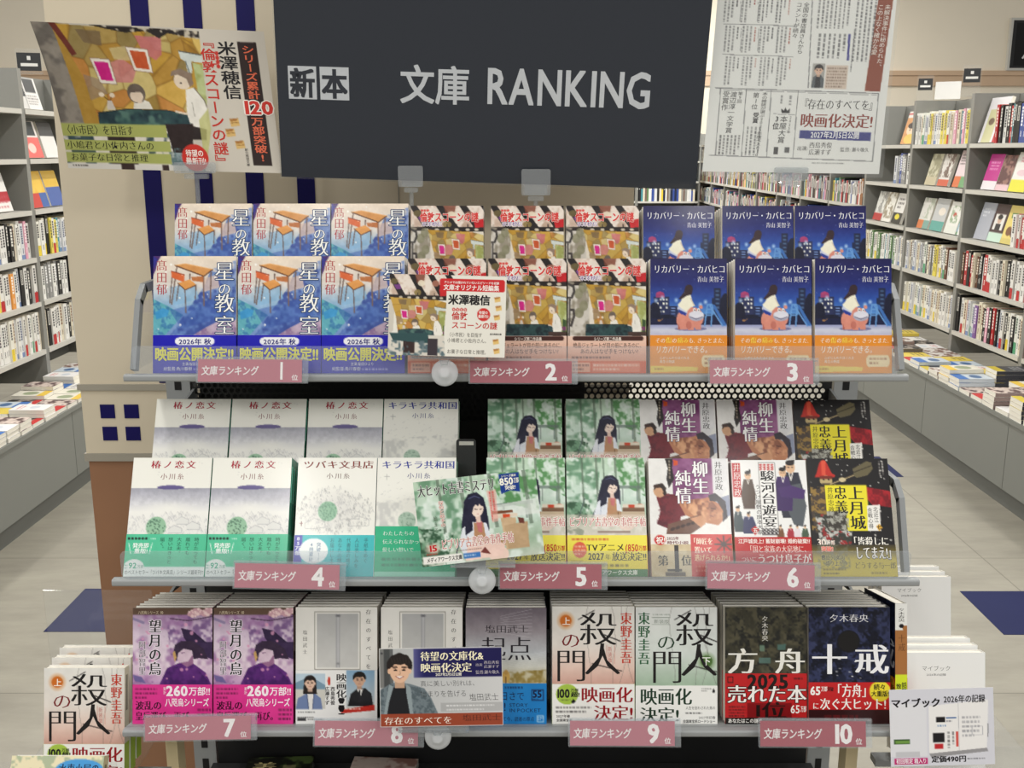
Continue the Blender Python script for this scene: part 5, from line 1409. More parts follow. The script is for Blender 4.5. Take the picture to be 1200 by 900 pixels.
vv('未解決事件に秘められた、', 714, 10, 736, 240, (244, 236, 226), 'r'); vv('この上なく確かな愛', 690, 10, 712, 190, (244, 236, 226), 'r')
mk(600, -20, 680, 215, 5); mk(590, 100, 600, 300, 1); mk(470, -20, 590, 100, 8); mk(468, 118, 575, 205, 6)
c.poly([q(582, 118), q(590, 118), q(584, 212), q(576, 212)], (60, 60, 140))
vv('全国の書店員さんから', 424, 8, 446, 192, INK, 'r'); vv('コメントが続々', 398, 8, 420, 136, INK, 'r')
for y0, y1 in ((-24, 84), (96, 190), (205, 308)):
    for x in range(4):
        mk(136 + x * 62, y0, 176 + x * 62, y1, 3); mk(180 + x * 62, y0 + 4, 192 + x * 62, y1 - 30, 1, (150, 60, 44) if x % 2 else (30, 30, 32))
ln(136, 90, 395, 93); ln(132, 198, 385, 202); ln(456, -30, 438, 312, 2.4)
for x in (200, 262, 330): ln(x, 10, x - 4, 80, 1.2); ln(x, 105, x - 4, 185, 1.2)
a = q(452, 268)[0]
c.rect(a, 225 + 36, a + 44, 312 + 36, (170, 168, 162)); c.poly([(a, 348), (a + 4, 310), (a + 18, 300), (a + 32, 302), (a + 44, 316), (a + 44, 348)], (84, 90, 94)); c.poly([(a + 14, 304), (a + 30, 304), (a + 32, 348), (a + 12, 348)], (24, 24, 28))
person_face(c, a + 22, 284, 14, (222, 184, 158), (36, 28, 26))
c.rect(a + 48, 230 + 36, a + 126, 315 + 36, (214, 196, 180)); c.marks(a + 52, 272, a + 122, 348, 7, (110, 90, 80))
ln(104, 318, 690, 328, 2.4); ln(80, 562, 668, 576, 2.4); ln(124, 318, 102, 562, 2.4); ln(690, 328, 668, 576, 2.4); ln(130, 324, 684, 334, 1.2)
for x in (212, 302, 398): ln(x + 4, 322, x - 16, 566, 2.2)
hh('『', 408, 350, 440, 392, INK, 'r'); hh('存在のすべてを', 436, 350, 660, 392, INK, 'm'); hh('』', 656, 350, 688, 392, INK, 'r'); hh('映画化決定!', 408, 402, 672, 458, (140, 50, 34), 'M')
c.poly([q(408, 466), q(664, 470), q(660, 502), q(404, 496)], (50, 54, 128)); hh('2027年2月5日公開', 446, 468, 622, 496, (240, 240, 244))
hh('出演:', 396, 524, 436, 542, INK, 'r'); hh('西島秀俊', 440, 508, 524, 532, INK, 'm'); hh('広瀬すず', 438, 534, 520, 558, INK, 'm'); hh('監督:', 552, 526, 590, 544, INK, 'm'); hh('瀬々敬久', 594, 526, 656, 544, INK, 'm')
vv('第9回', 186, 330, 204, 372, INK, 'r'); vv('渡辺淳一文学賞', 158, 330, 184, 482, INK, 'r'); vv('受賞作', 132, 328, 158, 400, INK, 'r'); mk(112, 488, 192, 558, 6, INK)
vv('本の雑誌が選ぶ2025年度ベスト10', 274, 330, 294, 566, INK, 'r'); vv('第1位', 240, 332, 264, 394, INK, 'r'); vv('受賞', 240, 404, 262, 444, INK); mk(208, 456, 266, 560, 4)
vv('2025年', 368, 414, 382, 480, INK, 'r'); vv('本屋大賞', 338, 414, 366, 516, INK, 'r'); vv('3位', 314, 414, 338, 466, INK); mk(300, 528, 380, 556, 2, INK)
ln(312, 408, 390, 411, 1.2); mk(334, 340, 350, 380, 1); mk(364, 340, 382, 380, 1); c.poly([q(342, 404), q(340, 388), q(350, 396), q(356, 384), q(362, 396), q(372, 388), q(370, 404)], INK)
c.marks(*q(450, 580), q(660, 580)[0], 626, 1, (90, 90, 90))
wp, n_ = bent((842, -14, 1.44), (1052, -10, 1.435), (1030, 204, 1.48), (823, 201, 1.48), 0.0)
inf = sheet('information_sheet', 'white information sheet with dense print and a brown block', 'poster', c, wp, n_, M['matte'])
wf, _ = bent((839.5, -16, 1.44), (1056, -12, 1.435), (1034, 208, 1.48), (819, 204, 1.48), 0.0)
fm = MB()
vs = np.concatenate([wf(np.array([0, 1, 1, 0.]), np.array([0, 0, 1, 1.]), np.full(4, e)) for e in (.0035, .0018)]) - np.array(inf.location)
fm.add(vs, [(3, 2, 1, 0), (4, 5, 6, 7), (0, 1, 5, 4), (1, 2, 6, 5), (2, 3, 7, 6), (3, 0, 4, 7)], (200, 200, 200))
fm.build('acrylic_cover', M['clear'], inf)
clamp_stand('clear clamp stand holding the white information sheet', 906, 946, 196, 212, 1.482, 1.262)

# ranking cards clipped to the shelf edges
PK, RD = (186, 116, 130), (166, 78, 92)
CARDS = [(1, 230, 361, 418, 449, 1, PK), (2, 549, 677, 420, 450, 1, RD), (3, 830, 960, 419, 451, 1, PK), (4, 273, 405, 658, 691, 2, PK), (5, 584, 712, 658, 691, 2, RD), (6, 827, 962, 658, 692, 2, PK),
         (7, 168, 301, 837, 868, 3, PK), (8, 367, 497, 842, 875, 3, PK), (9, 666, 798, 842, 875, 3, PK), (10, 889, 1022, 842, 876, 3, RD)]
EZ = {1: 1.268, 2: 1.244, 3: 1.268}
TN = {1: 'top', 2: 'middle', 3: 'lowest'}
for k, x0, x1, y0, y1, t, col in CARDS:
    zc = EZ[t]; w = (x1 - x0) / 1200 * zc; h = (y1 - y0) / 1200 * zc
    Mx = facing((x0 + x1) / 2, (y0 + y1) / 2, zc, roll={7: -1, 4: 1.2, 6: 1.2, 8: .4}.get(k, .3), lean=-3.7)
    r = root_at('ranking_card', '%s ranking card numbered %d on the %s shelf edge' % ('pink' if col == PK else 'crimson', k, TN[t]), 'shelf card', Mx, 'ranking cards on the shelf edges')
    c = CV((0, 0, 100, 100), w * .93, h * .86, col, .0025)
    c.h('文庫ランキング', 3, 28, 58, 72, (240, 234, 234), 'b', shear=.02)
    num = str(k)
    c.h(num, (77 if k == 1 else 74) if k < 10 else 67, 13, (82 if k == 1 else 86) if k < 10 else 88, 86, (246, 242, 242), 'h'); c.h('位', 90, 66, 96.5, 92, (240, 232, 232), 'b')
    m = MB(); c.emit(m, c.flat(dx=-w * .02, dz=-h / 2 + h * .04)); m.box(-w * .02 - w * .465, .0002, -h / 2 + h * .04, -w * .02 + w * .465, .0006, -h / 2 + h * .9, col)
    m.build('card', M['matte'], r)
    hb = MB().rbox(-w / 2, -.0022, -h / 2, w / 2, -.0012, h / 2, .001)
    hb.build('holder_front', M['clear'], r)
    MB().rbox(-w / 2, .0012, -h / 2, w / 2, .0022, h / 2, .001).box(-w / 2, .0022, h / 2 - .004, w / 2, .008, h / 2 - .003).build('holder_back', M['hazy'], r)

# suction-cup clips and the small cards they hold
def cup_clip(label, cup, bar, zc, group='suction-cup card clips'):
    Mx = facing(cup[0], cup[1], zc)
    r = root_at('suction_clip', label, 'card clip', Mx, group)
    R = .0165
    Mc = Matrix.Rotation(math.pi / 2, 4, 'X')
    MB().lathe([(R, -.0040), (R, -.0034), (R * .8, -.001), (R * .45, .002), (R * .40, .005), (R * .25, .0056)], Mc, seg=28).build('suction_cup', M['cup'], r, smooth=True)
    bx0, bx1, by0, by1 = bar
    s_ = zc / 1200
    X0, X1, Z0, Z1 = (bx0 - cup[0]) * s_, (bx1 - cup[0]) * s_, (cup[1] - by1) * s_, (cup[1] - by0) * s_
    m = MB().rbox(X0, -.0085, Z0, X1, -.0075, Z1, .0015)
    m.rbox(X0, -.0105, Z0 - .0008, X1, -.0045, Z0 + .0012, .0005, axis='x')
    m.build('clip_bar', M['clip'], r)
    MB().tube([(-.006, -.006, Z0), (-.0035, -.0062, Z0 * .55), (.0035, -.0062, Z0 * .55), (.006, -.006, Z0)], .0012, seg=6).build('neck', M['clip'], r)
    return r
cup_clip('suction-cup clip at the top shelf edge under the small ochre card', (521, 437), (482, 556, 405, 420), 1.262)
cup_clip('suction-cup clip at the middle shelf edge under the green card', (565, 681), (528, 604, 648, 663), 1.238)
cup_clip('suction-cup clip at the lowest shelf edge under the portrait card', (513, 864), (468, 550, 838, 855), 1.262)

def small_card(name, label, cv, px, py, zc, roll, lean=0):
    Mx = facing(px, py, zc, roll, lean)
    r = root_at(name, label, 'card', Mx)
    W, H = cv.W, cv.H
    m = MB(); cv.emit(m, cv.flat(dz=-H / 2)); m.box(-W / 2, .0002, -H / 2, W / 2, .0007, H / 2, (232, 230, 224))
    m.build('sheet', M['cover'], r)
    return r
# ochre room card
zc = 1.246; s_ = zc / 1200
c = CV((108, 88, 1078, 765), 137 * s_, 95 * s_, (232, 229, 218), .0009)
paint_beams(c, (100, 88, 590, 300)); c.poly([(108, 300), (160, 300), (150, 560), (108, 600)], (206, 200, 188)); paint_quilt(c, (120, 285, 598, 590))
c.rect(108, 590, 590, 765, (216, 210, 198)); c.rect(236, 600, 330, 745, (54, 38, 36)); c.poly([(120, 580), (440, 575), (446, 660), (150, 640)], (46, 78, 80)); c.tint([(108, 640), (590, 640), (590, 765), (108, 765)], (90, 110, 116), 10, .5, .65); c.rect(436, 620, 520, 760, (58, 50, 56))
c.rect(584, 200, 1078, 765, (232, 229, 218)); c.rect(530, 88, 1078, 765, (232, 229, 218), .0)
c.poly([(536, 118), (1050, 118), (1062, 130), (1062, 212), (1050, 222), (570, 222), (540, 240), (526, 210), (526, 130)], (204, 36, 40)); c.poly([(592, 222), (1078, 222), (1078, 765), (584, 765), (570, 560)], (232, 229, 218))
c.h('アニメでは描かれていないエピソードを収録', 560, 134, 1018, 158, (248, 238, 232), 'b'); c.h('文庫オリジナル短編集', 556, 162, 1020, 214, (250, 242, 236), 'b')
c.h('米澤穂信', 598, 246, 948, 334, INK, 'h'); c.h('倫敦', 630, 390, 764, 460, (196, 48, 42), 'b'); c.h('スコーンの謎', 630, 470, 1012, 534, (196, 48, 42), 'b')
for k in range(4): c.ell(646 + k * 32, 374, 14, 14, (196, 48, 42)); c.ell(646 + k * 32, 374, 6, 6, (240, 220, 212))
c.ell(893, 410, 54, 54, (206, 44, 40)); c.h('待望の', 856, 378, 930, 408, (250, 238, 230), 'b'); c.h('最新刊!', 850, 410, 936, 440, (250, 238, 230), 'b')
for x, y in ((1003, 282), (1014, 354), (1002, 432), (998, 632), (1006, 710)):
    c.poly([(x - 26, y - 16), (x + 24, y - 24), (x + 28, y + 16), (x - 18, y + 26)], (226, 190, 116)); c.poly([(x - 26, y - 16), (x + 24, y - 24), (x + 14, y - 8), (x - 20, y)], (178, 122, 62))
c.h('〈小市民〉を目指す', 598, 562, 888, 602, (84, 78, 72), 'r'); c.h('小鳩君と小佐内さん。', 598, 610, 944, 650, (84, 78, 72), 'r'); c.h('お菓子な日常と推理。', 598, 704, 944, 744, (84, 78, 72), 'r'); c.h('創元推理文庫', 952, 562, 1048, 580, INK, 'b')
small_card('promotion_card', 'small card with an ochre room and red headline on the top tier', c, 524, 370, zc, 1.5)
# green reader card
zc = 1.224; s_ = zc / 1200
c = CV((0, 0, 1450, 1000), 144 * s_, 100 * s_, (200, 220, 205), .0009)
forest(c, (0, 0, 1450, 1000)); c.poly([(880, 380), (1450, 340), (1450, 520), (900, 520)], (226, 232, 226), .7)
reader(c, 690, 330, 118)
for p, k in (([(890, 440), (1130, 450), (1130, 480), (890, 480)], (120, 70, 46)), ([(890, 480), (1180, 490), (1180, 530), (890, 530)], (226, 210, 190)), ([(1010, 488), (1090, 490), (1090, 530), (1010, 530)], (214, 80, 44)), ([(980, 530), (1160, 540), (1130, 900), (1010, 900)], (206, 176, 140)), ([(1010, 620), (1290, 600), (1280, 900), (1030, 900)], (190, 160, 124)), ([(1180, 540), (1250, 560), (1250, 620), (1190, 610)], (110, 60, 50))): c.poly(p, k)
c.poly([(560, 800), (880, 760), (1000, 840), (960, 960), (520, 980)], (240, 208, 196)); c.poly([(700, 900), (760, 840), (820, 930)], (120, 60, 56))
c.mottle(6, 20)
c.h('大ヒット古書ミステリ', 40, 40, 960, 190, INK, 'M', (240, 244, 238), .03)
c.poly([(1010, 20), (1250, 20), (1240, 250), (1130, 220), (1020, 256)], (26, 60, 140)); c.h('850', 1016, 70, 1180, 150, (248, 246, 232), 'h'); c.h('万部', 1184, 74, 1244, 140, (248, 246, 232), 'b'); c.h('突破!', 1070, 156, 1200, 212, (248, 246, 232), 'b'); c.h('シリーズ累計', 1040, 32, 1220, 62, (248, 246, 232), 'b')
c.v('探偵と助手の', 270, 250, 330, 560, (200, 96, 80), 'm', (244, 240, 232), .05); c.v('始まる', 190, 420, 240, 620, (90, 90, 80), 'm')
c.poly([(850, 200), (960, 190), (950, 560), (880, 570)], (236, 170, 160), .6); c.marks(866, 210, 940, 550, 2, (214, 70, 66), True)
c.h('ビブリア古書堂の事件手帖', 250, 700, 1110, 830, (180, 36, 52), 'm', (246, 236, 228), .06)
c.ell(150, 800, 110, 80, (236, 200, 186), .9, soft=.7); c.h('15', 90, 760, 200, 830, (196, 40, 44), 'h'); c.marks(70, 840, 240, 880, 1, (196, 60, 50))
c.rect(20, 880, 480, 970, (240, 238, 232)); c.h('メディアワークス文庫', 60, 900, 480, 960, INK, 'b'); c.rect(500, 890, 700, 950, (60, 120, 190)); c.marks(510, 900, 690, 940, 1, (230, 240, 250))
c.marks(420, 840, 1000, 868, 1, (120, 90, 84))
small_card('promotion_card', 'tilted green card of a reading figure on the middle tier', c, 561, 607, zc, -6.5)
# portrait card
zc = 1.240; s_ = zc / 1200
c = CV((25, 130, 1110, 830), 144 * s_, 92 * s_, (196, 196, 194), .0009)
c.grad(25, 130, 1110, 720, [(0, (176, 178, 178)), (1, (206, 206, 206))], True)
c.rect(25, 130, 150, 480, (70, 72, 72)); c.rect(25, 130, 66, 480, (120, 120, 118)); c.rect(120, 130, 150, 440, (96, 98, 98)); c.ell(50, 176, 10, 10, (60, 60, 64))
c.grad(330, 140, 1104, 396, [(0, (90, 90, 140)), (.12, (30, 28, 86)), (1, (26, 22, 76))], True)
c.poly([(25, 720), (30, 500), (120, 445), (190, 430), (300, 450), (420, 490), (480, 580), (540, 720)], (110, 122, 128)); c.tint([(25, 720), (30, 500), (120, 445), (420, 490), (540, 720)], (82, 94, 100), 22, .45, .6)
c.poly([(130, 480), (250, 460), (290, 560), (310, 720), (86, 720), (110, 560)], (26, 26, 30)); c.poly([(110, 450), (150, 470), (110, 600), (88, 720), (60, 720)], (140, 152, 156)); c.poly([(260, 450), (300, 480), (320, 720), (290, 720), (262, 540)], (140, 152, 156))
person_face(c, 205, 320, 96, (224, 182, 152), (34, 28, 26))
for hx, hy, hr in ((128, 262, 34), (160, 226, 40), (205, 212, 44), (252, 224, 40), (284, 262, 32), (296, 300, 20), (112, 296, 18)): c.ell(hx, hy, hr, hr * .9, (34, 28, 26))
for k in range(7): c.line([(130 + k * 26, 216), (146 + k * 24, 262)], 4, (70, 60, 54), .6)
c.line([(132, 296), (176, 292)], 8, (60, 44, 38)); c.line([(226, 296), (270, 300)], 8, (60, 44, 38))
c.h('待望の文庫化&', 388, 160, 950, 250, (248, 240, 206), 'M'); c.h('映画化決定', 386, 262, 842, 352, (248, 240, 206), 'M')
c.h('2027年2月5日公開', 520, 352, 750, 384, (236, 232, 220), 'b'); c.h('出演:', 874, 274, 940, 302, (200, 192, 200), 'm'); c.h('西島秀俊', 948, 252, 1084, 284, (200, 192, 200), 'm'); c.h('広瀬すず', 948, 290, 1084, 320, (200, 192, 200), 'm'); c.h('監督:瀬々敬久', 874, 336, 1086, 372, (200, 192, 200), 'm')
c.h('真に美しい別れは、', 384, 420, 900, 476, (60, 60, 62), 'l', shear=-.08); c.h('始まりを告げる', 384, 508, 796, 572, (60, 60, 62), 'l', shear=-.08); c.h('塩田武士', 816, 540, 1078, 610, (60, 60, 62), 'l', shear=-.1)
c.rect(560, 622, 1104, 700, (150, 150, 150), .5); c.marks(610, 632, 1080, 662, 1, (240, 240, 240)); c.marks(610, 668, 980, 696, 1, (240, 240, 240))
c.rect(25, 712, 1110, 830, (150, 66, 42)); c.h('存在のすべてを', 60, 738, 664, 812, (248, 236, 222), 'm'); c.h('塩田武士', 748, 726, 1094, 790, (96, 44, 30), 'm')
c.frame(25, 130, 1110, 830, 7, (226, 226, 224))
small_card('promotion_card', 'portrait card of a smiling man in a grey jacket, lowest tier', c, 517, 805, zc, -1.0)

# one navy paperback standing edge-on at the right end of the lowest tier
r = make_book('single navy paperback standing edge-on at the right end, lowest tier', KIND['ten'][1], .0155, .149)
sp = CV((615, 265, 663, 760), .0155, .149, (236, 236, 232), .0008)
sp.rect(615, 380, 663, 590, (168, 112, 62)); sp.poly([(640, 360), (663, 360), (663, 400), (650, 392)], (168, 112, 62)); sp.ell(640, 362, 9, 9, INK)
sp.v('夕木春央', 626, 285, 654, 345, (60, 58, 56), 'm'); sp.v('十戒', 626, 396, 656, 470, (110, 70, 40), 'm')
sp.rect(615, 568, 663, 760, (214, 230, 50)); sp.v('致死の犯罪', 618, 606, 640, 730, INK, 'b'); sp.v('話題の島', 640, 600, 662, 700, INK, 'b')
m = MB(); sp.emit(m, lambda u, v, e: np.stack([KIND['ten'][1][0].W / 2 + .00055 + e, .0155 * u, .149 * (1 - v)], -1), eps=.00008)
m.build('spine_print', M['cover'], r)
W_ = KIND['ten'][1][0].W
e_ = at_depth(1058.5, 860, 1.288)
r.matrix_world = Matrix.Translation((e_.x, T3['d'] + .030, T3['z'] - .0015)) @ Matrix.Rotation(math.radians(-13), 4, 'X') @ Matrix.Rotation(math.radians(-88), 4, 'Z') @ Matrix.Translation((-W_ / 2, 0, 0))

# ------------------------------------------------------------------ side trays with their books
def tray(label, x0, x1, y0, y1, z, h):
    r = thing('acrylic_tray', label, 'tray', (0, 0, 0))
    MB().box(x0, y0, z - .003, x1, y1, z).build('base', M['clear'], r)
    MB().box(x0, y0 - .002, z - .003, x1, y0, z + .05).build('front_lip', M['clear'], r)
    MB().box(x0, y1, z - .003, x1, y1 + .002, z + h).build('back_pane', M['clear'], r)
    xa, xb = (x1, -0.49) if x1 < 0 else (0.485, x0)
    MB().box(min(xa, xb) - .002, y0 + .05, z - .012, max(xa, xb) + .03 * (1 if x1 < 0 else 1), y0 + .07, z - .003).build('bracket', M['frame'], r)
    return r
TZ = 0.692
tray('clear acrylic side tray at the left end holding pale brushwork paperbacks', -0.655, -0.503, 1.165, 1.330, TZ, .21)
for k in range(3):
    s0 = k * .028
    dup(PROTO['gatered'], (-0.558 - .002 * k, 1.187 + s0, TZ + .0045), (-math.radians(13), 0, 0),
        ['front pale brushwork paperback in the left side tray', 'second pale brushwork paperback in the left side tray', 'rear pale brushwork paperback in the left side tray'][k], 'brushwork paperbacks in the left side tray')
mb_c = CV((0, 0, 100, 150), .106, .150, (236, 236, 234), .002)
mb_c.h('マイブック', 22, 17, 58, 24, (70, 70, 70), 'l'); mb_c.h('2026年の記録', 28, 27, 52, 30.5, (90, 90, 90), 'r')
mbk = None
RZ = 0.714
tray('clear acrylic side tray at the right end holding white notebooks', 0.5255, 0.69, 1.165, 1.60, RZ, .05)
for j, (x, y0) in enumerate(((0.562, 1.187), (0.619, 1.43))):
    for k in range(3):
        lab = ['front', 'second', 'rear'][k] + ' white notebook in the ' + ('near' if j == 0 else 'far') + ' pile of the right tray'
        loc = (x - .001 * k, y0 + k * .020, RZ + .0045); rot = (-math.radians(13), 0, 0)
        if mbk is None:
            mbk = make_book(lab, (mb_c, None, (236, 236, 234)), .015, .150, group='white notebooks in the right side tray', name='notebook')
            mbk.location = loc; mbk.rotation_euler = rot
        else: dup(mbk, loc, rot, lab, 'white notebooks in the right side tray')
# notebook price card
zc = 1.277; s_ = zc / 1200
c = CV((568, 590, 998, 900), 122 * s_, 90 * s_, (212, 212, 220), .0009)
c.rect(568, 650, 720, 860, (222, 222, 226)); c.rect(584, 790, 650, 810, (60, 90, 50)); c.poly([(730, 660), (975, 640), (965, 832), (728, 850)], (236, 234, 232)); c.poly([(728, 850), (965, 832), (970, 846), (736, 866)], (150, 148, 150))
c.rect(590, 840, 690, 862, (196, 196, 200)); c.rect(590, 795, 648, 808, (110, 150, 70))
c.rect(760, 704, 796, 726, INK); c.rect(800, 706, 842, 712, (70, 110, 160)); c.marks(800, 716, 846, 728, 1, (90, 90, 100)); c.marks(764, 734, 830, 746, 1, (90, 130, 180)); c.rect(744, 768, 792, 806, INK); c.rect(750, 812, 786, 832, (190, 40, 44)); c.marks(800, 764, 836, 830, 2, (90, 90, 90), True); c.rect(840, 764, 848, 824, (206, 60, 50))
c.marks(864, 700, 940, 790, 5, (140, 140, 146)); c.frame(905, 745, 950, 780, 2, (170, 170, 176)); c.line([(972, 735), (970, 788)], 3, (100, 100, 104)); c.line([(852, 652), (850, 840)], 2, (180, 180, 184))
c.h('マイブック', 574, 626, 780, 664, INK, 'h'); c.h('2026年の記録', 792, 616, 964, 650, INK, 'b')
c.rect(584, 866, 720, 892, (190, 40, 110)); c.h('初回限定 箱入り', 590, 868, 716, 890, (244, 232, 240), 'b'); c.h('定価490円', 736, 860, 880, 888, INK, 'h'); c.marks(884, 868, 960, 880, 1, (80, 80, 84))
small_card('price_card', 'white notebook price card in front of the right side tray', c, 1104, 852, zc, -1.5)

# paperbacks lying on the low shelf under the three tiers, and two in front at the left
def lying(label, x, y, z, W, D, T, rz, cv_fn, spine=(200, 196, 186)):
    cv = CV((0, 0, 100, 140), W, D, (230, 228, 220), .0012); cv_fn(cv)
    r = make_book(label, (cv, None, spine), T, D, name='lying_paperback')
    r.matrix_world = Matrix.Translation((x, y, z)) @ Matrix.Rotation(math.radians(rz), 4, 'Z') @ Matrix.Rotation(math.radians(-90), 4, 'X') @ Matrix.Translation((0, -T, 0))
    return r
def cv_dark(c):
    c.rect(0, 0, 100, 140, (34, 34, 30)); c.tint([(0, 0), (100, 0), (100, 140), (0, 140)], (90, 110, 60), 8, .5, .7); c.h('善', 8, 12, 48, 44, (226, 210, 150), 'M'); c.marks(56, 16, 94, 44, 1, (226, 210, 150))
def cv_pale(c): c.rect(0, 0, 100, 140, (214, 196, 186)); c.tint([(0, 0), (100, 0), (100, 140), (0, 140)], (160, 120, 110), 8, .5, .7)
def cv_map(c):
    c.rect(0, 0, 100, 140, (226, 216, 180)); c.tint([(0, 0), (100, 0), (100, 140), (0, 140)], (170, 180, 150), 14, .5, .6); c.ell(74, 16, 26, 12, (70, 150, 210)); c.h('水車小屋の', 52, 8, 96, 20, (20, 30, 60), 'M')
lying('dark paperback lying on the low shelf in shadow', -0.368, 1.347, DECK + .0005, .105, .148, .014, 3, cv_dark, (40, 40, 36))
lying('pale paperback lying on the low shelf in shadow', -0.215, 1.345, DECK + .0005, .105, .148, .014, -4, cv_pale)

tray('clear acrylic front tray at the left end of the rack', -0.585, -0.450, 0.955, 1.065, 0.700, .06)
r = make_book('cream paperback with a blue oval label in the left front tray', (lambda cv: (cv_map(cv), (cv, None, (200, 190, 150)))[1])(CV((0, 0, 100, 140), .105, .140, (230, 228, 220), .0012)), .014, .140)
r.location = (-0.516, 0.972, 0.7085); r.rotation_euler = (-math.radians(30), 0, 0)

# dark book support left standing in the gap of the middle tier
a = at_depth(535, 556, 1.36); b = at_depth(558, 512, 1.36)
r = thing('book_support', 'dark grey book support in the gap between the white and green paperbacks', 'bookend', (a.x, a.y, T2['z'] + .045))
m = MB().rbox(0, -.001, 0, b.x - a.x, .001, b.z - T2['z'] - .045, .004); m.box(0, -.035, 0, b.x - a.x, .001, .0015)
m.build('plate', M['riser'], r)
MB().box(.004, -.0022, a.z - T2['z'] - .004, b.x - a.x - .003, -.001, a.z - T2['z'] + .001).build('label_slot', M['board'], r)
# ------------------------------------------------------------------ bookcases and tables along the aisles
RB = random.Random(11)
def case_unit(label, side, X, a, b, zs, top, depth=.25, back_lo=.40):
    """a steel bookcase unit; side +1 stands at the right and faces left, -1 the other way"""
    r = thing('bookcase', label, 'bookcase', (X, (a + b) / 2, 0), group='steel bookcases along the aisles')
    w = (b - a) / 2
    def bx(x0, y0, z0, x1, y1, z1): 
        return MB().box(min(side * x0, side * x1), y0, z0, max(side * x0, side * x1), y1, z1)
    for y in (-w, w - .018): bx(0, y, 0 if back_lo < .1 else back_lo, depth, y + .018, top).build('side_panel', M['case'], r)
    bx(depth - .012, -w + .018, back_lo, depth, w - .018, top).build('back_panel', M['case'], r)
    for z in zs: bx(-.004, -w + .018, z - .022, depth - .012, w - .018, z).build('shelf', M['board'], r)
    return r
def table_unit(label, side, X, a, b, depth=.35, h=.40):
    r = thing('display_cabinet', label, 'cabinet', (X, (a + b) / 2, 0), group='low cabinets along the aisles')
    w = (b - a) / 2
    def bx(x0, y0, z0, x1, y1, z1): 
        return MB().box(min(side * x0, side * x1), y0, z0, max(side * x0, side * x1), y1, z1)
    bx(.004, -w + .002, .085, depth, w - .002, h - .02).build('front_panel', M['cabinet'], r)
    bx(.03, -w, 0, depth, w, .085).build('plinth', M['kick'], r)
    bx(-.004, -w, h - .02, depth, w, h).build('worktop', M['cabinet'], r)
    return r
ZR = [.53, .79, 1.04, 1.30, 1.54]
XR, XL = 2.45, -2.25
RN = ['lowest', 'second', 'third', 'fourth', 'top', 'highest']
for a, nm in ((4.04, 'nearest'), (4.84, 'second'), (5.64, 'third'), (6.44, 'fourth')):
    case_unit(f'{nm} bookcase of the row along the right aisle', 1, XR, a, a + .8, ZR, 1.80)
ZF = [.62, .88, 1.13, 1.38, 1.58]
for i in range(8):
    case_unit(f'{ORD[i + 4]} bookcase of the row along the right aisle', 1, XR, 7.24 + .8 * i, 8.04 + .8 * i, ZF, 1.72)
ZL = [.57, .80, 1.01, 1.23, 1.465, 1.69]
for a, nm in ((4.07, 'near'), (4.87, 'middle'), (5.67, 'far')):
    case_unit(f'{nm} bookcase of the row along the left aisle', -1, XL, a, a + .8, ZL, 1.87)
for i in range(10): table_unit(f'{ORD[i]} low grey cabinet of the row along the right aisle', 1, 2.10, 3.30 + .89 * i, 4.19 + .89 * i)
for i in range(4): table_unit(f'{ORD[i]} low grey cabinet of the row along the left aisle', -1, -1.94, 2.60 + .89 * i, 3.49 + .89 * i, .31)

# spine-out books: a few printed spines, copied
def spine_book(base, marks, label_, h=.172, t=.02, d=.125):
    m = MB().box(0, 0, 0, t, d, h, base)
    m.box(.0008, .0006, h - .0005, t - .0008, d - .001, h + .0003, (232, 226, 210))
    for x0, x1, z0, z1, c in marks:
        m.add([(x0 * t, -.0004, z0 * h), (x1 * t, -.0004, z0 * h), (x1 * t, -.0004, z1 * h), (x0 * t, -.0004, z1 * h)], [(0, 1, 2, 3)], c)
    o = m.build('shelf_book', M['shelfbook'], None, loc=(0, 0, -5))
    tag(o, label_, 'book'); o['tone'] = label_
    return o
def title_marks(col, n=7, z0=.42, z1=.93, x0=.28, x1=.72, sub=True):
    out = []; st = (z1 - z0) / n
    for i in range(n):
        out.append((x0, x1, z0 + i * st + st * .12, z0 + (i + 1) * st - st * .12, col))
        out.append((x0 + .1, x1 - .1, z0 + i * st + st * .42, z0 + (i + 1) * st - st * .5, tuple(int(255 - .6 * (255 - k)) for k in col)))
    if sub: out += [(x0 + .1, x1 - .1, .16 + .03 * k, .18 + .03 * k, col) for k in range(5)]
    return out
DK = (60, 58, 60)
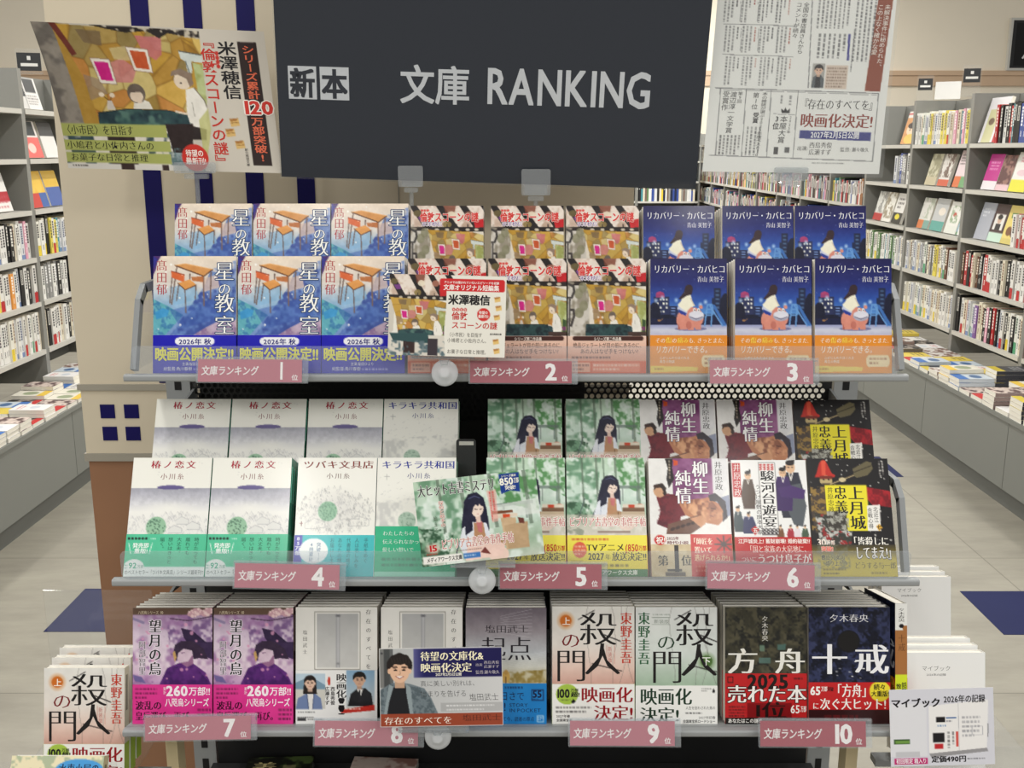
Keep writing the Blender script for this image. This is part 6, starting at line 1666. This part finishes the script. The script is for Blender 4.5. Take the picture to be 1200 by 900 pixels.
SB = {
 'white': spine_book((228, 227, 222), title_marks(DK), 'white'),
 'ivory': spine_book((222, 214, 192), title_marks((110, 70, 50), 6), 'ivory'),
 'pale': spine_book((214, 216, 218), title_marks((70, 80, 110), 8) + [(0, 1, .0, .12, (120, 140, 180))], 'pale grey'),
 'redfoot': spine_book((226, 224, 218), title_marks(DK, 6, .5) + [(0, 1, 0, .28, (186, 40, 44))], 'red-footed white'),
 'yellowfoot': spine_book((228, 226, 214), title_marks(DK, 6, .52) + [(0, 1, 0, .3, (226, 200, 60))], 'yellow-footed white'),
 'greenfoot': spine_book((224, 226, 218), title_marks((60, 90, 70), 6, .52) + [(0, 1, 0, .3, (90, 160, 120))], 'green-footed white'),
 'pink': spine_book((220, 160, 180), title_marks((246, 240, 240), 6), 'pink'),
 'purple': spine_book((126, 90, 150), title_marks((236, 230, 240), 6), 'purple'),
 'yellow': spine_book((222, 206, 90), title_marks(DK, 6), 'yellow'),
 'orange': spine_book((222, 150, 70), title_marks((246, 240, 230), 6), 'orange'),
 'red': spine_book((176, 36, 42), title_marks((244, 236, 228), 6), 'red'),
 'blue': spine_book((58, 80, 150), title_marks((236, 238, 244), 6), 'blue'),
 'teal': spine_book((70, 140, 150), title_marks((236, 240, 240), 6), 'teal'),
 'green': spine_book((96, 130, 84), title_marks((236, 240, 230), 6), 'green'),
 'grey': spine_book((140, 140, 138), title_marks((236, 236, 236), 6), 'grey'),
 'black': spine_book((26, 26, 28), title_marks((226, 224, 216), 6), 'black'),
 'divider': spine_book((22, 22, 24), [(.2, .8, .55, .92, (214, 212, 204)), (.3, .7, .57, .90, (60, 60, 60))], 'black divider', .19),
 'brown': spine_book((100, 66, 48), title_marks((236, 226, 206), 6), 'brown'),
}
BUSED = set()
COUNT = {}
def put_book(k, side, X, y, z, sc, where, lean=0.0, n=0, d=.012):
    p = SB[k]
    o = p if k not in BUSED else p.copy()
    if k in BUSED: COL.objects.link(o)
    BUSED.add(k)
    R = Matrix.Rotation(-side * math.pi / 2, 4, 'Z')
    o.matrix_world = Matrix.Translation((X + side * d, y, z + .0006)) @ Matrix.Rotation(lean, 4, 'X') @ R @ Matrix.Diagonal((sc[0], 1, sc[1], 1))
    o['label'] = f'{ORD[n]} shelf book from the far end, {where}'
    o['group'] = 'books on the ' + where
    o['category'] = 'book'
    if 'tone' in o: del o['tone']
    return o
def spine_row(side, X, a, b, z, pal, where, hmax, seed, tmul=1.0, lean=0.0, h=(.86, 1.02)):
    rr = random.Random(seed)
    y = b - .022 if side > 0 else b - .022
    n = 0
    while True:
        k = rr.choice(pal); tw = rr.uniform(.85, 1.5) * tmul
        t = .02 * tw
        if y - t < a + .02 or n > 38: break
        hs = min(rr.uniform(*h), hmax / (.19 if k == 'divider' else .172))
        # the spine starts at the far side for the right-hand cases, the near side for the left-hand ones
        put_book(k, side, X, y if side > 0 else y - t, z, (tw, hs), where, lean, n, rr.uniform(.006, .02))
        y -= t + .0012; n += 1
WH = ['white'] * 5 + ['ivory'] * 3 + ['pale'] * 3 + ['redfoot', 'yellowfoot', 'greenfoot']
MIXED = WH + ['black', 'red', 'pink', 'grey', 'blue']
spine_row(1, XR, 5.64, 6.44, 1.54, WH + ['purple', 'green', 'yellow', 'teal', 'pink'], 'top shelf of the third right bookcase', .23, 1, 1.2, h=(.95, 1.1))
spine_row(1, XR, 5.64, 6.44, .79, WH + ['yellow', 'yellowfoot', 'grey', 'black', 'black', 'brown'], 'second shelf of the third right bookcase', .22, 2, 1.15, h=(.95, 1.08))
spine_row(1, XR, 5.64, 6.44, .53, WH + WH + ['blue', 'pink', 'yellowfoot', 'black', 'divider', 'black'], 'lowest shelf of the third right bookcase', .23, 3, 1.15, h=(1.0, 1.12))
spine_row(1, XR, 4.96, 5.40, 1.54, ['black', 'black', 'white', 'red', 'blue', 'teal', 'white', 'pink', 'divider'], 'top shelf of the second right bookcase', .23, 4, 1.25, h=(1.0, 1.15))
spine_row(1, XR, 4.84, 5.64, .79, ['black', 'black', 'black', 'red', 'white', 'redfoot', 'ivory', 'divider', 'grey', 'brown', 'white', 'black'], 'second shelf of the second right bookcase', .22, 5, 1.2, h=(.95, 1.1))
spine_row(1, XR, 4.84, 5.64, .53, WH + ['black', 'black', 'black', 'divider', 'divider', 'pink', 'purple', 'red'], 'lowest shelf of the second right bookcase', .23, 6, 1.2, h=(1.0, 1.15))
spine_row(1, XR, 4.04, 4.84, .53, WH + ['black', 'black', 'divider', 'pink', 'red'], 'lowest shelf of the nearest right bookcase', .23, 16, 1.2, h=(1.0, 1.15))
spine_row(1, XR, 4.90, 5.10, 1.04, ['red', 'redfoot', 'white', 'black', 'red'], 'third shelf of the second right bookcase', .22, 7, 1.2)
spine_row(1, XR, 6.44, 7.24, .79, WH + ['teal', 'blue', 'green', 'orange', 'grey'], 'second shelf of the fourth right bookcase', .22, 8, 1.4, h=(1.0, 1.1))
spine_row(1, XR, 6.44, 6.75, 1.30, ['blue', 'white', 'yellow', 'pale', 'blue', 'grey'], 'fourth shelf of the fourth right bookcase', .22, 9, 1.8, h=(.95, 1.1))
spine_row(-1, XL, 4.87, 5.67, 1.01, ['white', 'yellow', 'yellowfoot', 'yellowfoot', 'white', 'redfoot', 'divider', 'pale', 'teal'], 'third shelf of the middle left bookcase', .184, 21, 1.3, h=(.92, 1.02))
spine_row(-1, XL, 4.87, 5.67, .80, ['black', 'grey', 'pale', 'white', 'pale', 'black', 'divider', 'white'], 'second shelf of the middle left bookcase', .184, 22, 1.3, h=(.92, 1.02))
spine_row(-1, XL, 4.87, 5.67, .57, WH + ['redfoot', 'black', 'divider', 'purple'], 'lowest shelf of the middle left bookcase', .184, 23, 1.2, h=(1.0, 1.1))
spine_row(-1, XL, 4.07, 4.87, 1.01, ['white', 'white', 'pale', 'pink', 'black', 'divider', 'white', 'ivory', 'greenfoot'], 'third shelf of the near left bookcase', .184, 24, 1.2, h=(.92, 1.05))
spine_row(-1, XL, 4.07, 4.87, .80, ['white', 'white', 'orange', 'white', 'black', 'divider', 'redfoot', 'pale', 'yellow'], 'second shelf of the near left bookcase', .184, 25, 1.2, h=(.92, 1.04))
spine_row(-1, XL, 4.07, 4.87, .57, WH + ['white', 'white', 'redfoot', 'black'], 'lowest shelf of the near left bookcase', .184, 26, 1.0, h=(1.0, 1.12))
# farther along, past counting: the small spines of the far bookcases
fb = MB(); rr = random.Random(40)
cols = [(228, 227, 222), (222, 214, 192), (214, 216, 218), (176, 36, 42), (58, 80, 150), (26, 26, 28), (226, 200, 60), (96, 130, 84), (220, 160, 180), (228, 227, 222), (150, 100, 60), (70, 140, 150), (120, 100, 90), (40, 40, 44), (70, 66, 66), (110, 116, 124), (150, 148, 142), (36, 44, 70)]
for i in range(8):
    for z in ZF[:4]:
        y = 7.24 + .8 * i + .03
        while y < 8.04 + .8 * i - .065:
            t = rr.uniform(.018, .036); h = rr.uniform(.13, .19 if z < 1.3 else .165); c_ = rr.choice(cols)
            fb.box(XR + .012, y, z + .0006, XR + .13, y + t, z + h, c_)
            fb.box(XR + .0114, y + t * .3, z + h * .45, XR + .012, y + t * .7, z + h * .9, (70, 66, 66) if sum(c_) > 400 else (226, 222, 216))
            y += t + .0012
for cx in (1.18, 1.98):
    r = case_unit(('left' if cx < 1.5 else 'right') + ' bookcase standing across the far end of the right aisle', 1, 0, -.4, .4, ZF, 1.72)
    r.location = (cx, 13.2, 0); r.rotation_euler = (0, 0, math.pi / 2)
    for z in ZF[:4]:
        x = cx - .37
        while x < cx + .335:
            t = rr.uniform(.018, .036); h = rr.uniform(.13, .19 if z < 1.3 else .165); c_ = rr.choice(cols)
            fb.box(x, 13.212, z + .0006, x + t, 13.33, z + h, c_)
            x += t + .0012
o = fb.build('distant_books', M['shelfbook'])
tag(o, 'dense rows of small book spines in the far right bookcases', 'books', kind='stuff')

# face-out books
def face_book(label, W, H, T, fn):
    cv = CV((0, 0, 100, 150), W, H, (230, 228, 224), .004); fn(cv)
    m = MB(); cv.emit(m); m.box(-W / 2, .0002, 0, W / 2, T, H, (228, 224, 214))
    o = m.build('display_book', M['shelfbook'], None, loc=(0, 0, -5))
    return o
def art(bg, *sh):
    def f(c):
        c.rect(0, 0, 100, 150, bg)
        for s in sh:
            if s[0] == 'r': c.rect(*s[1:6])
            elif s[0] == 'e': c.ell(*s[1:6])
            elif s[0] == 'm': c.marks(*s[1:])
            elif s[0] == 't': c.tint([(s[1], s[2]), (s[3], s[2]), (s[3], s[4]), (s[1], s[4])], s[5], 5, .45, .6)
    return f
def put_face(label, side, X, y, z, W, H, fn, lean=14, off=.03, yawd=0):
    W *= 1.12; H *= .98 if side > 0 else .88
    o = face_book(label, W, H, .018, fn)
    o.matrix_world = Matrix.Translation((X + side * off, y, z + .0012 + .018 * math.sin(math.radians(lean)))) @ Matrix.Rotation(-side * math.pi / 2 + math.radians(yawd), 4, 'Z') @ Matrix.Rotation(-math.radians(lean), 4, 'X')
    tag(o, label, 'book', 'face-out books in the bookcases')
    return o
dk = (50, 46, 48)
FO = [
 ('face-out olive picture book on the fourth shelf of the third right bookcase', 1, XR, 6.20, 1.30, .14, .19, art((150, 146, 118), ('t', 0, 0, 100, 150, (200, 196, 170)), ('r', 0, 110, 100, 150, (190, 180, 150)))),
 ('face-out brown and white book on the fourth shelf of the third right bookcase', 1, XR, 6.02, 1.30, .13, .19, art((214, 210, 204), ('t', 0, 0, 100, 110, (110, 90, 80)), ('r', 0, 118, 100, 150, (200, 90, 60)))),
 ('face-out pale pink book on the fourth shelf of the third right bookcase', 1, XR, 5.80, 1.30, .15, .21, art((224, 206, 210), ('m', 10, 14, 90, 60, 4, dk), ('r', 0, 105, 50, 150, (210, 110, 60)), ('r', 50, 105, 100, 150, (110, 160, 110)))),
 ('face-out white book with blurred flowers on the third shelf of the third right bookcase', 1, XR, 6.26, 1.04, .15, .19, art((216, 214, 208), ('t', 0, 0, 100, 100, (180, 186, 170)), ('r', 0, 108, 50, 150, (206, 120, 70)), ('r', 50, 108, 100, 150, (120, 160, 150)))),
 ('face-out grey book with a white animal on the third shelf of the third right bookcase', 1, XR, 6.06, 1.04, .16, .195, art((188, 190, 190), ('e', 60, 60, 26, 18, (224, 216, 204)), ('r', 0, 104, 100, 150, (90, 160, 150)))),
 ('face-out white book with a red flower on the third shelf of the third right bookcase', 1, XR, 5.86, 1.04, .14, .185, art((226, 226, 220), ('e', 50, 60, 14, 10, (190, 70, 60)), ('t', 20, 20, 80, 100, (150, 170, 140)), ('r', 0, 112, 100, 150, (220, 222, 214)))),
 ('face-out sky-blue book on the third shelf of the third right bookcase', 1, XR, 5.72, 1.04, .10, .18, art((150, 176, 190), ('t', 0, 0, 100, 150, (110, 150, 110)), ('r', 20, 100, 100, 150, (226, 226, 222)))),
 ('face-out magenta book on the fourth shelf of the second right bookcase', 1, XR, 5.44, 1.30, .14, .19, art((190, 40, 136), ('m', 20, 30, 80, 70, 3, (240, 200, 220)), ('r', 0, 112, 100, 150, (228, 222, 226)))),
 ('face-out dark red book on the fourth shelf of the second right bookcase', 1, XR, 5.29, 1.30, .12, .185, art((90, 50, 50), ('t', 0, 0, 100, 150, (150, 110, 100)), ('r', 0, 122, 100, 150, (224, 190, 196)))),
 ('face-out white and yellow book on the fourth shelf of the second right bookcase', 1, XR, 5.13, 1.30, .15, .2, art((232, 230, 226), ('m', 24, 18, 86, 40, 2, (196, 60, 80)), ('e', 50, 78, 30, 12, (226, 200, 206)), ('r', 0, 104, 100, 150, (226, 220, 60)))),
 ('face-out white book with a teal foot on the fourth shelf of the second right bookcase', 1, XR, 4.97, 1.30, .14, .2, art((226, 226, 226), ('m', 20, 30, 80, 90, 3, dk), ('r', 0, 104, 100, 150, (60, 150, 150)))),
 ('face-out silver book on the third shelf of the second right bookcase', 1, XR, 5.47, 1.04, .14, .2, art((170, 174, 184), ('m', 18, 20, 60, 60, 3, (230, 232, 236)))),
 ('face-out brown book with a portrait on the third shelf of the second right bookcase', 1, XR, 5.32, 1.04, .14, .2, art((66, 44, 44), ('r', 18, 40, 84, 102, (222, 220, 216)), ('e', 50, 62, 14, 16, (200, 170, 150)), ('e', 50, 52, 16, 10, (30, 26, 26)), ('r', 34, 78, 68, 102, (40, 36, 38)), ('r', 0, 112, 100, 150, (196, 222, 206)))),
 ('face-out yellow book with a green title on the third shelf of the second right bookcase', 1, XR, 5.165, 1.04, .14, .2, art((226, 206, 120), ('r', 24, 30, 86, 50, (90, 130, 70)), ('e', 36, 100, 18, 18, (120, 80, 50)), ('e', 66, 104, 18, 18, (90, 60, 46)), ('r', 0, 128, 100, 150, (206, 190, 110)))),
 ('face-out white magazine on the top shelf of the second right bookcase', 1, XR, 5.49, 1.54, .20, .24, art((226, 224, 226), ('r', 14, 40, 60, 150, (206, 204, 160)), ('e', 36, 80, 14, 12, (120, 100, 80)), ('r', 60, 34, 100, 60, (220, 150, 160)), ('r', 70, 60, 100, 150, (190, 36, 42)))),
 ('orange face-out cartoon book on the top shelf of the fourth right bookcase', 1, XR, 6.60, 1.54, .22, .21, art((206, 146, 90), ('r', 0, 0, 100, 30, (220, 216, 210)), ('r', 0, 10, 100, 16, (190, 40, 44)), ('e', 60, 50, 24, 20, (150, 146, 142)), ('e', 46, 84, 30, 26, (236, 206, 176)), ('e', 46, 66, 28, 14, (44, 34, 32)), ('e', 50, 126, 36, 22, (220, 190, 90)), ('e', 38, 86, 4, 4, dk), ('e', 56, 86, 4, 4, dk))),
 ('face-out white and red book on the third shelf of the fourth right bookcase', 1, XR, 7.05, 1.04, .14, .2, art((222, 222, 216), ('t', 0, 0, 100, 110, (150, 150, 146)), ('r', 0, 112, 100, 150, (176, 40, 40)))),
 ('face-out white leafy book on the third shelf of the fourth right bookcase', 1, XR, 6.88, 1.04, .14, .2, art((226, 224, 216), ('t', 0, 0, 100, 130, (150, 140, 120)))),
 ('face-out white and black book on the third shelf of the fourth right bookcase', 1, XR, 6.70, 1.04, .14, .2, art((220, 218, 214), ('m', 20, 20, 80, 80, 3, dk), ('r', 0, 96, 100, 150, (36, 36, 30)), ('e', 50, 116, 24, 14, (222, 206, 50)))),
 ('white face-out book with red band on the fourth shelf, near left bookcase', -1, XL, 4.66, 1.23, .15, .2, art((230, 228, 224), ('r', 14, 8, 80, 26, (60, 30, 40)), ('e', 45, 46, 24, 12, (206, 216, 180)), ('r', 0, 74, 100, 112, (176, 30, 44)), ('m', 10, 84, 90, 140, 3, (190, 80, 90)))),
 ('face-out pale green book on the fifth shelf of the near left bookcase', -1, XL, 4.42, 1.465, .14, .2, art((206, 206, 180), ('m', 20, 20, 80, 80, 3, dk))),
 ('face-out red and white book on the fifth shelf of the middle left bookcase', -1, XL, 5.02, 1.465, .17, .2, art((226, 220, 216), ('r', 0, 4, 90, 60, (40, 50, 54)), ('r', 0, 66, 100, 150, (222, 96, 90)), ('e', 50, 110, 20, 20, (240, 200, 190)))),
 ('face-out white side book on the fifth shelf of the middle left bookcase', -1, XL, 5.22, 1.465, .14, .2, art((224, 222, 218), ('r', 0, 0, 100, 60, (60, 60, 62)))),
 ('face-out yellow poster book on the fourth shelf of the middle left bookcase', -1, XL, 5.03, 1.23, .17, .2, art((226, 178, 50), ('e', 34, 50, 20, 40, (230, 190, 70)), ('e', 70, 50, 20, 40, (230, 190, 70)), ('r', 0, 90, 60, 150, (196, 50, 40)), ('r', 60, 90, 100, 150, (50, 90, 160)))),
 ('face-out blue book on the fourth shelf of the middle left bookcase', -1, XL, 5.22, 1.23, .14, .2, art((60, 90, 160), ('r', 0, 0, 100, 70, (220, 180, 60)))),
 ('face-out black and white book on the highest shelf of the middle left bookcase', -1, XL, 5.08, 1.69, .13, .17, art((226, 224, 220), ('r', 14, 6, 86, 70, (40, 42, 44)), ('m', 14, 80, 86, 130, 4, (90, 80, 80)))),
 ('face-out dark fronted book on the highest shelf of the middle left bookcase', -1, XL, 4.96, 1.69, .10, .17, art((40, 42, 46), ('m', 20, 20, 80, 70, 3, (220, 220, 220)), ('r', 0, 90, 100, 150, (206, 204, 200)))),
]
for f in FO: put_face(*f)

# books lying in piles on the low cabinets
def flat_book(fn, W=.128, D=.185, T=.02):
    cv = CV((0, 0, 100, 150), W, D, (228, 226, 222), .005); fn(cv)
    m = MB(); cv.emit(m, lambda u, v, e: np.stack([W * (u - .5), D * (.5 - v), T + e], -1))
    m.box(-W / 2, -D / 2, 0, W / 2, D / 2, .0006, (226, 224, 220)); m.box(-W / 2 + .001, -D / 2 + .001, .0006, W / 2 - .0005, D / 2 - .001, T - .0008, (230, 226, 214))
    m.box(-W / 2, -D / 2, T - .0008, W / 2, D / 2, T - .0001, (226, 224, 220)); m.box(W / 2 - .0006, -D / 2, 0, W / 2, D / 2, T - .0001, tuple(np.clip(cv.a[5, 5], 0, 255)))
    return m.build('table_book', M['shelfbook'], None, loc=(0, 0, -5))
FB = [flat_book(f) for f in (
 art((226, 224, 220), ('m', 16, 14, 84, 40, 2, dk), ('r', 0, 104, 100, 150, (190, 44, 44))), art((214, 210, 204), ('t', 0, 0, 100, 150, (120, 90, 80))),
 art((60, 62, 70), ('m', 16, 20, 84, 70, 3, (226, 224, 220)), ('r', 0, 110, 100, 150, (200, 180, 60))), art((224, 220, 206), ('e', 50, 70, 30, 34, (150, 160, 130)), ('r', 0, 112, 100, 150, (226, 190, 70))),
 art((206, 190, 180), ('t', 0, 0, 100, 150, (90, 70, 70)), ('m', 16, 14, 84, 40, 2, (240, 236, 230))), art((196, 206, 214), ('e', 50, 60, 30, 24, (80, 110, 150)), ('r', 0, 104, 100, 150, (60, 110, 180))),
 art((30, 30, 32), ('t', 0, 0, 100, 150, (160, 150, 140)), ('r', 0, 116, 100, 150, (190, 40, 40))), art((224, 200, 90), ('m', 16, 20, 84, 80, 3, dk)), art((232, 230, 228), ('m', 20, 20, 80, 50, 2, (190, 60, 60)), ('e', 50, 90, 24, 20, (200, 206, 214))))]
FUSED = set()
def pile(side, X, y, n, kind, rz, where, sc=1.0, zb=.4):
    for j in range(n):
        o = FB[kind]
        if kind in FUSED:
            o = o.copy(); COL.objects.link(o)
        FUSED.add(kind)
        o.matrix_world = Matrix.Translation((X + RB.uniform(-.003, .003), y + RB.uniform(-.003, .003), zb + .0006 + j * .0208 * sc)) @ Matrix.Rotation(rz, 4, 'Z') @ Matrix.Diagonal((sc, sc, sc, 1))
        lv = 'lone book' if n == 1 else (['lowest', 'second', 'third', 'fourth', 'fifth', 'sixth'][j] if j < n - 1 else 'topmost') + ' book'
        tag(o, f'{lv}, {where}', 'book', 'piled books on the low cabinets')
for side, xs, y0, n, tn, sc in ((1, (2.186, 2.358), 4.02, 20, 'right', .9), (-1, (-2.02, -2.172), 3.42, 17, 'left', .8)):
    for i in range(n):
        for j, x in enumerate(xs):
            kk = RB.randrange(9); cnt = RB.choice((1, 2, 3, 4, 5) if (side > 0 and i < 8) else (1, 1, 2, 3))
            pile(side, x, y0 + i * .136 * sc, cnt, kk, -side * math.pi / 2 + RB.uniform(-.03, .03), f'{ORD[i]} pile from the near end, {("aisle", "wall")[j]} row, {tn} cabinets', sc)
# small acrylic label stands on top of the cases
def label_stand(label, X, y, z, W=.11, H=.07, hh=.05, yaw=0):
    r = thing('label_stand', label, 'label', (X, y, z), (0, 0, yaw))
    MB().rbox(-W / 2, -.001, 0, W / 2, .001, hh + H + .02, .006).build('acrylic_plate', M['clear'], r)
    MB().box(-W / 2 + .006, -.0022, hh, W / 2 - .006, -.0012, hh + H).build('dark_label', M['darkplastic'], r)
    lab = MB()
    lab.box(-.008, -.0028, hh + H * .6, .008, -.0022, hh + H * .82, (220, 220, 216)); lab.box(-W * .32, -.0028, hh + H * .25, W * .32, -.0022, hh + H * .42, (220, 220, 216))
    lab.build('label_print', M['matte'], r)
    MB().box(-W / 2, -.02, 0, W / 2, .02, .003).build('foot', M['clear'], r)
label_stand('small dark label on a clear stand atop the fourth right bookcase', XR + .12, 6.62, 1.801, .095, .07, .07, -.25)
label_stand('dark label on a tall clear stand atop the third right bookcase', XR + .12, 5.96, 1.801, .10, .075, .075, -.25)
label_stand('dark label on a clear stand atop the middle left bookcase', XL - .12, 5.25, 1.871, .12, .085, .015, .3)
# black framed sign on the far wall at the right
a = at_y(1181, 80, BACK - .02); b = at_y(1181, 24, BACK - .02)
sg = thing('wall_sign', 'black framed sign on the far wall above the right bookcases', 'sign', (a.x, BACK, a.z))
hS = b.z - a.z
MB().box(0, -.05, 0, 1.1, -.03, hS, (16, 16, 16)).build('board', M['black'], sg)
fr = MB()
for x0, z0, x1, z1 in ((-.03, -.03, 1.13, 0), (-.03, hS, 1.13, hS + .03), (-.03, 0, 0, hS), (1.1, 0, 1.13, hS)): fr.box(x0, -.06, z0, x1, 0, z1, (200, 198, 194))
fr.build('frame', M['board'], sg)
c = CV((0, 0, 100, 60), 1.0, hS * .9, (18, 18, 18), .05); c.h('ハ', 8, 26, 34, 54, (220, 220, 220), 'r')
m = MB(); c.emit(m, c.flat(dx=.55, dy=-.051, dz=hS * .05), eps=.002); m.build('lettering', M['matte'], sg)

# blank white card standing on the cases
r = thing('paper_sign', 'blank white card standing on top of the third right bookcase', 'card', (XR + .12, 6.27, 1.8005), (0, 0, -.5))
MB().box(-.07, -.001, 0, .07, .001, .10, (228, 228, 226)).box(-.07, .001, 0, .07, .04, .0015, (228, 228, 226)).build('card', M['matte'], r)
